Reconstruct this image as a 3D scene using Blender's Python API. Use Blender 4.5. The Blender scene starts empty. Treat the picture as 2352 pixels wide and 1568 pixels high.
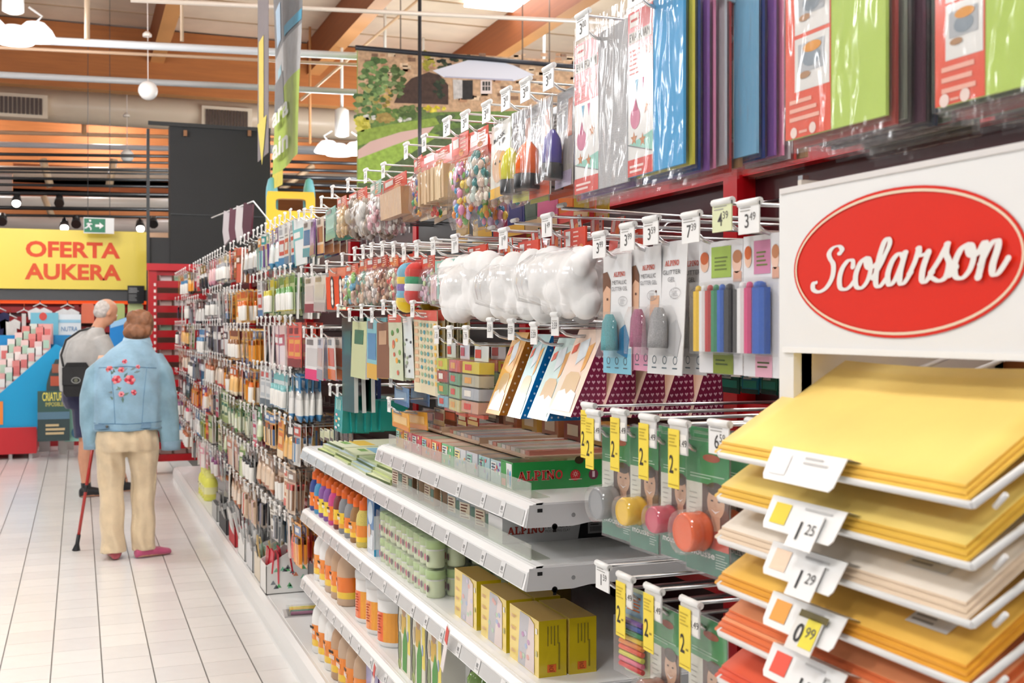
import bpy, math, random
from mathutils import Vector, Matrix
random.seed(11)
SC = bpy.context.scene
COL = SC.collection
PI = math.pi
# ------------------------------------------------------------------ camera, world, exposure
FPX = 40.0 / 36.0 * 2352          # focal length in pixels of the 2352 x 1568 frame
TH = math.atan(995 / FPX)         # yaw of the camera away from the aisle axis (+Y)
SN, CS = math.sin(TH), math.cos(TH)
CAMZ, HZ = 1.5, 749
cam = bpy.data.cameras.new('camera'); cam_o = bpy.data.objects.new('camera', cam); COL.objects.link(cam_o)
cam_o.location = (0, 0, CAMZ); cam_o.rotation_euler = (PI / 2, 0, -TH)
cam.lens = 40; cam.sensor_width = 36; cam.shift_y = -35 / 2352; cam.clip_start = .05; cam.clip_end = 120
cam.dof.use_dof = True; cam.dof.focus_distance = 2.7; cam.dof.aperture_fstop = 9.0
SC.camera = cam_o
SC.view_settings.view_transform = 'Standard'; SC.view_settings.look = 'None'
SC.view_settings.gamma = 1; SC.view_settings.use_curve_mapping = False
SC.view_settings.exposure = -0.28
try:
    cy = SC.cycles; cy.transparent_max_bounces = 14; cy.max_bounces = 4; cy.diffuse_bounces = 3; cy.glossy_bounces = 2
    cy.caustics_reflective = False; cy.caustics_refractive = False; cy.use_adaptive_sampling = True; cy.adaptive_threshold = .08; cy.use_light_tree = False
except Exception: pass
wd = bpy.data.worlds.new('world'); SC.world = wd; wd.use_nodes = True
wd.node_tree.nodes['Background'].inputs[0].default_value = (.95, .975, 1, 1)
wd.node_tree.nodes['Background'].inputs[1].default_value = .34
LAMP_W = 128.0
LAMP_ROWS = [(-3.4, y) for y in (-2, 2, 6, 10)] + [(-1.0, y) for y in (0, 4, 8)] + [(1.4, y) for y in (-2, 2, 6)] + [(3.8, y) for y in (0, 4, 8)] + [(-3.4, 14), (6.2, 6), (6.2, 10), (8.6, 8), (8.6, 12), (4.0, 15.5), (6.2, 15), (5.0, 17)]  # lamp grid carried on out of view; last list added to brighten the ceiling

def ray(px, py):
    u = (px - 1176) / FPX; v = (HZ - py) / FPX
    return Vector((SN + u * CS, CS - u * SN, v))
def PX(px, py, X):                # the point of the plane x = X seen at a pixel of the photograph
    d = ray(px, py); t = X / d.x; return Vector((X, d.y * t, CAMZ + d.z * t))
def PY(px, py, Y):
    d = ray(px, py); t = Y / d.y; return Vector((d.x * t, Y, CAMZ + d.z * t))
def PZ(px, py, z=0):
    d = ray(px, py); t = (z - CAMZ) / d.z; return Vector((d.x * t, d.y * t, z))

# ------------------------------------------------------------------ colours and materials
def lin(c):
    return c / 12.92 if c <= .04045 else ((c + .055) / 1.055) ** 2.4
_hc = {}
def H(h):
    if not isinstance(h, str): return h
    if h not in _hc:
        s = h.lstrip('#'); _hc[h] = tuple(lin(int(s[i:i + 2], 16) / 255) for i in (0, 2, 4)) + (1.0,)
    return _hc[h]
MATS = {}
def nmat(name):
    m = bpy.data.materials.new(name); m.use_nodes = True
    nt = m.node_tree; MATS[name] = m
    return m, nt, nt.nodes['Principled BSDF']
def vcol(nt):
    a = nt.nodes.new('ShaderNodeAttribute'); a.attribute_name = 'Col'; return a
def pmat(name, rough=.5, metallic=0, coat=0, spec=.5, bump=0, bscale=200, sheen=0, sss=0, colnoise=0, cscale=6):
    m, nt, b = nmat(name); a = vcol(nt)
    b.inputs['Roughness'].default_value = rough; b.inputs['Metallic'].default_value = metallic
    b.inputs['Specular IOR Level'].default_value = spec
    b.inputs['Coat Weight'].default_value = coat; b.inputs['Coat Roughness'].default_value = .12
    b.inputs['Sheen Weight'].default_value = sheen
    src = a.outputs['Color']
    if colnoise:
        tc = nt.nodes.new('ShaderNodeTexCoord'); n = nt.nodes.new('ShaderNodeTexNoise'); n.inputs['Scale'].default_value = cscale
        n.inputs['Detail'].default_value = 5
        nt.links.new(tc.outputs['Object'], n.inputs['Vector'])
        mr = nt.nodes.new('ShaderNodeMapRange'); mr.inputs['From Min'].default_value = .3; mr.inputs['From Max'].default_value = .7
        mr.inputs['To Min'].default_value = 1 - colnoise; mr.inputs['To Max'].default_value = 1 + colnoise
        nt.links.new(n.outputs['Fac'], mr.inputs['Value'])
        mx = nt.nodes.new('ShaderNodeVectorMath'); mx.operation = 'SCALE'
        nt.links.new(src, mx.inputs[0]); nt.links.new(mr.outputs['Result'], mx.inputs['Scale']); src = mx.outputs[0]
    nt.links.new(src, b.inputs['Base Color'])
    if sss:
        b.inputs['Subsurface Weight'].default_value = sss; b.inputs['Subsurface Radius'].default_value = (.02, .008, .004)
    if bump:
        tc = nt.nodes.new('ShaderNodeTexCoord'); n = nt.nodes.new('ShaderNodeTexNoise'); n.inputs['Scale'].default_value = bscale
        n.inputs['Detail'].default_value = 4
        bp = nt.nodes.new('ShaderNodeBump'); bp.inputs['Strength'].default_value = bump; bp.inputs['Distance'].default_value = .004
        nt.links.new(tc.outputs['Object'], n.inputs['Vector']); nt.links.new(n.outputs['Fac'], bp.inputs['Height'])
        nt.links.new(bp.outputs['Normal'], b.inputs['Normal'])
    return m
pmat('paper', .55, spec=.35)
pmat('gloss', .2, coat=.3, spec=.5)
pmat('paint', .32, spec=.45)
pmat('metal', .28, metallic=1.0)
pmat('plastic', .4, spec=.4)
pmat('cloth', .9, sheen=.3, bump=.5, bscale=90, colnoise=.08, cscale=14)
pmat('denim', .9, sheen=.2, bump=1.0, bscale=22, colnoise=.2, cscale=8)
pmat('skin', .5, sss=.15, colnoise=.05, cscale=20)
pmat('hair', .55, bump=1.0, bscale=45, colnoise=.25, cscale=30)
pmat('fluff', .85, sheen=.4, bump=.3, bscale=30)
pmat('glitter', .3, spec=.7, bump=.8, bscale=900, colnoise=.3, cscale=700)
pmat('leaf', .8, colnoise=.25, cscale=18)
pmat('board', .75, colnoise=.07, cscale=2)
pmat('felt', .9, sheen=.25, colnoise=.04, cscale=12)
def filmmat(name, opa, rough, bump, bscale, tint=None, stretch=(1, 1, 1)):
    m, nt, b = nmat(name); nt.nodes.remove(b); out = nt.nodes['Material Output']
    tr = nt.nodes.new('ShaderNodeBsdfTransparent'); tr.inputs['Color'].default_value = tint or (.985, .985, .985, 1)
    gl = nt.nodes.new('ShaderNodeBsdfGlossy'); gl.inputs['Roughness'].default_value = rough; gl.inputs['Color'].default_value = (1, 1, 1, 1)
    df = nt.nodes.new('ShaderNodeBsdfDiffuse'); df.inputs['Color'].default_value = (.9, .9, .9, 1)
    tc = nt.nodes.new('ShaderNodeTexCoord'); mp = nt.nodes.new('ShaderNodeMapping'); mp.inputs['Scale'].default_value = stretch
    n = nt.nodes.new('ShaderNodeTexNoise'); n.inputs['Scale'].default_value = bscale; n.inputs['Detail'].default_value = 1; n.inputs['Distortion'].default_value = 1.2
    nt.links.new(tc.outputs['Object'], mp.inputs['Vector']); nt.links.new(mp.outputs['Vector'], n.inputs['Vector'])
    bp = nt.nodes.new('ShaderNodeBump'); bp.inputs['Strength'].default_value = bump; bp.inputs['Distance'].default_value = .01
    nt.links.new(n.outputs['Fac'], bp.inputs['Height']); nt.links.new(bp.outputs['Normal'], gl.inputs['Normal'])
    lw = nt.nodes.new('ShaderNodeLayerWeight'); lw.inputs['Blend'].default_value = .5; nt.links.new(bp.outputs['Normal'], lw.inputs['Normal'])
    pw = nt.nodes.new('ShaderNodeMath'); pw.operation = 'POWER'; pw.inputs[1].default_value = 4; nt.links.new(lw.outputs['Facing'], pw.inputs[0])
    fr = nt.nodes.new('ShaderNodeMath'); fr.operation = 'MULTIPLY_ADD'; fr.inputs[1].default_value = .4; fr.inputs[2].default_value = .035; nt.links.new(pw.outputs[0], fr.inputs[0])
    m1 = nt.nodes.new('ShaderNodeMixShader'); nt.links.new(fr.outputs[0], m1.inputs[0]); nt.links.new(tr.outputs[0], m1.inputs[1]); nt.links.new(gl.outputs[0], m1.inputs[2])
    m2 = nt.nodes.new('ShaderNodeMixShader'); m2.inputs[0].default_value = opa
    nt.links.new(m1.outputs[0], m2.inputs[1]); nt.links.new(df.outputs[0], m2.inputs[2]); nt.links.new(m2.outputs[0], out.inputs['Surface'])
    return m
filmmat('film', .035, .12, .7, 22, stretch=(1, 1, .35))
filmmat('opal', .45, .3, .0, 20)
filmmat('clear', .06, .05, .06, 20)
filmmat('frost', .16, .25, .0, 60, tint=(.93, .95, .9, 1))
def emat(name, strength):
    m, nt, b = nmat(name); a = vcol(nt); nt.links.new(a.outputs['Color'], b.inputs['Emission Color']); nt.links.new(a.outputs['Color'], b.inputs['Base Color'])
    b.inputs['Emission Strength'].default_value = strength
emat('glow', 6.0); emat('softglow', .9)
for _m in ('glow', 'softglow'): MATS[_m].cycles.emission_sampling = 'NONE'
def woodmat():
    m, nt, b = nmat('wood'); a = vcol(nt); b.inputs['Roughness'].default_value = .6
    tc = nt.nodes.new('ShaderNodeTexCoord'); mp = nt.nodes.new('ShaderNodeMapping'); mp.inputs['Scale'].default_value = (.6, .25, 9)
    n = nt.nodes.new('ShaderNodeTexNoise'); n.inputs['Scale'].default_value = 3; n.inputs['Detail'].default_value = 6
    nt.links.new(tc.outputs['Object'], mp.inputs['Vector']); nt.links.new(mp.outputs['Vector'], n.inputs['Vector'])
    mr = nt.nodes.new('ShaderNodeMapRange'); mr.inputs['To Min'].default_value = .72; mr.inputs['To Max'].default_value = 1.25
    nt.links.new(n.outputs['Fac'], mr.inputs['Value'])
    mx = nt.nodes.new('ShaderNodeVectorMath'); mx.operation = 'SCALE'; nt.links.new(a.outputs['Color'], mx.inputs[0]); nt.links.new(mr.outputs['Result'], mx.inputs['Scale'])
    nt.links.new(mx.outputs[0], b.inputs['Base Color'])
woodmat()
def tilemat():
    m, nt, b = nmat('tile'); b.inputs['Roughness'].default_value = .22; b.inputs['Specular IOR Level'].default_value = .45
    oi = nt.nodes.new('ShaderNodeObjectInfo'); cr = nt.nodes.new('ShaderNodeValToRGB')
    cr.color_ramp.elements[0].color = H('#e9e8e6'); cr.color_ramp.elements[1].color = H('#f2f1ee')
    nt.links.new(oi.outputs['Random'], cr.inputs[0])
    tc = nt.nodes.new('ShaderNodeTexCoord'); n = nt.nodes.new('ShaderNodeTexNoise'); n.inputs['Scale'].default_value = 14; n.inputs['Detail'].default_value = 6
    nt.links.new(tc.outputs['Object'], n.inputs['Vector'])
    mr = nt.nodes.new('ShaderNodeMapRange'); mr.inputs['To Min'].default_value = .95; mr.inputs['To Max'].default_value = 1.03
    nt.links.new(n.outputs['Fac'], mr.inputs['Value'])
    mx = nt.nodes.new('ShaderNodeVectorMath'); mx.operation = 'SCALE'; nt.links.new(cr.outputs[0], mx.inputs[0]); nt.links.new(mr.outputs['Result'], mx.inputs['Scale'])
    nt.links.new(mx.outputs[0], b.inputs['Base Color'])
tilemat()

# ------------------------------------------------------------------ mesh builder (front view: x right, z up, -y towards the viewer)
_glyph = {}
def glyphs(s, bold=0.0, spacing=1.0):
    k = (s, bold, spacing)
    if k in _glyph: return _glyph[k]
    cu = bpy.data.curves.new('t', 'FONT'); cu.body = s; cu.size = 1; cu.offset = bold; cu.resolution_u = 3; cu.space_character = spacing
    o = bpy.data.objects.new('t', cu); COL.objects.link(o); bpy.context.view_layer.update()
    me = bpy.data.meshes.new_from_object(o.evaluated_get(bpy.context.evaluated_depsgraph_get()))
    vs = [(v.co.x, v.co.y) for v in me.vertices]; fs = [tuple(p.vertices) for p in me.polygons]
    bpy.data.objects.remove(o); bpy.data.curves.remove(cu); bpy.data.meshes.remove(me)
    x0 = min(v[0] for v in vs); x1 = max(v[0] for v in vs); y0 = min(v[1] for v in vs); y1 = max(v[1] for v in vs)
    _glyph[k] = (vs, fs, x0, x1, y0, y1); return _glyph[k]

class MB:
    def __init__(s): s.v = []; s.f = []; s.c = []; s.m = []; s.sm = []; s.M = None
    def V(s, p):
        if s.M is not None: p = s.M @ Vector(p)
        s.v.append((p[0], p[1], p[2])); return len(s.v) - 1
    def F(s, ids, col, mat='paper', smooth=False):
        s.f.append(tuple(ids)); s.c.append(H(col)); s.m.append(mat); s.sm.append(smooth)
    def poly(s, pts, col, mat='paper'): s.F([s.V(p) for p in pts], col, mat); return s
    def box(s, x0, x1, y0, y1, z0, z1, col, mat='paper', front=None, top=None, side=None, back=None, bottom=None):
        a = [s.V(p) for p in ((x0, y0, z0), (x1, y0, z0), (x1, y1, z0), (x0, y1, z0), (x0, y0, z1), (x1, y0, z1), (x1, y1, z1), (x0, y1, z1))]
        s.F((a[0], a[1], a[5], a[4]), front or col, mat); s.F((a[1], a[2], a[6], a[5]), side or col, mat)
        s.F((a[2], a[3], a[7], a[6]), back or col, mat); s.F((a[3], a[0], a[4], a[7]), side or col, mat)
        s.F((a[4], a[5], a[6], a[7]), top or col, mat); s.F((a[3], a[2], a[1], a[0]), bottom or col, mat); return s
    def rect(s, x0, x1, z0, z1, y, col, mat='paper'): return s.poly([(x0, y, z0), (x1, y, z0), (x1, y, z1), (x0, y, z1)], col, mat)
    def disc(s, x, z, rx, rz, y, col, mat='paper', n=16):
        return s.poly([(x + rx * math.cos(2 * PI * i / n), y, z + rz * math.sin(2 * PI * i / n)) for i in range(n)], col, mat)
    def ring(s, x, z, rx, rz, w, y, col, mat='paper', n=40):
        A = [s.V((x + rx * math.cos(2 * PI * i / n), y, z + rz * math.sin(2 * PI * i / n))) for i in range(n)]
        B = [s.V((x + (rx - w) * math.cos(2 * PI * i / n), y, z + (rz - w) * math.sin(2 * PI * i / n))) for i in range(n)]
        for i in range(n): s.F((A[i], A[(i + 1) % n], B[(i + 1) % n], B[i]), col, mat)
        return s
    def loft(s, rings, col, mat='paper', caps=True, smooth=True):
        ids = [[s.V(p) for p in r] for r in rings]; n = len(rings[0])
        for k in range(len(ids) - 1):
            c = col[k] if isinstance(col, list) else col
            for i in range(n): s.F((ids[k][i], ids[k][(i + 1) % n], ids[k + 1][(i + 1) % n], ids[k + 1][i]), c, mat, smooth)
        if caps:
            s.F(ids[0][::-1], col[0] if isinstance(col, list) else col, mat); s.F(ids[-1], col[-1] if isinstance(col, list) else col, mat)
        return s
    def lathe(s, prof, col, mat='paper', n=12, cx=0, cy=0, smooth=True, flat=1.0):
        return s.loft([[(cx + r * math.cos(2 * PI * i / n), cy + r * flat * math.sin(2 * PI * i / n), z) for i in range(n)] for r, z in prof], col, mat, True, smooth)
    def tube(s, pts, r, col, mat='metal', n=6, caps=True, smooth=True):
        pts = [Vector(p) for p in pts]; R = []; prev = None
        for i, p in enumerate(pts):
            d = (pts[min(i + 1, len(pts) - 1)] - pts[max(i - 1, 0)]).normalized()
            if prev is None:
                up = Vector((0, 0, 1)) if abs(d.z) < .9 else Vector((1, 0, 0)); a = d.cross(up).normalized()
            else: a = (prev - d * prev.dot(d)).normalized()
            prev = a; b = d.cross(a); rr = r[i] if isinstance(r, (list, tuple)) else r
            R.append([p + (a * math.cos(2 * PI * k / n) + b * math.sin(2 * PI * k / n)) * rr for k in range(n)])
        return s.loft(R, col, mat, caps, smooth)
    def ell(s, c, r, col, mat='paper', nu=10, nv=7):
        R = []
        for j in range(nv + 1):
            t = PI * (j + .04 * (1 if j == 0 else -1 if j == nv else 0)) / nv
            R.append([(c[0] + r[0] * math.sin(t) * math.cos(2 * PI * i / nu), c[1] + r[1] * math.sin(t) * math.sin(2 * PI * i / nu), c[2] - r[2] * math.cos(t)) for i in range(nu)])
        return s.loft(R, col, mat, True, True)
    def text(s, t, x, z, size, y, col, align='c', bold=0.0, w=None, mat='paper', rot=0.0, spacing=1.0):
        vs, fs, x0, x1, y0, y1 = glyphs(t, bold, spacing); k = size / .7
        kx = k if w is None else w / max(x1 - x0, .01)
        ox = {'c': -(x0 + x1) / 2, 'l': -x0, 'r': -x1}[align]
        cr, sr = math.cos(rot), math.sin(rot); b = len(s.v)
        for vx, vy in vs:
            a, e = (vx + ox) * kx, vy * k
            s.V((x + a * cr - e * sr, y, z + a * sr + e * cr))
        for f in fs: s.F([b + i for i in f], col, mat)
        return s
    def lines(s, x0, x1, z1, n, step, h, y, col):
        for i in range(n):
            s.rect(x0, x0 + (x1 - x0) * random.uniform(.6, 1), z1 - i * step - h, z1 - i * step, y, col)
        return s
    def slabpoly(s, pts, y0, y1, col, mat='paper', side=None):   # xz outline extruded y0 (front) .. y1
        A = [s.V((p[0], y0, p[1])) for p in pts]; B = [s.V((p[0], y1, p[1])) for p in pts]; n = len(pts)
        s.F(A, col, mat); s.F(B[::-1], col, mat)
        for i in range(n): s.F((A[i], B[i], B[(i + 1) % n], A[(i + 1) % n]), side or col, mat)
        return s
    def mesh(s, name):
        me = bpy.data.meshes.new(name); me.from_pydata(s.v, [], s.f)
        ms = []
        for m in s.m:
            if m not in ms: ms.append(m)
        for m in ms: me.materials.append(MATS[m])
        if len(ms) > 1: me.polygons.foreach_set('material_index', [ms.index(m) for m in s.m])
        me.polygons.foreach_set('use_smooth', s.sm)
        ca = me.color_attributes.new('Col', 'FLOAT_COLOR', 'CORNER'); fl = []
        for f, c in zip(s.f, s.c): fl.extend(c * len(f))
        ca.data.foreach_set('color', fl); me.update(); return me

def obj(name, data, parent=None, loc=None, rz=0, rot=None, scale=None):
    if isinstance(data, MB): data = data.mesh(name)
    o = bpy.data.objects.new(name, data); COL.objects.link(o)
    if parent is not None: o.parent = parent
    if loc is not None: o.location = loc
    if rot is not None: o.rotation_euler = rot
    elif rz: o.rotation_euler = (0, 0, rz)
    if scale is not None: o.scale = scale if not isinstance(scale, (int, float)) else (scale,) * 3
    return o
def tag(o, label=None, cat=None, group=None, kind=None):
    if label: o['label'] = label
    if cat: o['category'] = cat
    if group: o['group'] = group
    if kind: o['kind'] = kind
    return o
def thing(name, label, cat, loc=(0, 0, 0), rz=0, group=None, rot=None):
    return tag(obj(name, None, None, loc, rz, rot), label, cat, group)
def struct(name, mb, **k): return tag(obj(name, mb, **k), kind='structure')
FACE = -PI / 2                     # turns a front-view mesh to face the aisle (-X)
ORD = ['first', 'second', 'third', 'fourth', 'fifth', 'sixth', 'seventh', 'eighth', 'ninth', 'tenth', 'eleventh', 'twelfth', 'thirteenth', 'fourteenth', 'fifteenth']
def one(name, mb, label, cat, loc=None, rz=0, group=None, rot=None, scale=None):
    return tag(obj(name, mb, None, loc, rz, rot, scale), label, cat, group)
def copytree(o, loc=None, rz=None, label=None, group=None):
    r = o.copy(); COL.objects.link(r)
    if loc is not None: r.location = loc
    if rz is not None: r.rotation_euler = (0, 0, rz)
    if label: r['label'] = label
    if group: r['group'] = group
    for ch in list(o.children):
        c = ch.copy(); COL.objects.link(c); c.parent = r
        for g in list(ch.children):
            d = g.copy(); COL.objects.link(d); d.parent = c
    return r
# slab-serif capitals (unit height), as bars, for the red product lettering
def bar(mb, x0, z0, x1, z1, w, y, col, k=1, ox=0, oz=0):
    d = Vector((x1 - x0, z1 - z0)).normalized(); n = Vector((-d.y, d.x)) * w / 2
    mb.poly([(ox + k * (x0 - n.x), y, oz + k * (z0 - n.y)), (ox + k * (x1 - n.x), y, oz + k * (z1 - n.y)), (ox + k * (x1 + n.x), y, oz + k * (z1 + n.y)), (ox + k * (x0 + n.x), y, oz + k * (z0 + n.y))], col)
def slab_text(mb, t, x, z, h, y, col, fat=0.0):
    A = {'A': (1.0, [(.18, .08, .47, .95, .16), (.47, .95, .82, .08, .24), (.28, .36, .68, .36, .13), (0, .06, .36, .06, .12), (.6, .06, 1.0, .06, .12)]),
         'L': (.8, [(.22, .05, .22, .95, .24), (0, .94, .46, .94, .12), (0, .06, .75, .06, .12), (.7, .0, .7, .38, .12)]),
         'P': (.82, [(.22, .05, .22, .95, .24), (0, .94, .5, .94, .12), (0, .06, .46, .06, .12), (.3, .47, .5, .47, .12), (.48, .94, .68, .84, .14), (.66, .86, .66, .54, .22), (.68, .56, .46, .46, .14)]),
         'I': (.5, [(.22, .05, .22, .95, .24), (0, .94, .46, .94, .12), (0, .06, .46, .06, .12)]),
         'N': (1.0, [(.18, .05, .18, .95, .16), (.18, .9, .78, .1, .26), (.78, .05, .78, .95, .16), (0, .94, .3, .94, .12), (0, .06, .36, .06, .12), (.6, .94, .96, .94, .12)]),
         'O': (.9, None)}
    tot = sum(A[c][0] + .04 for c in t); cx = x - tot * h / 2
    for c in t:
        w, b = A[c]
        if b is None: mb.ring(cx + .42 * h, z + .5 * h, .42 * h, .5 * h, .19 * h, y, col, n=20)
        else:
            for q in b: bar(mb, q[0], q[1], q[2], q[3], q[4] + fat, y, col, h, cx, z)
        cx += (w + .04) * h
    return tot * h
def remesh(mb, voxel, smooth, name, colf, mat):
    me = mb.mesh(name + '_raw'); o = bpy.data.objects.new('r', me); COL.objects.link(o)
    r = o.modifiers.new('r', 'REMESH'); r.mode = 'VOXEL'; r.voxel_size = voxel; r.use_smooth_shade = True
    s = o.modifiers.new('s', 'SMOOTH'); s.iterations = smooth; s.factor = .5
    bpy.context.view_layer.update()
    out = bpy.data.meshes.new_from_object(o.evaluated_get(bpy.context.evaluated_depsgraph_get())); bpy.data.objects.remove(o)
    out.name = name; out.materials.clear(); out.materials.append(MATS[mat])
    ca = out.color_attributes.new('Col', 'FLOAT_COLOR', 'POINT'); fl = []
    for v in out.vertices: fl.extend(H(colf(v.co)) if callable(colf) else H(colf))
    ca.data.foreach_set('color', fl); return out
# ------------------------------------------------------------------ floor
TW = .209; TX0 = .0958
fl = struct('floor', MB().box(-9, 12, -4, 34, -.06, -.003, '#6f6d69', 'paint'))
tm = MB(); g = .003; bz = .0006
tm.box(-TW / 2 + g, TW / 2 - g, -TW / 2 + .0012, TW / 2 - .0012, -.003, 0, '#eeeeee', 'tile')
tile_me = tm.mesh('floor_tile')
cand = []
for i in range(-9, 4):
    for j in range(18, 74):
        cx, cy = TX0 + (i + .5) * TW, (j + .5) * TW
        d = Vector((cx * SN + cy * CS, cx * CS - cy * SN)); px = 1176 + d.y / d.x * FPX; py = HZ + CAMZ / d.x * FPX
        if -60 < px < 900 and py < 1640 and cx < .86: cand.append((d.x, cx, cy))
cand.sort()
for _, cx, cy in cand[:300]: obj('floor_tile', tile_me, fl, (cx, cy, 0))
rest = MB(); done = {(round(c[1], 3), round(c[2], 3)) for c in cand[:300]}
for i in range(-26, 30):
    for j in range(-4, 84):
        cx, cy = TX0 + (i + .5) * TW, (j + .5) * TW
        if (round(cx, 3), round(cy, 3)) in done or cx > 1.2: continue
        rest.poly([(cx - TW / 2 + g, cy - TW / 2 + .0012, 0), (cx + TW / 2 - g, cy - TW / 2 + .0012, 0), (cx + TW / 2 - g, cy + TW / 2 - .0012, 0), (cx - TW / 2 + g, cy + TW / 2 - .0012, 0)], '#eeeeee', 'tile')
o = obj('floor_tiling', rest, fl); o['kind'] = 'stuff'

# ------------------------------------------------------------------ ceiling of boards, timber beams, far walls
BEI, ORA = '#efd9c2', '#a9642f'
ce = MB(); ce.box(-9, 13, -4, 18.2, 5.98, 6.05, BEI, 'board'); ceiling = struct('ceiling', ce)
seam = MB().box(-9, 13, -.012, .012, 5.965, 5.982, '#b99c7e', 'board').mesh('ceiling_seam')
for k in range(12): obj('ceiling_seam', seam, ceiling, (0, 6.6 + k * 1.05, 0))
struct('ceiling_rear', MB().box(-9, 13, 18.2, 33, 5.98, 6.05, BEI, 'board'))
tn = 0
def beam(x0, x1, y0, y1, z0, z1, col=ORA):
    global tn; tn += 1
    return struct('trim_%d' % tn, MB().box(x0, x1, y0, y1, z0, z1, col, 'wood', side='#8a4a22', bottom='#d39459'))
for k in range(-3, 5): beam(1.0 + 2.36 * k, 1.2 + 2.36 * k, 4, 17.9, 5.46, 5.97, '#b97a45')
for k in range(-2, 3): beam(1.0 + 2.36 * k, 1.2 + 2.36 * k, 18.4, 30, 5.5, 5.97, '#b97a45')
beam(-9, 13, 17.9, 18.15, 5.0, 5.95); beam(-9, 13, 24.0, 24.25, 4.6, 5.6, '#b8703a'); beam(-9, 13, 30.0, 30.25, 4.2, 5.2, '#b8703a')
struct('wall_rear', MB().box(-9, 13, 33, 33.1, 0, 6, '#c9a98c', 'board'))
# skylight in the roof (daylight)
struct('window_1', MB().box(5.0, 6.6, 12.2, 15.0, 5.93, 5.975, '#ffffff', 'glow'))

# long air duct with grilles below the main beam
du = thing('air_duct', 'long beige air duct with dark grilles under the timber beam', 'air duct', (0, 0, 0))
prof = [(math.cos(a) * .3, math.sin(a) * .27) for a in [2 * PI * i / 16 for i in range(16)]]
obj('duct_body', MB().loft([[(x, 19.6 + p[0], 5.02 + p[1]) for p in prof] for x in (-9, 13)], '#e8d2bb', 'paint'), du)
for px0, px1, py0, py1 in ((-40, 100, 228, 257), (472, 570, 258, 290)):
    a, b = PY(px0, py1, 19.25), PY(px1, py0, 19.25)
    m = MB(); m.box(a.x - .06, b.x + .06, 19.22, 19.4, a.z - .05, b.z + .06, '#efdcc6', 'paint'); gr = obj('grille_box', m, du)
    n = 14
    for i in range(n):
        x = a.x + (b.x - a.x) * i / n
        obj('grille_slat', MB().box(x, x + (b.x - a.x) / n * .7, 19.19, 19.225, a.z, b.z, '#5a4a44', 'paint'), gr)
# service pipes and cable trays that cross the hall
def xpipe(name, label, p0, p1, r, col, mat='metal', Y=None):
    return one(name, MB().tube([p0, p1], r, col, mat, n=8), label, 'pipe')
pipes = [((-600, 58), (1000, 138), 13.4, .045, '#e9edf2', 'bright silver cable tray crossing the hall just below the ceiling'),
         ((-600, 80), (1000, 157), 13.6, .02, '#caa78a', 'thin tan conduit running right under the silver tray'),
         ((-600, 142), (1400, 240), 14.6, .04, '#b9b9ba', 'grey steel pipe crossing the orange timber beam'),
         ((-600, 288), (1000, 330), 21.0, .035, '#dcb392', 'tan pipe below the air duct'),
         ((-600, 317), (1000, 356), 22.0, .05, '#c9cdd6', 'pale steel pipe crossing in front of the rear beam'),
         ((300, 0), (1400, 52), 10.0, .02, '#d8cabc', 'thin pale wire tray under the ceiling boards')]
for a, b, Y, r, c, lab in pipes:
    xpipe('service_pipe', lab, PY(a[0], a[1], Y), PY(b[0], b[1], Y), r, c, 'paint')
# props (steel hangers) and sprinkler cords
for i, (px, y0, y1, Y, r, c, lab) in enumerate([(200, 25, 90, 12.0, .03, '#c3a88d', 'short hanger rod of the silver tray near the left lamp'), (418, 60, 95, 12.0, .02, '#c3a88d', 'small hanger rod of the silver tray left of the flag'),
        (193, 275, 310, 21.0, .05, '#d8a77c', 'tan hanger rod below the duct at left'), (712, 60, 330, 17.0, .02, '#c48a58', 'thin timber tie hanging beside the banner')]):
    one('hanger_rod', MB().tube([Vector((PY(px, y0, Y).x, Y, 5.97)) if i < 2 else PY(px, y0, Y), PY(px, y1, Y)], r, c, 'paint'), lab, 'rod')
# slanted timber braces seen through the black louvres
for (a, b, Y, r, lab) in [((98, 365), (116, 430), 20.0, .06, 'slanted timber brace left of the globe lamp'), ((262, 365), (250, 430), 20.0, .06, 'slanted timber brace right of the globe lamp'), ((100, 450), (120, 498), 20.0, .05, 'short timber brace above the yellow sign'),
        ((720, 380), (640, 440), 19.0, .05, 'slanted timber brace behind the toy tower'), ((960, 0), (690, 230), 15.0, .018, 'thin tie rod slanting down behind the banner')]:
    tn += 1; struct('trim_%d' % tn, MB().tube([PY(a[0], a[1], Y), PY(b[0], b[1], Y)], r, '#e3c4a2', 'paint', n=4))

# ------------------------------------------------------------------ gondola: red rack with hooks, white base
XB = 1.47                          # front of the back panel
Y0, YE = -.9, 11.63                # ends of the gondola
gd = thing('gondola', 'long red and white retail gondola along the right of the aisle', 'gondola', (0, 0, 0))
m = MB(); m.box(.895, XB + .06, Y0, YE, .02, .085, '#e4e4e2', 'paint', top='#efefec')
b = obj('base', m, gd)
m = MB()                           # rounded kick rail along the foot
m.loft([[(x, y, z) for x, z in ((.862, .0), (.866, .012), (.862, .06), (.872, .105), (.895, .118), (.93, .112), (.93, 0))] for y in (Y0, YE)], '#ededeb', 'paint', smooth=False)
obj('kick_rail', m, gd)
obj('base_deck', MB().box(.91, XB, Y0, YE, .1, .118, '#f0f0ee', 'paint'), gd)
pan = obj('back_panel', MB().box(XB, XB + .03, Y0, YE, .1, 2.12, '#3a1016', 'paint'), gd)
rail = MB().box(XB - .035, XB, -.665, .665, -.024, .024, '#c4101c', 'paint').mesh('back_rail')
post = MB().box(XB - .05, XB + .05, -.03, .03, .1, 2.14, '#b40d18', 'paint').mesh('upright')
YM = [-.36, .97, 2.30, 3.63, 4.97, 6.30, 7.63, 8.96, 10.29]     # module boundaries (each 1.33 m)
for y in YM + [11.6]: obj('upright', post, gd, (0, y, 0))
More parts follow.
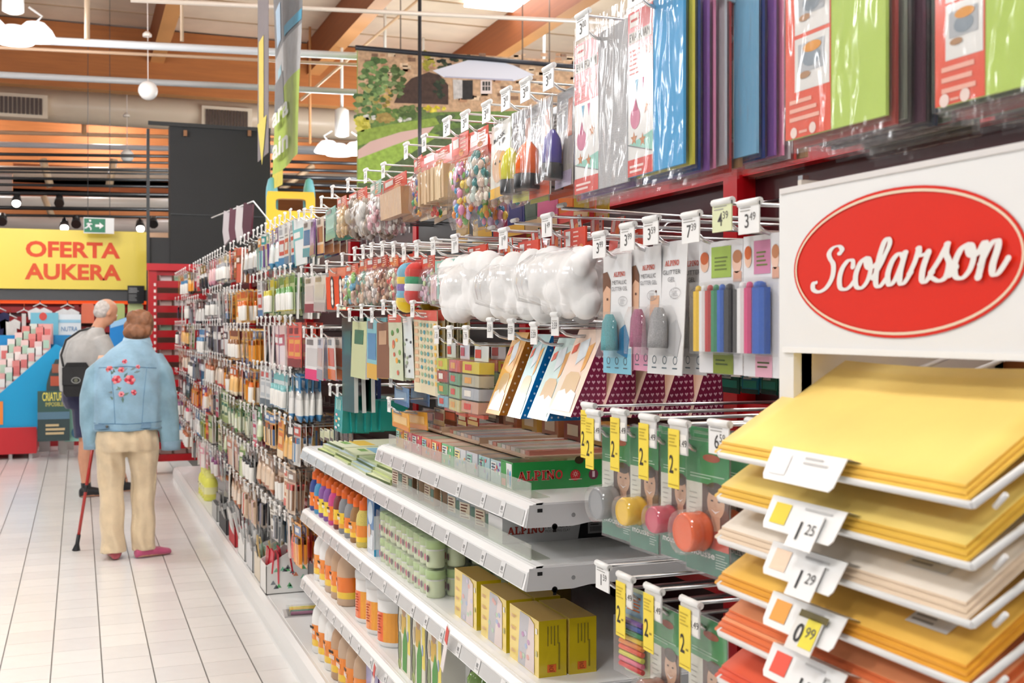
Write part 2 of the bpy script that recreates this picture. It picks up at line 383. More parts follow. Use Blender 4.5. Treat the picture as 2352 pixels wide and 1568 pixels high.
ZR = [2.08, 1.87, 1.66, 1.45, 1.30, 1.10, .88, .66, .42]
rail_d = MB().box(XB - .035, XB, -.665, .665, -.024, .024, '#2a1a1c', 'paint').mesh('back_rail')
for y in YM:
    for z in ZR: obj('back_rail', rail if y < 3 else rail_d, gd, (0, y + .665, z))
obj('top_board', MB().box(XB - .1, XB + .75, 3.6, YE, 2.13, 2.16, '#e9e6e0', 'paint'), gd)
# white light strip on brackets above the hooks
ls = thing('light_strip', 'bright white light strip along the top of the gondola', 'light strip', (0, 0, 0))
obj('housing', MB().box(1.2, 1.24, 2.15, YE - .1, 2.045, 2.062, '#ffffff', 'paint'), ls)
obj('diffuser', MB().box(1.2, 1.24, 2.15, YE - .1, 2.039, 2.045, '#ffffff', 'glow'), ls)
for y in YM[2:]: obj('bracket', MB().box(1.2, XB, y - .012, y + .012, 2.05, 2.075, '#e8e8e8', 'paint'), ls)

# rear lamps are added out of sight to brighten the rear hall
# lamps: clusters of dome reflectors on white pendant rods
def dome(m, x, y, z, r=.2, col='#ffffff'):
    m.lathe([(.04, z + .16), (.09, z + .15), (r * .75, z + .09), (r, z), (r * .98, z - .005)], col, 'opal', n=14, cx=x, cy=y)
dm = MB(); dome(dm, 0, 0, 0); dome_me = dm.mesh('dome')
lm = MB().lathe([(.01, .0), (.18, .0), (.18, -.012), (.01, -.012)], '#ffffff', 'glow', n=14).mesh('lamp_disc')
def rodm(z): return MB().tube([(0, 0, .6), (0, 0, 5.975 - z)], .022, '#f4f4f4', 'paint')
bodym = MB().lathe([(.05, .22), (.1, .24), (.1, .6), (.05, .63)], '#f6f6f6', 'paint', n=10).mesh('ballast')
bowm = MB().tube([(-.2, 0, .15), (-.26, 0, .22), (-.14, 0, .3)], .012, '#e8e8e8', 'paint').mesh('bow')
def pendant(loc, label, light=True, mini=False):
    t = thing('pendant_lamp', label, 'lamp', loc, 0, 'pendant lamps of the hall')
    obj('rod', rodm(loc[2]), t) if 5.975 - loc[2] > .7 else obj('rod', MB().tube([(0, 0, .1), (0, 0, 5.975 - loc[2])], .03, '#f4f4f4', 'paint'), t) 
    if not mini: obj('ballast', bodym, t)
    for i, (dx, dy) in enumerate(((-.2, 0), (.2, 0), (0, .2))):
        d = obj('dome', dome_me, t, (dx, dy, 0)); obj('lamp_disc', lm, d, (0, 0, -.002))
    for s in (0, PI): obj('bow', bowm, t, (0, 0, 0), s)
    if light:
        L = bpy.data.lights.new('lamp', 'POINT'); L.shadow_soft_size = .3; L.energy = LAMP_W; L.color = (.97, .985, 1)
        lo = bpy.data.objects.new('lamp_light', L); COL.objects.link(lo); lo.parent = t; lo.location = (0, 0, -.36)
    return t
pendant(PY(30, 84, 12.0), 'lit white dome lamp cluster at the upper left corner of the picture', True)
pendant(PY(785, 350, 16.0), 'white pendant lamp with two domes left of the garden mural', True)
for i, (x, y) in enumerate(LAMP_ROWS):
    pendant((x, y, 4.35), 'unseen white pendant lamp cluster lighting the hall from overhead', True)

for i, (x, y) in enumerate(((-2.5, 23), (.5, 23), (3.5, 23), (-2.5, 28), (1.5, 28), (-3, 31.3), (1, 31.3))):  # extra lamps hidden by duct and beam, there only for their light
    pendant((x, y, 5.62 if y < 30 else 4.85), 'added lamp cluster, out of sight, brightening the rear hall', True, True)
# ------------------------------------------------------------------ end of the aisle: wall unit, sign, promotion bins
YW = 15.6
def wpt(px, py, Y=YW): return PY(px, py, Y)
# red slatted wall unit
L0, R0 = wpt(-420, 1000).x, wpt(345, 1000).x
wu = thing('wall_unit', 'red slatted wall unit with clothes under the yellow sign', 'shelf unit', (0, 0, 0))
obj('back', MB().box(L0, R0, YW + .1, YW + .2, .1, 1.95, '#5c1216', 'paint'), wu)
zt, zb = wpt(100, 700).z, .12
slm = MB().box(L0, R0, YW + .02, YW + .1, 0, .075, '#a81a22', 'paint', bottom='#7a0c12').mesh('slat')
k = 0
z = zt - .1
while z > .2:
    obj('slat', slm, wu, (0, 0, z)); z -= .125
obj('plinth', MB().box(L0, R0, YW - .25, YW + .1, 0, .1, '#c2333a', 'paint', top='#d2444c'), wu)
obj('light_rail', MB().box(L0, R0, YW - .12, YW + .05, wpt(100, 697).z, wpt(100, 690).z, '#ff5a20', 'softglow'), wu)
for px in (175, 335): 
    p = wpt(px, 800); obj('upright', MB().box(p.x - .03, p.x + .03, YW - .05, YW + .12, .1, zt, '#8c1016', 'paint'), wu)
# sign
a, b = wpt(-8, 662, 15.3), wpt(341, 533, 15.3)
sg = thing('offer_sign', 'large yellow sign reading OFERTA AUKERA above the wall unit', 'sign', ((a.x + b.x) / 2, 15.3, a.z))
w, h = b.x - a.x, b.z - a.z
obj('panel', MB().box(-w / 2, w / 2, 0, .06, 0, h, '#fbe05a', 'paint', front='#fbe25c'), sg)
tx = MB(); c = wpt(169, 600, 15.3); ox = c.x - (a.x + b.x) / 2
tx.text('OFERTA', ox, wpt(169, 590, 15.3).z - a.z, .185, -.004, '#ee5634', bold=.035, w=wpt(278, 0, 15.3).x - wpt(61, 0, 15.3).x)
tx.text('AUKERA', ox, wpt(169, 641, 15.3).z - a.z, .185, -.004, '#f05f36', bold=.035, w=wpt(281, 0, 15.3).x - wpt(60, 0, 15.3).x)
obj('lettering', tx, sg)
d = wpt(200, 690, 15.3)
one('fascia_board', MB().box(L0, R0, 15.36, 15.45, d.z, a.z, '#4d4d4f', 'paint'), 'dark grey fascia board under the yellow sign', 'board')
# black notice
a, b = wpt(293, 697, 15.27), wpt(331, 656, 15.27)
ns = thing('notice_sign', 'small black notice with white lines under the yellow sign', 'sign', (a.x, 15.27, a.z))
obj('plate', MB().box(0, b.x - a.x, 0, .03, 0, b.z - a.z, '#1d1d1f', 'paint'), ns)
q = MB(); q.lines(.015, .14, .2, 4, .018, .007, -.003, '#bdbdbd'); q.lines(.015, .13, .115, 5, .018, .007, -.003, '#9a9a9a'); obj('print', q, ns)
# black partition panels with frame
a, b = PY(391, 600, 14.2), PY(621, 298, 14.2)
bp = thing('black_partition', 'tall matt black partition panel behind the gondola', 'partition', (0, 0, 0))
obj('panel', MB().box(a.x, b.x, 14.2, 14.5, 0, b.z, '#2b2b2c', 'board'), bp)
a2 = PY(342, 545, 14.25)
obj('low_panel', MB().box(a2.x, a.x, 14.22, 14.5, .9, a2.z, '#353536', 'board'), bp)
c2 = PY(340, 296, 14.2)
obj('frame_post', MB().box(c2.x - .018, c2.x + .018, 14.18, 14.22, 1.5, c2.z, '#161616', 'paint'), bp)
obj('frame_rail', MB().box(c2.x, b.x, 14.17, 14.2, b.z - .03, b.z + .015, '#161616', 'paint'), bp)
obj('seam', MB().box(a.x, b.x, 14.19, 14.2, PY(450, 492, 14.2).z - .012, PY(450, 492, 14.2).z, '#141414', 'paint'), bp)
for px in (425, 572): p = PY(px, 306, 14.2); obj('clip', MB().box(p.x - .02, p.x + .02, 14.15, 14.19, p.z - .04, p.z + .03, '#8a5a30', 'paint'), bp)
# black louvre frame of horizontal bars
lv = thing('louvre_frame', 'black metal louvre of horizontal bars above the yellow sign', 'louvre', (0, 0, 0))
for y, r in ((357, .018), (372, .014), (390, .016), (398, .01), (412, .016), (427, .016), (446, .022), (480, .022), (497, .016)):
    p0, p1 = PY(-600, y - 11, 16.4), PY(392, y + 2, 16.4); obj('bar', MB().tube([p0, p1], r * 1.3, '#1b1c20', 'paint'), lv)
for y, r in ((372, .02), (390, .02), (407, .025), (424, .02), (437, .02)):
    p0, p1 = PY(622, y - 2, 17), PY(822, y + 4, 17); obj('bar', MB().tube([p0, p1], r * 1.3, '#1b1c20', 'paint'), lv)
# pale ducts and timber behind the louvre
for k, (y0, y1, x0, x1, col, lab) in enumerate(((383, 400, -60, 395, '#d9c2ad', 'pale pipe seen through the upper louvre bars'), (452, 478, -60, 395, '#f1e9e2', 'white air duct seen just above the exit sign'), (500, 532, -60, 395, '#e6d9d4', 'low white air duct behind the spotlights'), (395, 412, 30, 820, '#e6d2bf', 'pale duct behind the louvre bars'), (335, 350, 620, 830, '#d6dadf', 'pale steel duct beneath the pendant lamp'))):
    p0, p1 = PY(x0, (y0 + y1) / 2 - 3, 22), PY(x1, (y0 + y1) / 2 + 3, 22)
    one('rear_duct', MB().tube([p0, p1], (y1 - y0) / 2 / FPX * 21, col, 'paint', n=10), lab, 'duct')
for k, (y0, y1) in enumerate(((428, 445), (455, 472), (402, 418))):
    p0, p1 = PY(30, y1, 22.6), PY(620, y0, 22.6)
    tn += 1; struct('trim_%d' % tn, MB().box(p0.x, p1.x, 22.6, 22.8, p0.z, p1.z, '#a0521f', 'wood'))
p0 = PY(-60, 470, 26); p1 = PY(28, 396, 26)
one('white_board', MB().box(p0.x, p1.x, 26, 26.1, p0.z, p1.z, '#f3f0ee', 'paint'), 'white board at the left edge behind the louvre', 'board')
# exit sign
a, b = PY(192, 535, 15.0), PY(262, 501, 15.0)
ex = thing('exit_sign', 'green emergency exit sign with running figure and arrow', 'exit sign', (a.x, 15.0, a.z)); w, h = b.x - a.x, b.z - a.z
obj('case', MB().box(0, w, 0, .05, 0, h, '#f0f0ee', 'paint'), ex)
for q in (.05, w - .05): obj('hanger', MB().tube([(q, .025, h), (q, .025, 5.97 - a.z)], .004, '#4a4a4c', 'paint'), ex)
m = MB(); m.rect(.006, w * .71, .012, h - .012, -.003, '#0c7a52', 'paint'); obj('green_field', m, ex)
m = MB(); m.disc(.075, h - .04, .014, .014, -.006, '#ffffff', n=10)
for q in ((.072, .1, .055, .07, .028), (.055, .07, .085, .045, .016), (.085, .045, .083, .018, .014), (.055, .072, .032, .045, .016), (.032, .045, .012, .042, .014), (.072, .1, .1, .09, .014), (.06, .105, .035, .09, .014)):
    bar(m, q[0], q[1] + .02, q[2], q[3] + .02, q[4], -.006, '#ffffff')
m.poly([(.135, -.006, .08), (.185, -.006, .08), (.185, -.006, .055), (.235, -.006, .095), (.185, -.006, .135), (.185, -.006, .11), (.135, -.006, .11)], '#ffffff'); obj('pictogram', m, ex)
# track spotlights
for i, (px, py, lit, lab) in enumerate(((38, 466, 1, 'lit track spotlight at far left above the sign'), (148, 522, 1, 'lit track spotlight left of the exit sign'), (322, 524, 1, 'lit track spotlight right of the exit sign'), (136, 468, 0, 'black unlit spotlight hanging in the louvre'), (175, 516, 0, 'black spotlight touching the exit sign'), (352, 516, 0, 'black spotlight beside the partition'), (5, 510, 0, 'black spotlight at the left edge of the picture'))):
    p = PY(px, py, 16.3); zbar = PY(px, 480 if py < 475 else 497, 16.4).z if py > 475 else PY(px, 446, 16.4).z; t = thing('spotlight', lab, 'spotlight', p)
    m = MB(); m.tube([(0, .1, .09), (0, -.06, 0)], [.05, .065], '#222326', 'paint', n=10); obj('housing', m, t)
    obj('arm', MB().tube([(0, .06, .04), (0, .1, zbar - p.z)], .014, '#222326', 'paint'), t)
    if lit: obj('lens', MB().ell((0, -.065, -.01), (.055, .02, .055), '#fffaf0', 'glow', 10, 6), t)
# globe lamps
for px, py, r, Y, lab in ((340, 208, 22, 13.5, 'white globe hanging on a cord in front of the orange beam'), (292, 358, 15, 18.5, 'smaller white globe hanging lower down behind')):
    p = PY(px, py, Y); t = thing('globe_lamp', lab, 'lamp', p); R = r / FPX * Y * .95
    obj('globe', MB().ell((0, 0, 0), (R, R, R), '#f2efec', 'plastic', 16, 10), t)
    obj('cord', MB().tube([(0, 0, R), (-.01, 0, 5.97 - p.z)], .006, '#e8d8d0', 'paint'), t)
    obj('canopy', MB().lathe([(.05, R + .5), (.05, R + .53), (.02, R + .56)], '#f0e4da', 'paint', cx=-.01), t)
# ------------------------------------------------------------------ garden mural on a black frame
YMU = 13.0
A = PY(822, 110, YMU); B = PY(1500, 110, YMU); zt = A.z; zb = 2.3; wM = B.x - A.x; hM = zt - zb
mu = thing('garden_mural', 'large hanging photo mural of a garden with pale awning', 'mural', (A.x, YMU, zb))
obj('backing', MB().box(0, wM, .01, .05, 0, hM, '#a7c06a', 'paper'), mu)
rm = random.Random(5)
m = MB()
def mq(px, py): p = PY(px, py, YMU); return (p.x - A.x, p.z - zb)
def mpoly(pts, col, y, mat='leaf'): m.poly([(mq(*p)[0], y, mq(*p)[1]) for p in pts], col, mat)
mpoly([(822, 110), (1500, 150), (1500, 330), (822, 330)], '#c9a583', .006)
for i in range(160):                                      # stone wall
    px, py = rm.uniform(824, 1330), rm.uniform(120, 225); c = rm.choice(['#d8b694', '#b98d6c', '#e3c7a6', '#8a6a55', '#c79f80']); s = rm.uniform(5, 10)
    mpoly([(px, py), (px + s * 2, py + .5), (px + s * 2, py + s), (px, py + s)], c, .005)
mpoly([(822, 260), (1500, 250), (1500, 420), (822, 420)], '#6f8a4a', .004)
mpoly([(905, 236), (920, 205), (945, 180), (985, 165), (1010, 172), (1030, 195), (1030, 240)], '#4e3b33', .0035)
mpoly([(822, 390), (1010, 300), (1110, 285), (1180, 265), (1300, 240), (1500, 230), (1500, 520), (822, 520)], '#5f6f4c', .003)
def blob(px, py, rx, ry, cols, n, s, y):
    for i in range(n):
        a, q = rm.uniform(0, 2 * PI), rm.random() ** .5
        x, z = mq(px + rx * q * math.cos(a), py + ry * q * math.sin(a)); k = rm.uniform(.5, 1) * s
        m.poly([(x + k * math.cos(t) * rm.uniform(.7, 1.2), y - i * 1e-5, z + k * .7 * math.sin(t) * rm.uniform(.7, 1.2)) for t in [2 * PI * j / 6 for j in range(6)]], rm.choice(cols), 'leaf')
GR = ['#5d7a46', '#7d9a5c', '#4a6238', '#94ab72', '#6e8c55']
blob(862, 190, 32, 60, GR, 90, .06, .002); blob(910, 190, 20, 40, ['#5a7040', '#7f9160', '#49592f'], 40, .05, .002)
blob(840, 240, 25, 50, ['#4c6a40', '#65824f', '#a0a060'], 50, .06, .0018)
blob(880, 225, 18, 30, ['#b99a4e', '#c7ab63', '#8f7c3c'], 25, .04, .0016)
blob(1060, 150, 60, 22, ['#30382a', '#434c33', '#262b20'], 40, .05, .002); blob(985, 140, 15, 25, ['#b3a53f', '#99933a'], 18, .04, .0015)
mpoly([(994, 162), (1075, 138), (1150, 142), (1180, 150), (1228, 172), (1180, 186), (1020, 178)], '#e3e4ee', .001, 'paper')
mpoly([(1020, 178), (1180, 186), (1178, 182), (1022, 175)], '#b9b9cc', .0008, 'paper')
mpoly([(1040, 182), (1062, 183), (1062, 225), (1042, 228)], '#c9c4c0', .001); mpoly([(1062, 184), (1086, 184), (1086, 228), (1062, 228)], '#33302f', .001)
mpoly([(1104, 184), (1130, 184), (1130, 215), (1104, 215)], '#ead9d2', .001, 'paper'); mpoly([(1108, 187), (1126, 187), (1126, 208), (1108, 208)], '#3b3b38', .0008, 'paper')
for q in (1113.5, 1120): mpoly([(q, 187), (q + 1.2, 187), (q + 1.2, 208), (q, 208)], '#ead9d2', .0006, 'paper')
mpoly([(1108, 197), (1126, 197), (1126, 198.4), (1108, 198.4)], '#ead9d2', .0006, 'paper')
blob(1010, 205, 12, 25, ['#2f3a2c', '#434f37'], 20, .04, .001)
blob(900, 262, 45, 10, ['#708a4a', '#8fa05a', '#5d7a3c'], 40, .05, .0014); blob(945, 258, 30, 14, ['#53693a', '#6b7f49'], 40, .05, .001)
blob(885, 270, 22, 10, ['#a38a4e', '#b39a5b'], 30, .045, .0008); blob(998, 250, 26, 7, ['#d8c52e', '#c2b02c', '#e3d455'], 24, .03, .0008)
blob(835, 285, 18, 16, ['#c9c04a', '#d5cc62', '#b5ad3c'], 30, .05, .0006); blob(850, 270, 14, 6, ['#dcdad2', '#c4c5b8'], 10, .03, .0005)
blob(930, 275, 16, 5, ['#e8e4da', '#d0d0c6'], 12, .03, .0005); blob(1030, 275, 30, 10, ['#5d6d4d', '#4b5c3e'], 20, .05, .0008)
mpoly([(822, 300), (900, 285), (1000, 270), (1010, 285), (900, 312), (822, 335)], '#93aa4e', .0004)
mpoly([(822, 345), (850, 325), (920, 303), (998, 290), (985, 305), (900, 335), (822, 365)], '#e0bcb2', .0002, 'paper')
mpoly([(822, 365), (900, 335), (985, 305), (1010, 310), (900, 380), (870, 420), (822, 420)], '#9fbe55', .0001)
obj('printed_sheet', m, mu)
obj('top_bar', MB().tube([(-.03, -.01, hM), (wM, -.01, hM + .0)], .03, '#2b2e36', 'paint'), mu)
p = PY(964, 310, 11.5); q = PY(964, -40, 11.5)
one('black_pole', MB().tube([(p.x, 11.5, 1.0), (q.x, 11.5, 5.9)], .02, '#2a2c33', 'paint'), 'slim black pole in front of the garden mural', 'pole')
for i, px in enumerate((920, 1200, 1262)):
    p = PY(px, 112 + (px - 822) * .078, YMU)
    one('mural_wire', MB().tube([p, (p.x, p.y, 5.97)], .008, '#7a685c', 'paint'), ['wire holding the mural near its left end', 'wire holding the mural below the skylight', 'wire holding the mural beside the top price tag'][i], 'wire')
# ------------------------------------------------------------------ hanging banners
XBN = 1.5
def bpt(px, py): p = PX(px, py, XBN); return p.y, p.z
bn = thing('green_banner', 'green and grey hanging banner with white letters', 'banner', (0, 0, 0))
m = MB(); rows = [(-30, 640, 588), (100, 655, 606), (200, 663, 618), (290, 672, 622), (345, 680, 625), (398, 690, 630)]
def bquad(y0, y1, col, d=0):
    # strip of the flag between two pixel heights measured at its left edge
    pass
yl, zl = bpt(627, 402); yr, zr = bpt(690, 371)
Y0b, Y1b = yl, yr; zb_ = zl
def bp2(s, z): return (XBN + .05 * math.sin(s * 5 + z * 2.2) * .4, Y0b + (Y1b - Y0b) * s, z)
def fab(mb, s0, s1, z0, z1, col, off=0.0, n=6):
    for i in range(n):
        a, b = s0 + (s1 - s0) * i / n, s0 + (s1 - s0) * (i + 1) / n
        for j in range(4):
            c, d = z0 + (z1 - z0) * j / 4, z0 + (z1 - z0) * (j + 1) / 4
            mb.poly([Vector(bp2(a, c)) - Vector((off, 0, 0)), Vector(bp2(b, c)) - Vector((off, 0, 0)), Vector(bp2(b, d)) - Vector((off, 0, 0)), Vector(bp2(a, d)) - Vector((off, 0, 0))], col, 'cloth')
zt_ = 4.05
fab(m, 0, 1, zb_, zb_ + .62, '#b4cf43'); fab(m, 0, 1, zb_ + .62, zb_ + .95, '#b9b9b9'); fab(m, 0, 1, zb_ + .95, zt_ + .2, '#76777a')
obj('cloth', m, bn)
m = MB(); fab(m, 0, .45, zb_ + .5, zb_ + .75, '#77787a', .004); fab(m, .55, 1, zb_ + .98, zb_ + 1.06, '#1b9fc4', .004); fab(m, .15, .4, zb_ + 1.0, zb_ + 1.3, '#b7d3ea', .004, 3); fab(m, .15, .35, zb_ + .75, zb_ + .82, '#a9d3e0', .004, 3); obj('print', m, bn)
m = MB(); m.M = Matrix.Translation((XBN - .03, (Y0b + Y1b) / 2, zb_)) @ Matrix.Rotation(FACE, 4, 'Z')
m.text('ara', -.1, .36, .15, 0, '#f2f4ea', bold=.03, w=.75); m.text('ain', -.1, .1, .15, 0, '#f2f4ea', bold=.03, w=.75); obj('lettering', m, bn)
m = MB(); fab(m, 0, .3, zb_ - .12, zb_, '#e2d23c'); obj('tail', m, bn)
obj('top_bar', MB().tube([(XBN, Y0b + .1, zt_ + .2), (XBN, Y1b - .1, zt_ + .2)], .02, '#33343a', 'paint'), bn)
XB2 = 1.28
p0, p1 = PX(592, 300, XB2), PX(616, 300, XB2); zz0, zz1 = PX(600, 395, XB2).z, PX(600, 60, XB2).z
yb = thing('arrow_banner', 'narrow dark banner with a long yellow arrow pointing down', 'banner', (XB2, (p0.y + p1.y) / 2, zz0), FACE)
w = abs(p0.y - p1.y)
obj('cloth', MB().box(-w / 2, w / 2, 0, .004, .1, zz1 - zz0 + .9, '#6d6468', 'cloth'), yb)
m = MB(); m.rect(-w * .34, w * .12, .35, zz1 - zz0 - .1, -.004, '#e3c640', 'cloth'); m.poly([(-w * .46, -.006, .38), (0, -.006, .04), (w * .42, -.006, .38)], '#e0cf3c', 'cloth'); obj('arrow_print', m, yb)
# ------------------------------------------------------------------ yellow and teal toy tower on the top board
p = PX(668, 512, 1.62); k = 1 / FPX * p.y
tt = thing('toy_tower', 'yellow plastic toy tower with two teal posts', 'toy', (1.62, p.y, 2.16), -.15)
hT = PY(668, 405, p.y).z - 2.16; W = 112 * k * .98; zp = PY(668, 440, p.y).z - 2.16
m = MB(); zh = PY(668, 470, p.y).z - 2.16
pts_o = [(-W / 2, 0), (W / 2, 0), (W / 2 - .01, zp - .02), (W / 2 - .04, zp), (-W / 2 + .02, zp), (-W / 2, zp - .02)]
# panel with an oval hole, built as a ring of quads
n = 24; ins = []; outs = []
for i in range(n):
    a = 2 * PI * i / n; ca, sa = math.cos(a), math.sin(a)
    e = .35; ix = W * .31 * (abs(ca) ** e) * (1 if ca >= 0 else -1); iz = .05 * (abs(sa) ** e) * (1 if sa >= 0 else -1)
    ins.append((ix, zh + iz)); kx = (W / 2) / max(abs(ca), 1e-6); top = zp - zh; bot = zh
    kz = (top if sa > 0 else bot) / max(abs(sa), 1e-6); q = min(kx, kz); outs.append((ca * q, zh + sa * q))
for y, flip in ((0, 0), (.09, 1)):
    I = [m.V((q[0], y, q[1])) for q in ins]; O = [m.V((q[0], y, q[1])) for q in outs]
    for i in range(n): m.F((O[i], O[(i + 1) % n], I[(i + 1) % n], I[i]), '#f0bd2a', 'plastic')
I0 = [m.V((q[0], 0, q[1])) for q in ins]; I1 = [m.V((q[0], .09, q[1])) for q in ins]; O0 = [m.V((q[0], 0, q[1])) for q in outs]; O1 = [m.V((q[0], .09, q[1])) for q in outs]
for i in range(n):
    m.F((I0[i], I0[(i + 1) % n], I1[(i + 1) % n], I1[i]), '#c98f1c', 'plastic'); m.F((O0[i], O0[(i + 1) % n], O1[(i + 1) % n], O1[i]), '#e0a822', 'plastic')
obj('panel', m, tt)
for s in (-1, 1):
    obj('post', MB().lathe([(.052, 0), (.05, zp), (.045, hT * .86), (.03, hT * .97), (.01, hT)], '#6fb3bd', 'plastic', n=12, cx=s * (W / 2 - .045), cy=.1), tt)
# clip strip of packs on a stick above the hooks
p0, p1 = PX(486, 500, 1.05), PX(582, 462, 1.05)
cs = thing('clip_rod', 'thin white rod with dark packs sticking out over the hooks', 'display rod', (0, 0, 0))
obj('rod', MB().tube([p0, p1, Vector((1.24, p1.y - .05, 2.06))], .005, '#e6e6e6', 'plastic'), cs)
for i in range(4):
    q = p0.lerp(p1, .45 + .15 * i)
    m = MB(); m.M = Matrix.Translation(q) @ Matrix.Rotation(FACE + .3, 4, 'Z') @ Matrix.Rotation(.15, 4, 'Y')
    m.slabpoly([(-.07, 0), (-.07, -.16), (-.02, -.26), (.07, -.2), (.07, 0)], 0, .012, ['#cfc6c8', '#6b3b48', '#d9d2d2', '#5a2f3a'][i], 'gloss'); obj('pack', m, cs)
# ------------------------------------------------------------------ promotion bins, clothes and red end rack at the end of the aisle
YB = 14.0
a = PY(110, 985, YB); b = PY(-140, 985, YB)
bi = thing('promo_bin', 'bright blue cardboard bin sloping up to the right', 'bin', (0, 0, 0))
sk = 1.15
def bz(px, py, Y=YB): q = PY(px, py, Y); return (q.x, q.z)
out = [bz(-160, 985), bz(84, 985), bz(150, 800), bz(128, 790), bz(0, 903), bz(-160, 903)]
m = MB(); m.slabpoly(out, YB, YB + .03, '#18a4dc', 'paint'); obj('front_panel', m, bi)
m = MB(); m.slabpoly([bz(84, 985), bz(100, 985), bz(150, 815), bz(150, 800)], YB - .005, YB + .5, '#0f74bd', 'paint'); obj('side_panel', m, bi)
m = MB(); q = bz(128, 790); q2 = bz(0, 903); e0 = bz(-160, 903); obj('back_panel', MB().box(e0[0], q[0] + .2, YB + .55, YB + .58, .3, q[1] + .1, '#1b8fd0', 'paint'), bi)
q = bz(7, 950); obj('price_card', MB().box(q[0] - .2, q[0], YB - .015, YB - .005, q[1] - .12, q[1] + .14, '#f28a3a', 'paper', front='#f39044'), bi)
p = bz(-160, 985); one('red_pallet', MB().box(p[0], bz(84, 0)[0], YB - .02, YB + .6, .06, p[1] - .01, '#c92b33', 'paint').box(p[0], p[0] + .08, YB, YB + .6, 0, .06, '#b8b4b4', 'paint').box(bz(20, 0)[0], bz(28, 0)[0], YB, YB + .6, 0, .06, '#b8b4b4', 'paint').box(bz(66, 0)[0], bz(74, 0)[0], YB, YB + .6, 0, .06, '#b8b4b4', 'paint'), 'red pallet under the blue bin', 'pallet')
rp = random.Random(3)
def promo(px, py, w, h, col, col2, lab, Y, nm='goods_box', cat='box', tilt=0):
    p = PY(px, py, Y); k = Y / FPX * .98; t = MB(); W, Hh = w * k, h * k
    t.box(-W / 2, W / 2, 0, .12, 0, Hh, col, 'paper'); t.rect(-W * .35, W * .35, Hh * .35, Hh * .75, -.003, col2, 'paper'); t.rect(-W * .4, W * .4, Hh * .1, Hh * .25, -.003, '#f2efe8', 'paper')
    return one(nm, t, lab, cat, p, rot=(0, tilt, 0))
n = 0
for r, (yy, Y) in enumerate(((905, 14.12), (868, 14.26), (835, 14.4))):
    for i in range(8):
        px = 4 + i * 17 + r * 3
        top = 903 - px * .88
        if px > 120: continue
        n += 1
        py = max(top + 6 - r * 30, 790)
        c = rp.choice(['#f0c4c1', '#eab0ac', '#efe9e6', '#dde8de', '#f2d6d3', '#e58f8a'])
        promo(px, py, 17, 44, c, rp.choice(['#dd7a78', '#f7f2ee', '#eeaaa6', '#b9d8c4']) if True else c, 'small box, %s from the left, %s row of the blue bin' % (ORD[i], ['front', 'middle', 'back'][r]), Y)
for i in range(6): promo(44 + i * 9, 822 - 0, 9, 16, '#a7c65a', '#e7f0c0', 'green box, %s of the green boxes behind the bin' % ORD[i], 14.62)
for i in range(5): promo(58 + i * 11, 806, 10, 18, '#ef7d45', '#fbe6d6', 'orange box, %s of the orange row behind the bin' % ORD[i], 14.7)
for q0, q1, qz, qy in ((36, 102, 822, 14.6), (48, 112, 806, 14.68)):
    u0, u1 = PY(q0, qz, qy), PY(q1, qz, qy); obj('step', MB().box(u0.x, u1.x, qy, qy + .14, u0.z - .02, u0.z - .001, '#d9d6d2', 'paper').box(u0.x + .02, u0.x + .06, qy + .03, qy + .1, 0, u0.z - .02, '#d9d6d2', 'paper'), bi)
# header cards
def card(px0, px1, py0, py1, Y, col, lab, nm='header_card', cat='card', body=None, th=.02, outline=None):
    a, b = PY(px0, py1, Y), PY(px1, py0, Y); t = thing(nm, lab, cat, (a.x, Y, a.z)); w, h = b.x - a.x, b.z - a.z
    if outline: obj('board', MB().slabpoly([(x * w, z * h) for x, z in outline], 0, th, col, 'paper'), t)
    else: obj('board', MB().box(0, w, 0, th, 0, h, col, 'paper'), t)
    if a.z > .3: obj('stand', MB().box(w * .3, w * .7, th * .2, th * .2 + .02, -a.z, .02, '#d6d2cc', 'paper'), t)
    if body:
        m = MB(); body(m, w, h); obj('print', m, t)
    return t
def b1(m, w, h):
    m.rect(w * .2, w * .75, h * .32, h * .55, -.004, '#eef3f4'); m.text('DELACIONES', w * .47, h * .38, h * .11, -.007, '#3f5763', w=w * .5); m.disc(w * .45, h * .88, w * .14, h * .13, -.004, '#d9544d'); m.rect(0, w, 0, h * .2, -.004, '#3aa7ba')
card(70, 134, 718, 790, 14.75, '#7cc6dc', 'light blue display card with a white label and red mark', body=b1)
def b2(m, w, h): m.rect(0, w, h * .6, h * .75, -.004, '#9fd2ea'); m.text('NUTRA', w * .5, h * .2, h * .22, -.004, '#2f7fb5', w=w * .7)
card(133, 186, 722, 770, 14.8, '#eaf1f6', 'white and pale blue display card beside the grey shirt', body=b2)
card(124, 156, 752, 812, 14.85, '#7a4a30', 'brown display card behind the man', outline=[(0, .4), (.4, 1), (1, .7), (1, 0), (0, 0)], body=lambda m, w, h: m.lines(w * .2, w * .8, h * .4, 3, h * .1, h * .04, -.004, '#d9b090'))
card(252, 332, 715, 835, 14.0, '#1f83cf', 'blue cardboard display panel rising to the right behind the two people', outline=[(0, .1), (0, .75), (.3, .85), (1, 1), (1, .0)], body=lambda m, w, h: m.poly([(w * .02, -.004, h * .78), (w, -.004, h * 1.0), (w, -.004, h * .86), (w * .02, -.004, h * .68)], '#9cc9ee'))
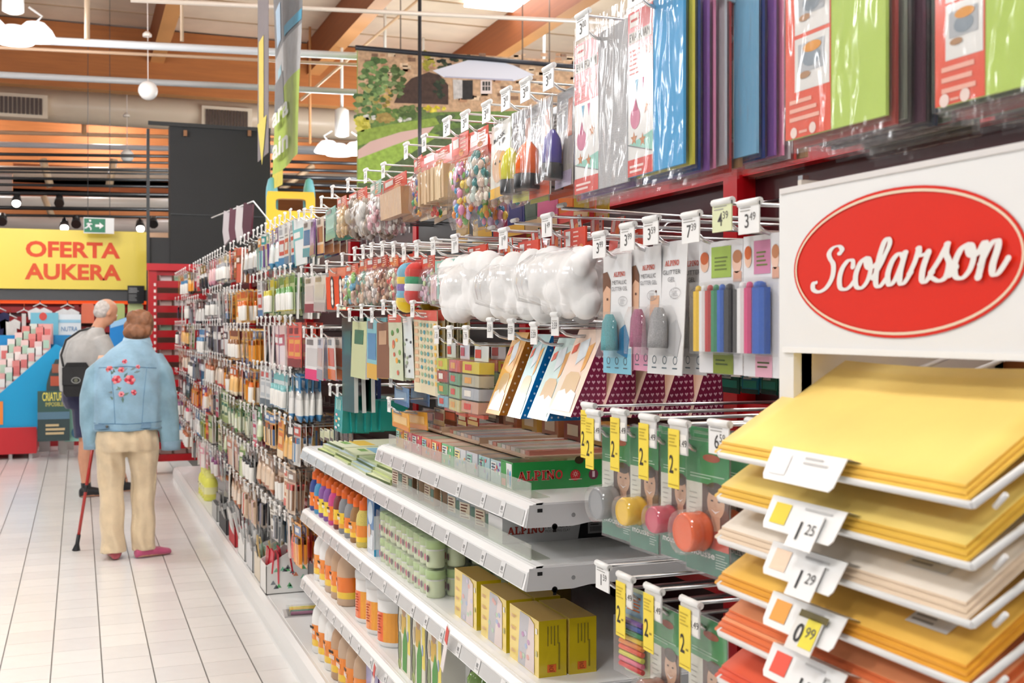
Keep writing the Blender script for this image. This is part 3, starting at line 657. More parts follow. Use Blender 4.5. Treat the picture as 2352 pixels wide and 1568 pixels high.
# book stand
def bk(m, w, h):
    m.rect(0, w, h * .36, h * .62, -.004, '#3c5b57'); m.text('CRIATURAS', w * .55, h * .5, h * .1, -.007, '#e6dc6b', bold=.02, w=w * .8); m.text('IMPOSIBLES', w * .55, h * .43, h * .05, -.007, '#d9cf6b', w=w * .6)
    m.rect(0, w, h * .27, h * .36, -.004, '#5c7d92'); m.lines(w * .25, w * .9, h * .21, 3, h * .05, h * .028, -.006, '#cbb78e')
    m.rect(w * .45, w * .7, h * .84, h * .95, -.006, '#9a5e4a'); m.rect(w * .4, w * .72, h * .68, h * .8, -.006, '#b5563f'); m.rect(w * .72, w * .92, h * .68, h * .8, -.006, '#5aa5b5'); m.rect(w * .7, w * .95, h * .84, h * .95, -.006, '#4f96a6')
card(86, 160, 826, 1014, 13.7, '#3a4a4c', 'dark teal book stand with yellow title CRIATURAS', 'book_stand', 'book stand', bk, .3, [(0, 0), (1, 0), (1, 1), (.55, 1), (.38, .85), (.28, .7), (.25, .45), (0, .33)])
card(122, 168, 800, 838, 14.3, '#2d6e80', 'teal header card with yellow letters above the book stand', body=lambda m, w, h: m.text('CRI', w * .4, h * .55, h * .32, -.004, '#e6d75a', w=w * .6))
card(148, 200, 912, 1014, 13.9, '#8fc3b5', 'pale green display panel behind the man with the bag', body=lambda m, w, h: m.disc(w * .6, h * .2, w * .3, h * .14, -.004, '#4d7d9c'))
# hanging clothes and bags on the wall unit
def garment(px, py, col, lab, pts, Y=15.35, nm='baby_garment', cat='clothes'):
    p = PY(px, py, Y); k = Y / FPX; m = MB(); m.slabpoly([(x * k, z * k) for x, z in pts], -.03, .03, col, 'cloth')
    t = thing(nm, lab, cat, p); obj('fabric', m, t); obj('hanger', MB().tube([(-.08, 0, .01), (0, 0, .05), (.08, 0, .01)], .008, '#e8e8e8', 'plastic').tube([(0, 0, .05), (0, .1, .12)], .006, '#d0d0d0', 'metal'), t)
body = [(-9, 0), (-20, -6), (-18, -22), (-12, -20), (-14, -48), (-4, -62), (6, -62), (14, -48), (13, -20), (19, -22), (20, -6), (9, 0), (0, -6)]
tee = [(-8, 0), (-24, -8), (-22, -26), (-15, -24), (-15, -60), (15, -60), (15, -24), (22, -26), (24, -8), (8, 0), (0, -4)]
garment(23, 732, '#efece8', 'white baby bodysuit hanging at the left edge of the picture', body)
garment(92, 706, '#efeef0', 'white tee behind the light blue display card', tee); garment(155, 708, '#eef0f2', 'white tee hanging just left of the bald man', tee)
garment(-2, 716, '#2a2a52', 'navy garment cut by the left edge of the picture', body); garment(55, 720, '#e6dcd8', 'narrow pale garment beside the white bodysuit', [(-4, 0), (-4, -55), (4, -55), (4, 0)])
for px0, px1, col, lab in ((187, 216, '#ee7a58', 'salmon red bag on the wall unit left of the bald head'), (262, 286, '#c7d98a', 'pale green bag right of the bald head'), (293, 328, '#d7e4a0', 'large pale green bag below the black notice')):
    a, b = PY(px0, 742, 15.45), PY(px1, 697, 15.45); m = MB(); w, h = b.x - a.x, b.z - a.z
    m.slabpoly([(0, 0), (w, 0), (w, h * .9), (w * .9, h), (w * .1, h), (0, h * .9)], -.1, .02, col, 'plastic'); one('carrier_bag', m, lab, 'bag', a)
for i in range(7):
    p = PY(15 + 22 * i, 800 + (i % 2) * 20, 15.4); m = MB(); m.box(-.06, .06, -.04, .04, -.14, .12, rp.choice(['#b56a74', '#dcd3d3', '#8c2f3c', '#e7b6b6']), 'paper'); m.rect(-.04, .04, -.05, .05, -.043, '#f0e8e4'); one('wall_pack', m, 'small pack hanging low on the wall unit, %s from the left' % ORD[i], 'pack', p)
# red end rack with slats facing the aisle end
YR = 12.05
a, b = PY(341, 1098, YR), PY(470, 612, YR)
er = thing('end_rack', 'red end rack with many horizontal slats at the gondola end', 'rack', (0, 0, 0))
obj('post', MB().box(a.x, a.x + .08, YR - .03, YR + .12, .02, b.z, '#b90f1b', 'paint'), er)
obj('post', MB().box(b.x, b.x + .06, YR - .03, YR + .12, .02, b.z, '#a50d18', 'paint'), er)
for i in range(28): obj('slot', MB().box(a.x + .05, a.x + .07, YR - .034, YR - .028, .15 + i * .065, .18 + i * .065, '#f2e8e4', 'paint'), er)
sl = MB().box(a.x + .08, b.x, YR, YR + .05, -.035, .035, '#b40d1a', 'paint').mesh('slat')
z = b.z - .06; i = 0
while z > .12: obj('slat', sl, er, (0, 0, z)); z -= .126; i += 1
obj('back', MB().box(a.x + .08, b.x, YR + .3, YR + .33, .1, b.z - .05, '#77574c', 'paint'), er)
obj('top_panel', MB().box(a.x - .02, b.x, YR - .06, YR - .02, b.z - .05, b.z + .02, '#c21020', 'paint'), er)
z = b.z - .12; j = 0
while z > .2:
    for i in range(3):
        x = a.x + .12 + i * .14
        one('rack_box', MB().box(x, x + .11, YR + .06, YR + .18, z - .03, z + .03, rp.choice(['#eadfd6', '#b8a49a', '#d9c6bc', '#9fc7a8', '#e7e3e0']), 'paper'), 'small pale box in the red end rack, %s shelf, %s place' % (ORD[min(j, 14)], ORD[i]), 'box')
    z -= .126 * 2; j += 1
# ------------------------------------------------------------------ white shelves with price rails in the second and third bay
XS = .92
def shelf(y0, y1, z, lab, guard=None, bc=None):
    t = thing('shelf', lab, 'shelf', (0, 0, 0))
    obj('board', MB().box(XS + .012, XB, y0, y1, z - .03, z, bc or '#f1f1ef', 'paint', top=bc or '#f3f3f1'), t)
    m = MB(); prof = [(XS + .03, z + .002), (XS + .006, z - .002), (XS - .008, z - .012), (XS - .018, z - .05), (XS - .012, z - .053), (XS + .012, z - .03)]
    m.loft([[(x, y, zz) for x, zz in prof] for y in (y0, y1)], '#f4f4f3', 'paint', smooth=False); obj('price_rail', m, t)
    # paper strip in the rail, with little shelf labels
    m = MB(); m.poly([(XS - .0102, y0 + .01, z - .016), (XS - .0102, y1 - .01, z - .016), (XS - .0182, y1 - .01, z - .047), (XS - .0182, y0 + .01, z - .047)], '#cdcdcc', 'gloss'); obj('paper_strip', m, t)
    lm = MB(); lm.poly([(-.0112, -.014, -.015), (-.0112, .014, -.015), (-.0196, .014, -.0475), (-.0196, -.014, -.0475)], '#efefee', 'gloss'); lm.poly([(-.0142, -.005, -.025), (-.0142, .009, -.025), (-.0165, .009, -.034), (-.0165, -.005, -.034)], '#8f8f8e'); lm.poly([(-.0168, -.01, -.036), (-.0168, .009, -.036), (-.0178, .009, -.04), (-.0178, -.01, -.04)], '#b5b5b4')
    lm = lm.mesh('shelf_label'); y = y0 + .14
    while y < y1 - .05: obj('shelf_label', lm, t, (XS, y, z)); y += random.uniform(.13, .19)
    for yy, s in ((y0, 1), (y1, -1)):
        m = MB(); pts = [(XS - .004, z - .004), (XB, z - .004), (XB, z - .046), (XS + .14, z - .048), (XS + .1, z - .054), (XS - .012, z - .053)]
        A = [m.V((x, yy - .0015 * s, q)) for x, q in pts]; B = [m.V((x, yy + .0015 * s, q)) for x, q in pts]
        m.F(A, '#d9d9d8', 'paint'); m.F(B[::-1], '#d9d9d8', 'paint')
        for i in range(len(pts)): m.F((A[i], A[(i + 1) % len(pts)], B[(i + 1) % len(pts)], B[i]), '#e2e2e1', 'paint')
        b = obj('bracket', m, t)
        if s == 1:
            h = MB()
            for cx, cz, r, c in ((XS + .1, z - .03, .005, '#9a9a9a'), (XS + .055, z - .053, .007, '#1a1a1a')):
                h.poly([(cx + r * math.cos(k * PI / 5), yy - .0022, cz + r * math.sin(k * PI / 5)) for k in range(10)], c, 'paint')
            h.poly([(XS + .051, yy - .0022, z - .065), (XS + .059, yy - .0022, z - .065), (XS + .059, yy - .0022, z - .05), (XS + .051, yy - .0022, z - .05)], '#1a1a1a', 'paint'); h.poly([(XS + .014, yy - .0022, z - .012), (XS + .026, yy - .0022, z - .012), (XS + .026, yy - .0022, z - .02), (XS + .014, yy - .0022, z - .02)], '#2a2a2a', 'paint'); obj('slot_hole', h, b)
    if guard:
        g0, g1 = guard; m = MB(); m.box(XS + .022, XS + .025, g0, g1, z, z + .036, '#eef1ec', 'frost'); m.box(XS + .022, XS + .07, g0, g1, z + .001, z + .003, '#eef1ec', 'frost'); obj('front_guard', m, t)
    return t
ZS = [1.114, .976, .706, .415]
shelf(2.30, 3.63, ZS[0], 'top white shelf, the short one with boxes of clay', (2.36, 3.6))
shelf(2.30, 4.97, ZS[1], 'second white shelf with flat papers and clay boxes', (2.36, 3.5))
shelf(2.30, 4.97, ZS[2], 'third white shelf with glitter bottles and yellow boxes')
shelf(2.30, 4.97, ZS[3], 'fourth white shelf with white tubs and farm boxes')
shelf(.97, 2.29, .56, 'empty lower shelf under the mousse packs, coloured dark for shade', None, '#4a4648')  # dark board colour paints in the shade of the lower bay

# generic carton ----------------------------------------------------------------------------------
def carton(name, lab, cat, Y, X, z, wy, dx, h, col, deco=None, top=None, side=None, rzv=0.0, grp=None, mat='gloss', sidedeco=None):
    """front face (aisle side) centred at Y; wy along the aisle, dx deep, h high"""
    t = thing(name, lab, cat, (X, Y, z), FACE + rzv, grp)
    m = MB(); m.box(-wy / 2, wy / 2, 0, dx, 0, h, col, mat, top=top or col, side=side or col); obj('carton', m, t)
    if deco:
        m = MB(); deco(m, wy, h); obj('front_print', m, t)
    if sidedeco:
        m = MB(); m.M = Matrix.Translation((wy / 2, 0, 0)) @ Matrix.Rotation(PI / 2, 4, 'Z'); sidedeco(m, dx, h); obj('side_print', m, t)
    return t
rs = random.Random(21)
# -- top shelf: rows of clay boxes -----------------------------------------------------------------
z1 = ZS[0]
def dgreen(m, w, h):
    m.poly([(-w / 2 + .004, -.001, .004), (w * .05, -.001, .004), (-w * .02, -.001, h - .004), (-w / 2 + .004, -.001, h - .004)], '#4d9a52'); m.poly([(w * .05, -.0012, .004), (w / 2 - .004, -.0012, .004), (w / 2 - .004, -.0012, h - .004), (-w * .02, -.0012, h - .004)], '#e9ebe8'); m.disc(w * .15, h * .45, .006, h * .3, -.0016, '#8f8f93'); m.disc(w * .33, h * .4, .006, h * .3, -.0016, '#3ea0cf'); m.rect(-w * .4, -w * .05, h * .1, h * .35, -.0016, '#d98c6a')
def sgreen(m, w, h):
    slab_text(m, 'ALPINO', w * .205, h * .34, h * .34, -.0014, '#f0d9c9', .07); slab_text(m, 'ALPINO', w * .205, h * .34, h * .34, -.002, '#c6372f')
    m.disc(w * .47, h * .46, h * .2, h * .2, -.0012, '#c22a2c', n=20); m.ring(w * .47, h * .5, h * .06, h * .06, h * .02, -.0018, '#f3d8cf', n=12)
    for k in range(8): a = k * PI / 4; bar(m, w * .47 + h * .08 * math.cos(a), h * .5 + h * .08 * math.sin(a), w * .47 + h * .11 * math.cos(a), h * .5 + h * .11 * math.sin(a), h * .018, -.0018, '#f3d8cf')
    m.rect(w * .42, w * .52, h * .3, h * .33, -.0018, '#f0c4ba')
    m.disc(w * .61, h * .46, h * .19, h * .19, -.0012, '#7a3a4c', n=20); m.rect(w * .6, w * .62, h * .36, h * .58, -.0018, '#e3cdd4'); m.disc(w * .75, h * .48, h * .19, h * .19, -.0012, '#2f7ab8', n=20); m.disc(w * .76, h * .5, h * .08, h * .05, -.0018, '#dce8f0')
    m.disc(w * .5, h, h * .18, h * .14, -.0011, '#3d3010', n=18)
# the green box: its long side faces the near end
p = PX(1177, 1125, XS + .035)
tg = thing('clay_box', 'large green box with ALPINO lettering at the near end of the top shelf', 'box', (XS + .03, 2.49 + .04, z1), FACE)
hb = .066; m = MB(); m.box(-.04, .04, 0, .34, 0, hb, '#3c9a4e', 'gloss', side='#2f9a4a', top='#5f8a58'); obj('carton', m, tg)
m = MB(); dgreen(m, .08, hb); obj('front_print', m, tg); m = MB(); m.M = Matrix.Translation((.04, 0, 0)) @ Matrix.Rotation(PI / 2, 4, 'Z'); sgreen(m, .34, hb); obj('side_print', m, tg)
fronts = [(2.615, .085, '#b9d3d6', 'pale blue wrapped'), (2.705, .085, '#a9c9cf', 'pale teal wrapped'), (2.8, .09, '#c9cdd4', 'silver foil wrapped'), (2.9, .1, '#d3d6da', 'white and violet foil wrapped'), (3.01, .11, '#6fbe84', 'mint green'), (3.115, .09, '#e0654a', 'orange red'), (3.215, .1, '#e88a68', 'salmon'), (3.32, .1, '#d84f66', 'raspberry'), (3.42, .09, '#efa0a0', 'pink'), (3.515, .085, '#efb04c', 'amber')]
def dfoil(c):
    def f(m, w, h):
        m.rect(-w * .45, 0, h * .5, h * .9, -.001, c); m.lines(-w * .4, -w * .05, h * .85, 3, h * .13, h * .07, -.0014, '#6b6a70')
        for i in range(7): x, zz = rs.uniform(-w * .45, w * .4), rs.uniform(h * .05, h * .8); m.rect(x, x + w * .1, zz, zz + h * .15, -.0012 - i * 1e-5, rs.choice(['#d9646c', '#7aa8d8', '#e8a35a', '#8f6ab0', '#f0eee8', '#5fae86']))
    return f
for i, (Y, wy, c, nm) in enumerate(fronts):
    for r in range(4):
        carton('clay_block', '%s clay block, %s row, %s along the top shelf' % (nm, ['front', 'second', 'third', 'fourth'][r], ORD[i]), 'clay block', Y, XS + .035 + r * .115, z1, wy - .004, .11, .058 - .004 * (r % 2), c if r == 0 else rs.choice([c, '#b98a66', '#d9b79a', '#c9cfc0']), dfoil(rs.choice(['#f1efea', '#9fd2c0', '#f5e3a0'])) if r == 0 else None, top=rs.choice(['#d9c2a8', '#c7b59c', '#e3cdb8', '#b9c2a8', '#cdb0a0']))
# open display trays behind, second tier on the top shelf
for i in range(7):
    Y = 2.5 + i * .16
    carton('small_box', 'small red and brown box on the rear step of the top shelf, %s along' % ORD[i], 'box', Y, XS + .33, z1 + .06, .12, .06, .075, rs.choice(['#8e3a30', '#a86a48', '#6a4a3a', '#c9a04a', '#b5382f']), lambda m, w, h: (m.rect(-w * .3, w * .3, h * .4, h * .8, -.001, '#e3d3b8'), m.rect(-w * .3, w * .2, h * .12, h * .26, -.001, '#3a2a22')))
# clear top tray (cardboard) 
for i in range(3):
    t = thing('display_tray', 'flat brown display tray on top of the clay blocks, %s from the near end' % ORD[i], 'tray', (XS + .1, 2.76 + i * .345, z1 + .0625), FACE); m = MB(); m.box(-.17, .17, 0, .26, 0, .004, '#c7ab90', 'paper'); m.box(-.17, .17, .255, .26, 0, .03, '#a57c58', 'paper'); m.box(-.17, -.166, 0, .26, 0, .02, '#c7ab90', 'paper'); obj('tray_body', m, t)
    for j in range(9):
        m = MB(); m.box(-.15 + j * .034, -.122 + j * .034, .02, .24, .004, .014, rs.choice(['#e6d0c0', '#d9d6d4', '#f0e0d4', '#d99080', '#c9d6c4', '#eeeeea', '#c9c9cc', '#dcb0a8']), 'gloss'); obj('clay_bar', m, t)
# -- second shelf: white plastilina box, wrapped clay bricks, flat papers --------------------------
z2 = ZS[1]
tp = thing('clay_box', 'white and black box reading ALPINO PLASTILINA on the second shelf', 'box', (XS + .03, 2.61, z2), FACE)
m = MB(); m.box(-.05, .05, 0, .33, 0, .062, '#d8d8d8', 'gloss', side='#cfcfd0', top='#e2e2e2'); obj('carton', m, tp)
m = MB(); m.M = Matrix.Translation((.05, 0, 0)) @ Matrix.Rotation(PI / 2, 4, 'Z'); w, h = .33, .062
slab_text(m, 'ALPINO', w * .185, h * .36, h * .3, -.002, '#a8382c'); m.text('PLASTILINA', w * .437, h * .52, h * .17, -.0015, '#4a4a4c', w=w * .2); m.text('MODELLING CLAY', w * .437, h * .36, h * .1, -.0015, '#6a6a6c', w=w * .2)
m.poly([(w * .6, -.0012, .002), (w - .002, -.0012, .002), (w - .002, -.0012, h - .001), (w * .68, -.0012, h - .001), (w * .62, -.0012, h * .6)], '#1d1d1f'); m.rect(w * .68, w * .82, h * .2, h * .75, -.002, '#9a9a9a'); m.lines(w * .7, w * .8, h * .68, 2, h * .1, h * .05, -.0024, '#3c3c3c')
for k in range(9): m.rect(w * (.7 + .011 * k), w * (.705 + .011 * k), h * .28, h * .48, -.0024, '#2a2a2a')
obj('side_print', m, tp)
br = [(2.74, .1, '#a8a49c', 'silver grey foil'), (2.86, .1, '#9aa3a6', 'grey foil'), (2.98, .1, '#8fa3ad', 'blue grey foil'), (3.1, .11, '#b09078', 'brown striped'), (3.22, .11, '#c79a72', 'tan'), (3.34, .1, '#b89a80', 'beige'), (3.46, .11, '#8a6a50', 'brown'), (3.58, .1, '#9a9484', 'olive grey')]
for i, (Y, wy, c, nm) in enumerate(br):
    for r in range(2):
        t = carton('clay_brick', '%s clay brick, %s row, %s from the near end of the second shelf' % (nm, ['front', 'back'][r], ORD[i]), 'clay brick', Y, XS + .045 + r * .15, z2, wy - .006, .13, .06, c, (lambda m, w, h: (m.rect(-w * .45, w * .1, h * .2, h * .9, -.001, '#e6d7c0'), m.lines(-w * .4, w * .05, h * .82, 5, h * .13, h * .06, -.0014, '#7a4a3a'), m.rect(w * .15, w * .45, h * .2, h * .8, -.001, '#6f8a7c'))) if r == 0 else None, top='#8a7560', rzv=rs.uniform(-.25, .25) if r == 0 else 0)
for i in range(16):
    Y = 3.78 + (i % 4) * .29; c = rs.choice(['#d9e3a8', '#e6ecc4', '#cfdc96', '#dfe6c8', '#c9dbe6']); k = i // 4
    t = thing('paper_pad', 'flat pale green paper pad, layer %s, %s from the near end of the second shelf' % (ORD[k], ORD[i % 4]), 'paper pad', (XS + .03 + .012 * k, Y, z2 + .0095 * k), FACE + rs.uniform(-.05, .05)); m = MB(); m.box(-.14, .14, 0, .3, 0, .009, '#b9c48a', 'paper', top=c, front='#5a6a3a' if i % 3 == 0 else '#c9cfa8'); obj('pad', m, t)
    if k == 3:
        m = MB(); m.M = Matrix.Translation((0, .1, .0095)) @ Matrix.Rotation(-PI / 2, 4, 'X'); m.rect(-.1, .1, -.02, .05, 0, rs.choice(['#f0a044', '#a8cf6a', '#e8c64a', '#8fc4dc']), 'paper'); m.rect(-.08, .02, -.06, -.03, 0, '#7fae5a', 'paper'); obj('cover_print', m, t)
# -- third shelf: glitter bottles, boxes, tubs, tempera boxes ---------------------------------------
z3 = ZS[2]
_bt = {}
def bottle(lab, X, Y, z, h, r, col, lab1, lab2, cap='#ee6a1c', mat='glitter', grp=None):
    k = (h, r, col, lab1, lab2, mat, cap)
    if k not in _bt:
        b = MB().lathe([(r * .9, 0), (r, .006), (r, h * .55), (r * .9, h * .66), (r * .6, h * .76), (r * .45, h * .8)], col, mat, n=16)
        l = MB().loft([[((r + .0006) * math.cos(2 * PI * i / 16), (r + .0006) * math.sin(2 * PI * i / 16), zz) for i in range(16)] for zz in (h * .12, h * .22, h * .45)], [lab2, lab1], 'gloss', caps=False)
        for i in range(4): l.rect(-r * .5 + i * r * .22, -r * .36 + i * r * .22, h * .3, h * .36, -r - .0012, '#f6f0e6')
        l.rect(-r * .55, r * .1, h * .38, h * .42, -r * 1.0 - .0012, '#3a2a20')
        c = MB().lathe([(r * .62, h * .74), (r * .68, h * .76), (r * .64, h * .92), (r * .4, h * .935), (r * .3, h * .98), (r * .16, h)], cap, 'plastic', n=14)
        _bt[k] = (b.mesh('bottle_body'), l.mesh('label'), c.mesh('cap'))
    t = thing('paint_bottle', lab, 'bottle', (X, Y, z), FACE + random.uniform(-.3, .3), grp); b, l, c = _bt[k]
    obj('bottle_body', b, t); obj('label', l, t); obj('cap', c, t); return t
BC = [(853, '#efd86a', '#f08a28', '#f5c92e', 'pale yellow'), (805, '#a8783c', '#e8952e', '#f2c43a', 'gold'), (790, '#9a9c9e', '#ee7d22', '#f1d23c', 'silver'), (775, '#8f9194', '#f1c92e', '#e9a02c', 'dark silver'), (762, '#7c2418', '#f0c430', '#ee8a24', 'copper red'), (750, '#e0408e', '#ef7a20', '#ef7a20', 'pink'), (738, '#8e52a8', '#f0d23a', '#f3dc55', 'purple'), (727, '#8a4ca4', '#f0d23a', '#f3dc55', 'violet'), (718, '#3f9fd0', '#f07a1e', '#f07a1e', 'light blue'), (710, '#1d3f96', '#f07a1e', '#f07a1e', 'dark blue')]
for i, (px, c, l1, l2, nm) in enumerate(BC):
    Y = 4.02 + i * .098
    for r in range(3):
        bottle('%s glitter paint bottle, %s in its line on the third shelf' % (nm, ['front', 'second', 'third'][r]), XS + .045 + r * .075, Y, z3, .178 - .003 * (i % 3), .033, c, l1, l2, grp='glitter paint bottles on the third shelf')
def dblue(m, w, h): m.rect(-w * .45, w * .45, h * .45, h * .95, -.001, '#6f90b8'); m.disc(0, h * .72, w * .36, h * .2, -.0014, '#c8d6e2'); m.rect(-w * .35, w * .35, h * .1, h * .35, -.001, '#dfe4e8'); m.disc(-w * .15, h * .4, w * .2, h * .12, -.0016, '#e3c4b0')
def sblue(m, w, h): m.rect(0, w, h * .7, h, -.001, '#1f4f8a'); m.rect(0, w, 0, h * .12, -.001, '#2aa0d0'); m.disc(w * .5, h * .82, w * .3, w * .3, -.0014, '#b9cdd9'); m.lines(w * .2, w * .7, h * .55, 4, h * .1, h * .03, -.0014, '#8a93a0')
for r in range(3):
    carton('craft_box', 'tall grey and blue craft box on the third shelf, %s one' % ['front', 'second', 'rear'][r], 'box', 3.88, XS + .03 + r * .11, z3, .1, .1, .2, '#c4ccd4', dblue if r == 0 else None, side='#c9d0d8', sidedeco=sblue)
_tub = {}
def tubpack(lab, Y, X, z, n=3):
    """a shrink-wrapped brick of green pots"""
    t = thing('pot_pack', lab, 'pot pack', (X, Y, z), FACE)
    if not _tub:
        _tub['pot'] = MB().lathe([(.026, 0), (.028, .006), (.028, .05), (.026, .054), (.03, .055), (.03, .078), (.026, .08)], ['#dbe6c0', '#dbe6c0', '#eef0ea', '#d6e4b4', '#b9d494', '#c6dca4'], 'plastic', n=14).disc(-.012, .028, .009, .011, -.0285, '#c2506a', n=10).disc(.012, .028, .009, .011, -.0285, '#6a3a56', n=10).mesh('pot')
        _tub['film'] = MB().loft([[(x * s, y * s2, zz) for x, y in ((-.1, 0), (-.097, -.004), (.097, -.004), (.1, 0), (.1, .12), (.097, .124), (-.097, .124), (-.1, .12))] for zz, s, s2 in ((-.001, 1, 1), (.075, 1, 1), (.086, .94, .94))], '#eef2e0', 'film', smooth=False).mesh('shrink_film')
    for i in range(3):
        for j in range(2): obj('pot', _tub['pot'], t, (-.065 + i * .065, .03 + j * .063, 0))
    obj('shrink_film', _tub['film'], t, (0, -.003, 0)); return t
for k in range(3):
    for l in range(2):
        for r in range(2): tubpack('wrapped pack of pale green pots, %s column, %s layer, %s row' % (['near', 'middle', 'far'][k], ['lower', 'upper'][l], ['front', 'back'][r]), 3.27 + k * .205, XS + .03 + r * .14, z3 + l * .088)
def dyel(m, w, h):
    m.poly([(-w * .2, -.001, .002), (w * .05, -.001, .002), (w * .2, -.001, h * .98), (-w * .12, -.001, h * .98)], '#c9c6c9'); m.poly([(w * .05, -.0012, .002), (w * .36, -.0012, .002), (w * .36, -.0012, h * .9), (w * .2, -.0012, h * .98)], '#e9d9d4')
    for i in range(9): x, zz = rs.uniform(-w * .15, w * .3), rs.uniform(h * .08, h * .9); m.disc(x, zz, w * .05, h * .05, -.0016 - i * 1e-5, rs.choice(['#c9a0c0', '#b5c0d8', '#e8b7b0', '#d9d0e0', '#c2d8c0']), n=7)
    for zz in (.2, .42, .62, .84): m.lines(-w * .44, -w * .24, h * zz, 3, h * .022, h * .01, -.0016, '#d6a88a')
    m.rect(w * .4, w * .46, h * .75, h * .85, -.0014, '#f2eee6'); m.rect(w * .4, w * .46, h * .35, h * .45, -.0014, '#c8c490')
def syel(m, w, h):
    m.rect(w * .3, w * .62, h * .08, h * .22, -.001, '#e8702e'); m.text('JOVI', w * .52, h * .15, w * .16, -.0015, '#7a2a18', rot=PI / 2, w=h * .12)
    for i in range(4): m.rect(w * (.3 + .12 * i), w * (.34 + .12 * i), h * (.55 + .03 * (i % 2)), h * .9, -.001, '#8a7a1c')
    m.rect(w * .7, w * .76, h * .12, h * .6, -.001, '#8a7a1c')
for i, Y in enumerate((2.47, 2.68, 2.9)):
    for r in range(2):
        if i == 2 and r == 1: continue
        carton('tempera_box', 'yellow tempera paint box, %s from the near end, %s row of the third shelf' % (ORD[i], ['front', 'back'][r]), 'paint box', Y + .0, XS + .05 + r * .075, z3, .185, .068, .128, '#f1d46a', dyel if r == 0 else None, side='#cdb51c', top='#c9a24c', sidedeco=syel, mat='gloss')
carton('tempera_box', 'yellow tempera box pushed to the back beside the green pots', 'paint box', 3.05, XS + .3, z3, .3, .06, .15, '#d8b040', lambda m, w, h: m.rect(-w * .1, w * .2, h * .1, h * .9, -.001, '#7a2f3c'), side='#6a5214')
# -- fourth shelf ------------------------------------------------------------------------------------
z4 = ZS[3]
for i, (c, l1, nm) in enumerate((('#c9a98c', '#ef7a24', 'beige'), ('#c4a284', '#f08428', 'tan'), ('#cbb098', '#ef7a24', 'light brown'), ('#f1efec', '#ef8a2c', 'white'), ('#f3f1ee', '#f0932e', 'second white'))):
    for r in range(2): bottle('large %s glue bottle with orange cap, %s in line, fourth shelf' % (nm, ['front', 'back'][r]), XS + .07 + r * .11, 4.38 + i * .117, z4, .25, .05, c, l1, '#f2c83c', mat='plastic', grp='large glue bottles on the fourth shelf')
def tub(lab, X, Y, z, r, h, lc):
    t = thing('white_tub', lab, 'tub', (X, Y, z), FACE + .3); obj('tub_body', MB().lathe([(r * .9, 0), (r, .01), (r, h * .86), (r * .97, h * .88)], '#f1efec', 'plastic', n=22), t)
    obj('lid', MB().lathe([(r * 1.04, h * .84), (r * 1.04, h * .97), (r * .96, h), (r * .8, h * .99)], '#dfdedc', 'plastic', n=22), t)
    m = MB(); a0, a1 = PI * 1.15, PI * 1.85; n = 10
    for i in range(n):
        a, b = a0 + (a1 - a0) * i / n, a0 + (a1 - a0) * (i + 1) / n; R = r + .0008; c = lc if i < n * .55 else '#f0a02e'
        m.poly([(R * math.cos(a), R * math.sin(a), h * .1), (R * math.cos(b), R * math.sin(b), h * .1), (R * math.cos(b), R * math.sin(b), h * .62), (R * math.cos(a), R * math.sin(a), h * .62)], c, 'gloss')
    m.lines(-r * .22, r * .12, h * .56, 7, h * .05, h * .02, -r - .0016, '#b5401c'); obj('label', m, t); return t
for i in range(3):
    for r in range(2): tub('white glue tub with orange label, %s from the near end, %s row' % (ORD[i], ['front', 'back'][r]), XS + .1 + r * .16, 3.78 + i * .165, z4, .068, .19, ['#ee6426', '#f08a3a', '#ef7030'][i])
def dfarm(m, w, h):
    m.rect(-w / 2 + .002, w / 2 - .002, 0, h, -.0006, '#e4dfcc'); m.rect(w * .28, w * .48, h * .3, h, -.001, '#ecd86a'); m.disc(-w * .02, h * .82, w * .16, h * .1, -.0014, '#b9977a'); m.rect(-w * .2, w * .16, h * .5, h * .74, -.0012, '#d9b45a'); m.poly([(-w * .1, -.0016, .01), (w * .22, -.0016, .01), (w * .26, -.0016, h * .45), (w * .08, -.0016, h * .62), (-.1 * w, -.0016, h * .4)], '#5c9a4e'); m.disc(-w * .32, h * .3, w * .12, h * .2, -.0018, '#8f9a70'); m.disc(-w * .3, h * .62, w * .08, h * .1, -.0018, '#c9b89c'); m.disc(w * .32, h * .52, w * .06, h * .07, -.0018, '#9aa8b8'); m.disc(-w * .35, h * .08, w * .12, h * .06, -.0019, '#b5c27c')
for i in range(3):
    t = carton('farm_box', 'farm craft box with green figures, %s from the near end of the fourth shelf' % ORD[i], 'craft box', 3.12 + i * .16, XS + .03, z4, .145, .1, .245, '#d9d6cc', dfarm, side='#c6c4ba')
    m = MB(); pts = [(-.072, .245), (-.062, .2), (-.07, .15), (-.06, .11), (-.066, .06), (-.05, 0)]
    for a, b in zip(pts, pts[1:]): bar(m, a[0], a[1], b[0], b[1], .006, -.002, '#2a2420')
    obj('wavy_edge', m, t)
t = carton('clay_kit', 'grey kit box with red lettering behind the netted sand toys', 'box', 2.98, XS + .1, z4, .14, .2, .24, '#dcdcda', lambda m, w, h: (slab_text(m, 'ALPINO', -.005, h * .8, .02, -.001, '#b8402e'), m.lines(-w * .35, w * .2, h * .72, 2, .02, .01, -.001, '#8a8a8a'), m.ring(0, h * .45, w * .22, h * .12, .006, -.001, '#5a5a58'), m.rect(-w * .3, w * .3, h * .14, h * .17, -.001, '#c0402e')))
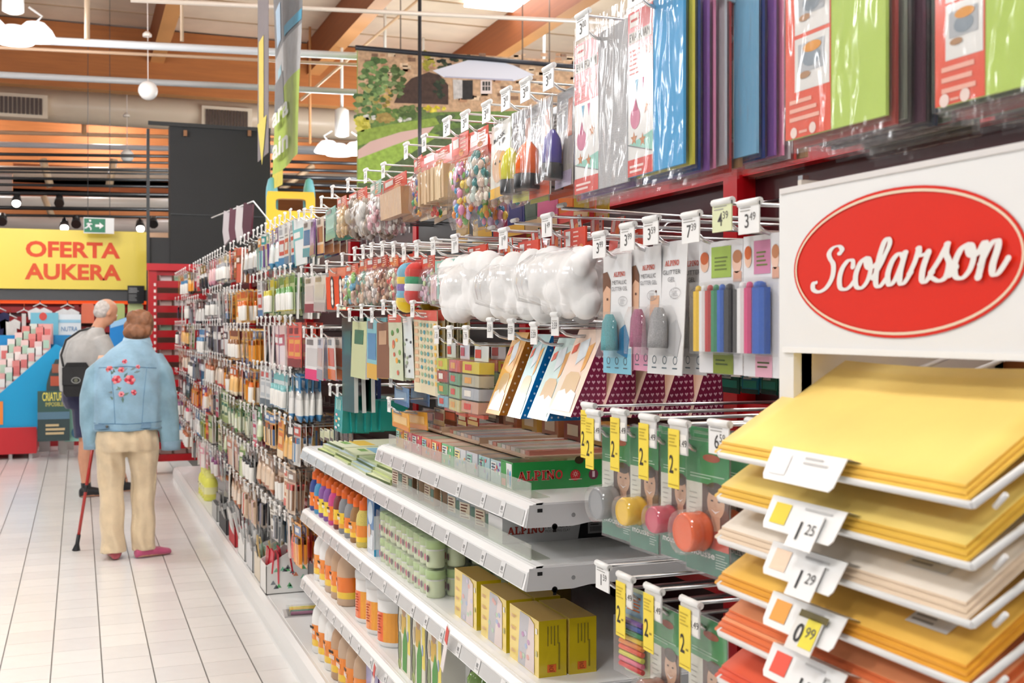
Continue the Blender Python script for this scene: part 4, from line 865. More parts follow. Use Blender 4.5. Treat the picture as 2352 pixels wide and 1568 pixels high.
def toybag(lab, Y, cols, X=XS + .05, h=.19, w=.13, seed=1):
    t = thing('toy_bag', lab, 'toy bag', (X, Y, z4), FACE); rr = random.Random(seed)
    for i in range(9):
        c = cols[i % len(cols)]; m = MB(); m.ell((rr.uniform(-.3, .3) * w, .05 + rr.uniform(-.02, .03), .03 + (i // 3) * h * .28), (w * .2, .035, h * .16), c, 'gloss', 10, 7); obj('clay_pot', m, t)
    m = MB(); m.rect(-w * .3, w * .2, h * .05, h * .3, -.012, '#f0eeec', 'gloss'); m.disc(-w * .12, h * .22, .012, .014, -.0126, '#7a4a6a', n=12); m.disc(-w * .1, h * .1, .012, .014, -.0126, '#f0914a', n=12); obj('label', m, t)
    n = 12; R = []
    for zz, s in ((0, .9), (.03, 1.05), (h * .6, 1.05), (h * .85, .7), (h, .25), (h * 1.08, .35)): R.append([(w * .5 * s * math.cos(2 * PI * i / n), .05 + .06 * s * math.sin(2 * PI * i / n), zz + rr.uniform(-.004, .004)) for i in range(n)])
    obj('bag_film', MB().loft(R, '#f4f6ee', 'film'), t); return t
toybag('film bag of green and orange moulds beside the farm boxes', 2.86, ['#8fae3c', '#e86a2e', '#7fa848', '#f2a040'], seed=4)
toybag('film bag of mixed clay moulds in the middle of the fourth shelf', 2.72, ['#5aa83c', '#d4503c', '#b0508c', '#f0c040', '#48a8b0'], seed=9)
toybag('film bag of red moulds nearest on the fourth shelf', 2.56, ['#d0222c', '#e0403a', '#c81e3c'], seed=14, w=.15); toybag('second film bag of red moulds at the bottom edge', 2.4, ['#c81e2c', '#d83a3a'], seed=15, w=.15)
# -- base deck in this bay ---------------------------------------------------------------------------
zb = .118
for i, (c, nm) in enumerate((('#c2a284', 'beige'), ('#bfa083', 'tan'), ('#c6ab92', 'light brown'), ('#c09c7c', 'brown'), ('#f0eeea', 'white'), ('#f2f0ec', 'second white'), ('#efeeea', 'third white'))):
    bottle('big %s glue bottle standing on the base deck' % nm, XS + .06, 4.03 + i * .13, zb, .27, .055, c, '#ee8a2c', '#f2c63a', mat='plastic')
carton('craft_kit', 'violet craft kit box on the base deck', 'box', 3.86, XS + .03, zb, .17, .2, .25, '#8f8fc4', lambda m, w, h: (m.poly([(-w * .2, -.001, h * .05), (w * .2, -.001, h * .05), (0, -.001, h * .9)], '#d9d3e4'), m.disc(0, h * .4, w * .12, h * .1, -.0014, '#a8a0d0')), side='#6a4a8c')
carton('craft_kit', 'pink craft kit box on the base deck', 'box', 3.66, XS + .03, zb, .19, .2, .24, '#e9b9cc', lambda m, w, h: (m.rect(-w * .4, w * .4, h * .5, h * .9, -.001, '#f0cfdc'), m.disc(0, h * .3, w * .3, h * .18, -.0014, '#e088a8')), side='#c98aa8')
carton('craft_kit', 'rose red craft kit box at the bottom edge', 'box', 3.45, XS + .03, zb, .19, .2, .24, '#d8688c', lambda m, w, h: (m.rect(-w * .4, -w * .05, h * .4, h * .9, -.001, '#a8445c'), m.lines(0, w * .4, h * .8, 6, h * .1, h * .04, -.001, '#f0c0d0')), side='#7a3448')
# little red shelf talkers
for i, (px, py, X) in enumerate(((1030, 1440, XS - .03), (862, 1525, XS - .03))):
    p = PX(px, py, X); m = MB(); m.M = Matrix.Rotation(.45, 4, 'Y'); m.box(-.012, .012, 0, .002, -.14, 0, '#f2e9e6', 'paper'); m.rect(-.011, .011, -.05, -.004, -.001, '#dd5a50'); one('shelf_talker', m, ['small red and white label tilted on the third shelf edge', 'pink tilted label on the fourth shelf edge'][i], 'label', p, FACE)
# ------------------------------------------------------------------ peg hooks with price tags, and the packs that hang on them
RD = -.047                        # height of the carrying arm below the top of the tag
_arm = {}
def arm_mesh(L, col):
    k = (round(L, 2), col)
    if k not in _arm:
        m = MB(); m.tube([(0, .004, RD + .016), (0, .02, RD + .004), (0, .036, RD), (0, L, RD)], .0035, col, 'metal' if col != '#f4f4f0' else 'plastic', n=5)
        m.box(-.012, .012, L - .006, L, RD - .03, RD + .03, col, 'metal')
        t = MB(); t.tube([(0, .0, -.006), (0, L, -.008)], .003, col, 'metal' if col != '#f4f4f0' else 'plastic', n=5)
        _arm[k] = (m.mesh('arm'), t.mesh('tag_arm'))
    return _arm[k]
_tg = {}
def tag_mesh(text, style):
    k = (text, style)
    if k in _tg: return _tg[k]
    m = MB(); w, h = .052, .047
    if style == 'tiny': w, h = .036, .046
    m.tube([(-w / 2, -.002, -.004), (w / 2, -.002, -.004)], .0055, '#f4f4f2', 'plastic', n=8)
    if style == 'yellow':
        m.box(-w / 2, w / 2, -.004, -.002, -h * 1.05, -.004, '#dedcda', 'plastic')
        m.rect(.002, w / 2 - .002, -h, -.02, -.0045, '#f1eee8'); m.text('3.49', w * .26, -h * .8, .01, -.005, '#4a4644')
        m.box(-w / 2, .006, -.0065, -.0055, -.1, -.014, '#f3d94c', 'paper')
        m.lines(-w / 2 + .003, .002, -.022, 4, .005, .002, -.007, '#c7ab33')
        m.text('2', -w * .3, -.078, .026, -.007, '#3a3128', bold=.01, w=.012); m.lines(-.006, .003, -.07, 1, .004, .003, -.007, '#9b8334'); m.rect(-w / 2 + .002, .004, -.0955, -.0945, -.007, '#b99a33')
    elif style == 'tiny':
        m.box(-w / 2, w / 2, -.004, -.002, -h, -.004, '#f2f1ee', 'plastic')
        if text: m.text(text, 0, -h * .7, .013, -.0045, '#6d6a66', w=w * .7); m.rect(-w * .35, w * .35, -h * .38, -h * .34, -.0045, '#b9b5ae')
    else:
        base = '#dfe3b8' if style == 'green' else '#f1f0ee'
        m.box(-w / 2, w / 2, -.004, -.002, -h, -.004, base, 'plastic')
        m.lines(-w * .4, w * .3, -.010, 2, .004, .0014, -.0045, '#a6a39e')
        if text:
            a, b = text.split('.'); m.text(a, w * -.08, -h * .82, .019, -.0045, '#4b4846', bold=.005); m.text(b, w * .2, -h * .62, .011, -.0045, '#6a6663')
    _tg[k] = m.mesh('price_tag'); return _tg[k]
HOOKS = []
def hook(X, Y, z, text, label, style='white', col='#d6d6d8', full=True, group=None, tagtilt=0.0, tagm=True):
    L = XB - X
    t = thing('peg_hook', label, 'hook', (X, Y, z), FACE, group)
    a, b = arm_mesh(L, col); obj('arm', a, t)
    if full: obj('tag_arm', b, t)
    if tagm:
        g = obj('price_tag', tag_mesh(text, style), t); g.rotation_euler = (0, tagtilt, 0)
    return t
def spot(px0, px1, py0, py1, X):   # photo box -> (Y centre, top z, width, height) on plane X
    a, b = PX(px0, py0, X), PX(px1, py0, X); c = (px0 + px1) / 2
    return (a.y + b.y) / 2, PX(c, py0, X).z, abs(a.y - b.y), PX(c, py0, X).z - PX(c, py1, X).z
# ---- EVA foam and felt sheet packs -------------------------------------------------------------
def eva_parts(t, w, h, foam, fmat='paper', labeled='eva'):
    m = MB(); m.box(-w / 2 + .003, w / 2 - .003, .0015, .006, -h + .006, -.004, foam, fmat); obj('foam_sheet', m, t)
    if labeled == 'eva':
        lw = w * .46; x0 = -w / 2 + .003; x1 = x0 + lw; m = MB(); y = .0005
        m.box(x0, x1, .0008, .0014, -h + .006, -.004, '#eceae6', 'gloss')
        m.rect(x0, x1, -h * .40, -.004, y, '#d8484a', 'gloss'); m.rect(x0 + .008, x0 + lw * .45, -h * .105, -h * .03, y - .0004, '#f0ebe6'); m.rect(x0 + lw * .14, x0 + lw * .4, -h * .075, -h * .06, y - .0008, '#c9504e')
        m.rect(x0 + .004, x1 - .003, -h * .20, -h * .135, y - .0004, '#e9e6e0'); m.text('EVA FOAM', (x0 + x1) / 2, -h * .188, .013, y - .0008, '#6f6a66', w=lw * .82)
        m.lines(x0 + .006, x0 + lw * .5, -h * .24, 6, .0075, .0028, y - .0004, '#f0a9a4')
        for q in (.68, .86): m.disc(x0 + lw * q, -h * .27, .008, .008, y - .0004, '#f3e3de', n=12)
        m.poly([(x0 + lw * .3, y, -h * .42), (x0 + lw * .42, y, -h * .42), (x0 + lw * .36, y, -h * .5)], '#59a5c9'); m.poly([(x0 + lw * .55, y, -h * .42), (x0 + lw * .66, y, -h * .42), (x0 + lw * .6, y, -h * .5)], '#d77ba0')
        m.disc(x0 + lw * .3, -h * .64, lw * .2, h * .065, y - .0002, '#d98aa4', n=18); m.poly([(x0 + lw * .2, y - .0003, -h * .6), (x0 + lw * .32, y - .0003, -h * .52), (x0 + lw * .42, y - .0003, -h * .6)], '#c86a8a')
        for q, r in ((.75, .6), (.25, .76), (.6, .78)):
            cx, cz = x0 + lw * q, -h * r
            m.poly([(cx + (.012 if i % 2 == 0 else .005) * math.cos(PI / 2 + i * PI / 5), y - .0003, cz + (.012 if i % 2 == 0 else .005) * math.sin(PI / 2 + i * PI / 5)) for i in range(10)], '#cf8e62')
        m.poly([(x0, y, -h * .79), (x1, y, -h * .86), (x1, y, -h * .74)], '#9ed3c4'); m.poly([(x0, y - .0003, -h * .785), (x1, y - .0003, -h * .855), (x1, y - .0003, -h * .862), (x0, y - .0003, -h * .792)], '#8c8a8c')
        m.rect(x0, x1, -h + .006, -h * .88, y - .0004, '#dd4f43', 'gloss'); m.lines(x0 + .008, x0 + lw * .7, -h * .915, 2, .008, .004, y - .0008, '#f7d9d2')
        obj('label_insert', m, t)
    elif labeled == 'felt':
        lw = w * .47; x0 = -w / 2 + .003; x1 = x0 + lw; m = MB(); y = .0005
        m.box(x0, x1, .0008, .0014, -h + .006, -.004, '#ea5b3e', 'gloss')
        for a, b in ((.1, .33), (.4, .66)):
            m.rect(x0 + lw * .22, x1 - .002, -h * b - .01, -h * a, y, '#ece9e4', 'gloss'); m.rect(x0 + lw * .3, x1 - lw * .12, -h * b + .012, -h * a - .008, y - .0004, '#b9bcbf'); m.disc(x0 + lw * .6, -h * (a + b) / 2, lw * .2, h * .05, y - .0007, '#8f9aa3'); m.disc(x0 + lw * .62, -h * (a + .07), lw * .2, h * .03, y - .0009, '#e39a3c'); m.disc(x0 + lw * .45, -h * (b - .04), lw * .13, h * .02, y - .0008, '#b58b66')
        m.lines(x0 + .01, x0 + lw * .85, -h * .75, 3, .011, .005, y - .0004, '#f6b7a3'); m.disc(x0 + lw * .2, -h * .94, .007, .007, y - .0004, '#f5dcd2'); m.disc(x0 + lw * .62, -h * .935, .007, .007, y - .0004, '#f5dcd2'); m.rect(x0 + lw * .32, x0 + lw * .5, -h * .95, -h * .935, y - .0004, '#f3b3a0'); obj('label_insert', m, t)
    m = MB(); n = 4                                          # crinkled wrapper
    m.box(-w / 2, w / 2, -.0012, .0075, -h, .006, '#fbfbfb', 'film'); m.rect(-w / 2, w / 2, .006, .03, .002, '#fbfbfb', 'film'); m.rect(-w / 2 + .01, w / 2 - .01, -h - .012, -h, .004, '#f5eef0', 'film')
    obj('wrapper', m, t)
EVC = ['#e0a030', '#c9c4c8', '#2f6fb0', '#8c5aa8', '#2c2c30', '#d8d04a', '#d14038', '#5aa04a', '#e58fb4', '#f0f0ee', '#1d3f8a', '#b98a54']
def eva_stack(px0, px1, py0, py1, X, foam, lab, n, fmat='paper', labeled='eva', cols=None, sp=.014, hlab=None, price='3.00', tagpx=None):
    Y, z, w, h = spot(px0, px1, py0, py1, X)
    t = thing('foam_sheet_pack', lab, 'sheet pack', (X, Y, z), FACE); eva_parts(t, w, h, foam, fmat, labeled)
    slab = ' '.join(lab.split()[:3]) if labeled == 'eva' else ('near lime felt one' if px0 > 2000 else 'lime felt one left of the edge'); cols = cols or EVC; rr = random.Random(int(px0))
    for i in range(1, n):
        c = cols[(i * 5 + int(px0)) % len(cols)]
        t2 = thing('foam_sheet_pack', 'coloured sheet pack, %s behind the %s' % (ORD[i], slab), 'sheet pack', (X + sp * i, Y + rr.uniform(-.006, .006), z - .002 + rr.uniform(-.008, .004)), FACE, 'sheet packs hanging behind the front ones'); eva_parts(t2, w, h, c, fmat, None)
    hook(X - .03, Y, z + .03, price, hlab or 'hook carrying the ' + slab + ' pack', 'white', '#e2e2e4')
FC = ['#7a1f2c', '#31343a', '#8a8f80', '#46502f', '#5b2f45', '#a8392f', '#2f3f55', '#6c6a66']
eva_stack(1318, 1442, 68, 440, .86, '#cfcfd1', 'silver glitter EVA foam pack hanging leftmost', 5, 'glitter')
eva_stack(1440, 1570, -8, 400, .86, '#3d9fd6', 'bright blue EVA foam pack in crinkled film', 8)
eva_stack(1637, 1738, -20, 372, .955, '#7fb9dc', 'pale blue EVA foam pack half hidden further right', 7)
eva_stack(1800, 2036, -110, 305, .85, '#b9d45f', 'lime green felt pack with orange label', 12, 'felt', 'felt', FC, .012)
eva_stack(2142, 2400, -190, 230, .84, '#b9d45f', 'lime green felt pack cut by the right edge of the picture', 10, 'felt', 'felt', FC, .014)

# ---- generic small hanging packs ---------------------------------------------------------------
def hang_one(name, build, lab, cat, X, Y, z, tilt=0.0, grp=None, yaw=0.0):
    t = thing(name, lab, cat, (X, Y, z), FACE + yaw, grp); t.rotation_euler = (0, 0, FACE + yaw)
    if tilt: t.rotation_euler = (tilt, 0, FACE + yaw)
    build(t); return t
# glitter gel cards
def gel(t, w, h, c1, c2, txt2, bandc, hair='#7a5138'):
    m = MB(); m.box(-w / 2, w / 2, 0, .0012, -h, .004, '#f0efee', 'gloss', front='#f1f0f0'); m.rect(-w / 2, w / 2, -h, -h * .78, -.0004, bandc, 'gloss')
    for q in (-.3, 0, .3): m.ring(w * q, -h * .89, .007, .007, .0016, -.0008, '#5f6f78', n=14); m.rect(w * q - .008, w * q + .008, -h * .955, -h * .945, -.0008, '#5f6f78')
    obj('backing_card', m, t)
    m = MB(); m.poly([(-w / 2, -.0008, -h * .2), (-w * .3, -.0008, -h * .17), (-w * .22, -.0008, -h * .28), (-w * .24, -.0008, -h * .5), (-w * .3, -.0008, -h * .68), (-w / 2, -.0008, -h * .72)], '#e2b393', 'gloss')
    m.poly([(-w / 2, -.0011, -h * .13), (-w * .34, -.0011, -h * .12), (-w * .22, -.0011, -h * .2), (-w * .22, -.0011, -h * .27), (-w * .36, -.0011, -h * .24), (-w / 2, -.0011, -h * .3)], hair, 'gloss')
    m.disc(-w * .33, -h * .36, .0035, .0025, -.0014, '#5a3a2c', n=8); m.rect(-w * .42, -w * .28, -h * .515, -h * .505, -.0012, '#b5645c'); obj('photo_print', m, t)
    m = MB(); slab_text(m, 'ALPINO', w * .1, -h * .17, h * .042, -.0012, '#c9543f'); m.text('METALLIC' if txt2 else 'GLITTER', w * .1, -h * .235, h * .034, -.0012, '#4d4b4c', w=w * .5); m.text('GLITTER GEL' if txt2 else 'GEL', w * .1, -h * .29, h * .034, -.0012, '#7c7a7c', w=w * (.56 if txt2 else .2)); m.ring(w * .22, -h * .38, w * .16, h * .042, .001, -.0012, '#a9a7a8', n=20); m.lines(w * .12, w * .32, -h * .362, 4, h * .012, h * .004, -.0012, '#b9b7b8'); obj('lettering', m, t)
    m = MB(); m.slabpoly([(w * .02, -h * .82), (w * .36, -h * .86), (w * .44, -h * .7), (w * .3, -h * .58), (w * .12, -h * .62)], -.0016, -.0004, c2, 'gloss'); m.lathe([(.2 * w, -h * .8), (.2 * w, -h * .72), (.17 * w, -h * .56), (.1 * w, -h * .5), (.08 * w, -h * .49)], c1, 'glitter', n=12, cx=-w * .02, cy=-.014, flat=.6); obj('gel_tube', m, t)
    m = MB(); m.loft([[(x * w + ox, y, z * h) for x, z in ((-.3, -.86), (.3, -.86), (.3, -.56), (.14, -.47), (-.14, -.47), (-.3, -.56))] for y, ox in ((-.001, 0), (-.026, 0))], '#f6f8fa', 'clear'); obj('blister', m, t)
GEL = [((1386, 1450, 590, 858), .90, '#4fb0b8', '#2f7fae', 1, '#8ccbe0', 'white glitter gel card with teal tube and pale blue foot', '3.99', 1),
       ((1451, 1518, 573, 852), .905, '#b5527f', '#9c3f70', 1, '#e9a3bd', 'white glitter gel card with pink tube', '3.99', 1),
       ((1500, 1580, 560, 860), .91, '#a9a9ab', '#c9c9cb', 0, '#ecebea', 'white glitter gel card with silver tube, front of its fan', '3.59', 4)]
for bx, X, c1, c2, tx, bc, lab, pr, n in GEL:
    Y, z, w, h = spot(*bx, X)
    for i in range(n):
        hang_one('gel_card', lambda t: gel(t, w, h, c1, c2, tx, bc), lab if i == 0 else 'glitter gel card fanned out behind the silver one, %s in line' % ORD[i], 'gel pack', X + .035 * i, Y, z, tilt=-.05 * (n > 1) + .045 * i)
    hook(X - .03, Y + .004, z + .045, pr, 'hook of the ' + lab.split(',')[0])
def crayons(t, w, h, cols, hdr, ftr, face=True):
    m = MB(); m.box(-w / 2, w / 2, 0, .0012, -h, .004, '#edecee', 'gloss'); m.rect(-w * .2, w * .25, -h * .26, -h * .02, -.0006, hdr, 'gloss'); m.rect(-w * .16, w * .3, -h, -h * .84, -.0006, ftr, 'gloss'); m.lines(-w * .12, w * .2, -h * .1, 4, h * .03, h * .012, -.001, '#6f7f3a'); m.lines(-w * .1, w * .24, -h * .89, 2, h * .03, h * .012, -.001, '#4a5a28')
    obj('backing_card', m, t)
    m = MB(); m.disc(-w * .36, -h * .14, w * .1, h * .07, -.0008, '#e8bfa6'); m.disc(-w * .36, -h * .1, w * .1, h * .05, -.001, '#c9622e'); m.disc(w * .38, -h * .16, w * .1, h * .075, -.0008, '#eac3ae'); m.disc(w * .39, -h * .11, w * .1, h * .05, -.001, '#b77a54'); m.rect(w * .3, w * .48, -h * .3, -h * .22, -.0008, '#d9a58e'); obj('photo_print', m, t)
    n = len(cols); x = -w * .42
    for i, (c, ww) in enumerate(cols):
        m = MB(); W = ww * w; m.loft([[(x + W / 2 + dx * W * .46, -.012 + dy * .007, zz) for dx, dy in ((-1, -.5), (-.5, -1), (.5, -1), (1, -.5), (1, 1), (-1, 1))] for zz in (-h * .83, -h * .36)], c, 'plastic', smooth=False); m.lathe([(W * .3, -h * .36), (W * .24, -h * .325), (W * .1, -h * .315)], c, 'plastic', n=6, cx=x + W / 2, cy=-.012); obj('crayon', m, t); x += W
    m = MB(); m.box(-w * .45, w * .46, -.021, -.001, -h * .85, -h * .29, '#f8f8fa', 'clear'); obj('blister', m, t)
Y, z, w, h = spot(1606, 1706, 560, 858, .90)
hang_one('crayon_pack', lambda t: crayons(t, w, h, [('#f0c419', .14), ('#eeeeee', .14), ('#c0302c', .14), ('#2f8a5c', .14), ('#1c5fc0', .14), ('#26262a', .2)], '#a9c45c', '#8d9a3c'), 'face crayon pack with yellow, white, red, green, blue and black sticks', 'crayon pack', .90, Y, z)
hook(.87, Y + .03, z + .05, '7.39', 'hook of the six-colour face crayon pack, tag 7.39'); hook(.87, Y - .06, z + .06, '4.39', 'hook with a pale green price tag', 'green')
Y, z, w, h = spot(1708, 1792, 545, 866, .90)
hang_one('crayon_pack', lambda t: crayons(t, w, h, [('#eeeeee', .2), ('#d8407c', .2), ('#1257b8', .36)], '#d98fb0', '#efb4c6'), 'pink face crayon pack with pink and blue sticks beside the white rack', 'crayon pack', .90, Y, z)
hook(.87, Y - .02, z + .05, '3.49', 'hook of the pink face crayon pack, tag 3.49')
# empty chrome hooks behind them
for i, (px, py) in enumerate(((1290, 478), (1182, 512), (1128, 528), (1075, 548), (1008, 560))):
    p = PX(px, py, .93); t = thing('bare_hook', 'bare chrome hook without tag or goods, %s from the right' % ORD[i], 'hook', (p.x, p.y, p.z), FACE)
    L = XB - p.x; obj('arm', MB().tube([(0, 0, 0), (0, L - .1, -.012), (0, L - .06, .03), (0, L, .04)], .0042, '#c9c9cb', 'metal', n=6), t); obj('end_cap', MB().tube([(-.018, 0, .006), (.018, 0, .006)], .005, '#dcdcd8', 'plastic', n=6), t)
# mousse blisters
def mousse(t, w, h, c, glass=False):
    m = MB(); m.box(-w / 2, w / 2, .002, .0032, -h, .0, '#e8e6df', 'gloss'); m.rect(-w / 2, w / 2, -h * .32, 0, .0014, '#3f9a5c', 'gloss'); m.rect(-w / 2, w / 2, -h, -h * .8, .0014, '#3a7d68', 'gloss'); m.rect(-w / 2, -w * .12, -h * .8, -h * .32, .0014, '#e4e3d6', 'gloss'); m.rect(-w * .12, w / 2, -h * .8, -h * .32, .0014, '#5c4238', 'gloss'); obj('backing_card', m, t)
    m = MB(); m.disc(w * .2, -h * .45, w * .2, h * .12, .001, '#d8ab8b', 'gloss', 20); m.rect(w * .1, w * .3, -h * .66, -h * .55, .0008, '#cf9f80', 'gloss'); m.disc(w * .2, -h * .345, w * .2, h * .05, .0006, '#42301f', 'gloss', 16); m.rect(-w * .02, w * .5, -h * .8, -h * .66, .0006, '#c9503c', 'gloss')
    for s in (-1, 1): m.disc(w * (.2 + .08 * s), -h * .435, w * .03, h * .007, .0004, '#3a2a22', n=8)
    m.poly([(w * .1, .0004, -h * .5), (w * .2, .0004, -h * .515), (w * .3, .0004, -h * .5), (w * .2, .0004, -h * .53)], '#f3e9e4'); m.poly([(w * .19, .0004, -h * .45), (w * .22, .0004, -h * .48), (w * .18, .0004, -h * .48)], '#c08f70'); m.rect(-w * .3, w * .05, -h * .79, -h * .7, .0004, '#c98f6c'); obj('photo_print', m, t)
    m = MB(); m.text('mousse', -w * .12, -h * .875, h * .05, .0008, '#eef3ee', bold=.02, w=w * .6); m.lines(w * .2, w * .46, -h * .83, 6, h * .02, h * .006, .0008, '#cfe0d6'); m.lines(-w * .4, w * .4, -h * .25, 2, h * .022, h * .008, .0008, '#b9dcbf'); m.lines(-w * .42, -w * .2, -h * .4, 6, h * .04, h * .006, .0008, '#a9a79c'); m.disc(w * .1, -h * .12, w * .2, h * .03, .0008, '#b5563c'); obj('lettering', m, t)
    m = MB(); n = 20; cx, cz, R = -w * .08, -h * .68, w * .27
    rings = [[(cx + r * R * math.cos(2 * PI * i / n), y, cz + r * R * math.sin(2 * PI * i / n)) for i in range(n)] for r, y in ((.92, .001), (1.0, -.006), (.9, -.012), (.96, -.015), (.96, -.032), (.85, -.036), (.8, -.034))]
    m.loft(rings, c, 'gloss'); obj('mousse_pot', m, t)
    m = MB(); m.loft([[(cx + r * R * math.cos(2 * PI * i / n), y, cz + r * R * math.sin(2 * PI * i / n)) for i in range(n)] for r, y in ((1.2, 0), (1.12, -.02), (1.08, -.04))], '#fafafa', 'clear'); m.box(-w / 2, w / 2, 0, .0045, -h - .004, .004, '#f4f6f6', 'clear'); obj('blister', m, t)
MOU = [((1386, 1448, 985, 1235), '#8f9194', 'face mousse blister with grey pot, next to the green box', '2', 1373), ((1450, 1507, 985, 1262), '#f2c41c', 'face mousse blister with yellow pot', '2', 1440), ((1520, 1578, 1000, 1282), '#cf4a63', 'face mousse blister with pink pot', '2', 1510), ((1580, 1668, 1015, 1318), '#ef6324', 'face mousse blister with orange pot, largest in view', '2', 1590)]
for i, (bx, c, lab, pr, tp) in enumerate(MOU):
    X = .84; Y, z, w, h = spot(*bx, X); w *= 1.02
    hang_one('mousse_pack', lambda t: mousse(t, w, h, c), lab, 'mousse pack', X, Y, z, yaw=.06)
    for j in range(1, 3): hang_one('mousse_pack', lambda t: mousse(t, w, h, c), 'mousse pack hidden %s behind the %s' % (['', 'right', 'further'][j], lab[:40].split(' pot')[0] + ' pot'), 'mousse pack', X + .05 * j, Y - .01, z, grp='mousse packs behind the front ones')
    hook(.815, Y + .03, z + .03, '', 'hook with a yellow 2 tag over the ' + lab.split(',')[0].split('with ')[1] + ' blister', 'yellow')
p = PX(1355, 925, .86); hook(.86, p.y, p.z, '', 'hook with a yellow 2 tag beside the gift bags, nothing on it', 'yellow')
p = PX(1656, 965, .82); hook(.82, p.y, p.z, '6.59', 'hook with a 6.59 tag above the orange pot')
p = PX(1742, 962, .88); hook(.88, p.y, p.z, '6.59', 'hook with a white tag partly behind the yellow felt tray')
# lower row: rainbow pencils pack and more mousse
p = PX(1388, 1292, .84); hook(.84, p.y, p.z, '1.59', 'hook with a 1.59 tag in front of the dark lower shelf')
for i, (px, py, lab) in enumerate(((1440, 1318, 'hook with a yellow 2 tag over the rainbow clay pack'), (1505, 1345, 'hook with a yellow 2 tag over the first lower mousse pack'), (1590, 1375, 'hook with a yellow 2 tag over the second lower mousse pack'))):
    p = PX(px, py, .80); hook(.80, p.y, p.z, '', lab, 'yellow')
def rainbow(t, w, h):
    m = MB(); m.box(-w / 2, w / 2, 0, .0015, -h, .006, '#cfd8a8', 'gloss'); m.rect(-w / 2, w / 2, -h * .3, 0, -.0006, '#8fb3c4', 'gloss'); m.lines(-w * .4, w * .4, -h * .05, 5, h * .04, h * .02, -.001, '#e07a3c'); obj('backing_card', m, t)
    for i, c in enumerate(['#7a4aa0', '#2a52a8', '#2f8a4a', '#f0c419', '#ee8a1e', '#e8552a', '#d3d040', '#e06a86', '#d42a24']):
        z = -h * (.34 + .07 * i); obj('clay_stick', MB().tube([(-w * .46, -.01, z), (w * .46, -.01, z)], h * .033, c, 'plastic', n=8), t)
    obj('blister', MB().box(-w * .49, w * .49, -.022, -.001, -h * .98, -h * .3, '#f8f8f8', 'clear'), t)
Y, z, w, h = spot(1440, 1487, 1362, 1550, .82); hang_one('clay_stick_pack', lambda t: rainbow(t, w, h), 'rainbow pack of stacked clay sticks at the bottom', 'clay pack', .82, Y, z, yaw=.1)
for i, (bx, c) in enumerate((((1492, 1560, 1395, 1690), '#9a6a58'), ((1580, 1668, 1420, 1730), '#8a5a50'))):
    Y, z, w, h = spot(*bx, .82); hang_one('mousse_pack', lambda t: mousse(t, w, h, c), 'lower mousse blister cut by the bottom edge, %s one' % ['left', 'right'][i], 'mousse pack', .82, Y, z)
# wire basket
bk = thing('wire_basket', 'small white wire basket at the bottom edge in front of the rack', 'basket', (0, 0, 0))
a = PX(1665, 1530, .845)
for i, pts in enumerate(([(0, 0, 0), (.4, 0, .03)], [(0, 0, 0), (0, -.09, 0)], [(0, -.045, 0), (.4, -.045, .03)], [(0, -.09, 0), (.4, -.09, .03)], [(.0, 0, -.06), (0, -.09, -.06)], [(0, 0, 0), (0, 0, -.06)], [(0, -.09, 0), (0, -.09, -.06)], [(XB - a.x, 0, .03), (.4, 0, .03), (.4, -.09, .03), (XB - a.x, -.09, .03)])):
    obj('wire', MB().tube([a + Vector(q) for q in pts], .0045, '#f0f0ee', 'paint', n=6), bk)
# ---- gift bags (wedges) -------------------------------------------------------------------------
def giftbag(t, w, h, d, cf, cs, pat, pc, window=True):
    m = MB(); F0, F1 = (-w / 2, -d, -h), (w / 2, -d, -h)
    m.poly([F0, F1, (w / 2, -.002, .012), (-w / 2, -.002, .012)], cf, 'gloss'); m.poly([(-w / 2, .002, .012), (w / 2, .002, .012), (w / 2, 0, -h), (-w / 2, 0, -h)], cf, 'gloss'); m.poly([F0, (-w / 2, 0, -h), (w / 2, 0, -h), F1], cs, 'gloss')
    m.poly([(w / 2, -d, -h), (w / 2, 0, -h), (w / 2, .002, .012), (w / 2, -.002, .012)], cs, 'gloss'); m.poly([(-w / 2, 0, -h), (-w / 2, -d, -h), (-w / 2, -.002, .012), (-w / 2, .002, .012)], cs, 'gloss'); obj('bag_body', m, t)
    m = MB(); x = w / 2 + .0006; n = 13 if pat == 'heart' else 11
    for i in range(n):
        zz = -h + h * (i + .5) / n; dd = d * (i + .5 > 0) * (-(zz) / h); k = max(1, int(round(dd / (h / n) * 1.0)))
        for j in range(k):
            y = -dd + dd * (j + .5) / k; s = h / n * (.32 if pat == 'heart' else .17)
            if pat == 'heart': m.poly([(x, y, zz - s), (x, y + s, zz + s * .2), (x, y + s * .6, zz + s * .8), (x, y, zz + s * .35), (x, y - s * .6, zz + s * .8), (x, y - s, zz + s * .2)], pc)
            else: m.poly([(x, y + s * math.cos(a), zz + s * math.sin(a)) for a in [k2 * PI / 3 for k2 in range(6)]], pc)
    obj('side_pattern', m, t)
    m = MB()
    def fp(u, v, e=.0008): return (u * w, -d * v - e - .002 * (1 - v), .012 - (h + .012) * v)
    if window:
        m.poly([fp(-.28, .55), fp(-.16, .5), fp(.16, .5), fp(.28, .55), fp(.3, .75), fp(-.3, .75)], '#d9b98c', 'gloss'); m.poly([fp(-.4, .95, .001), fp(-.36, .74, .001), fp(-.12, .7, .001), fp(0, .76, .001), fp(.12, .7, .001), fp(.36, .74, .001), fp(.4, .95, .001)], '#f7f5f0', 'gloss')
        m.poly([fp(-.2, .16), fp(.1, .1), fp(.2, .3), fp(-.1, .42)], '#dfe6ea', 'gloss'); m.poly([fp(.15, .2), fp(.35, .15), fp(.3, .45), fp(.2, .5)], '#e8a64c', 'gloss'); m.poly([fp(-.42, .2), fp(-.25, .16), fp(-.25, .26), fp(-.42, .3)], '#e0532f', 'gloss')
    if window: obj('front_print', m, t)
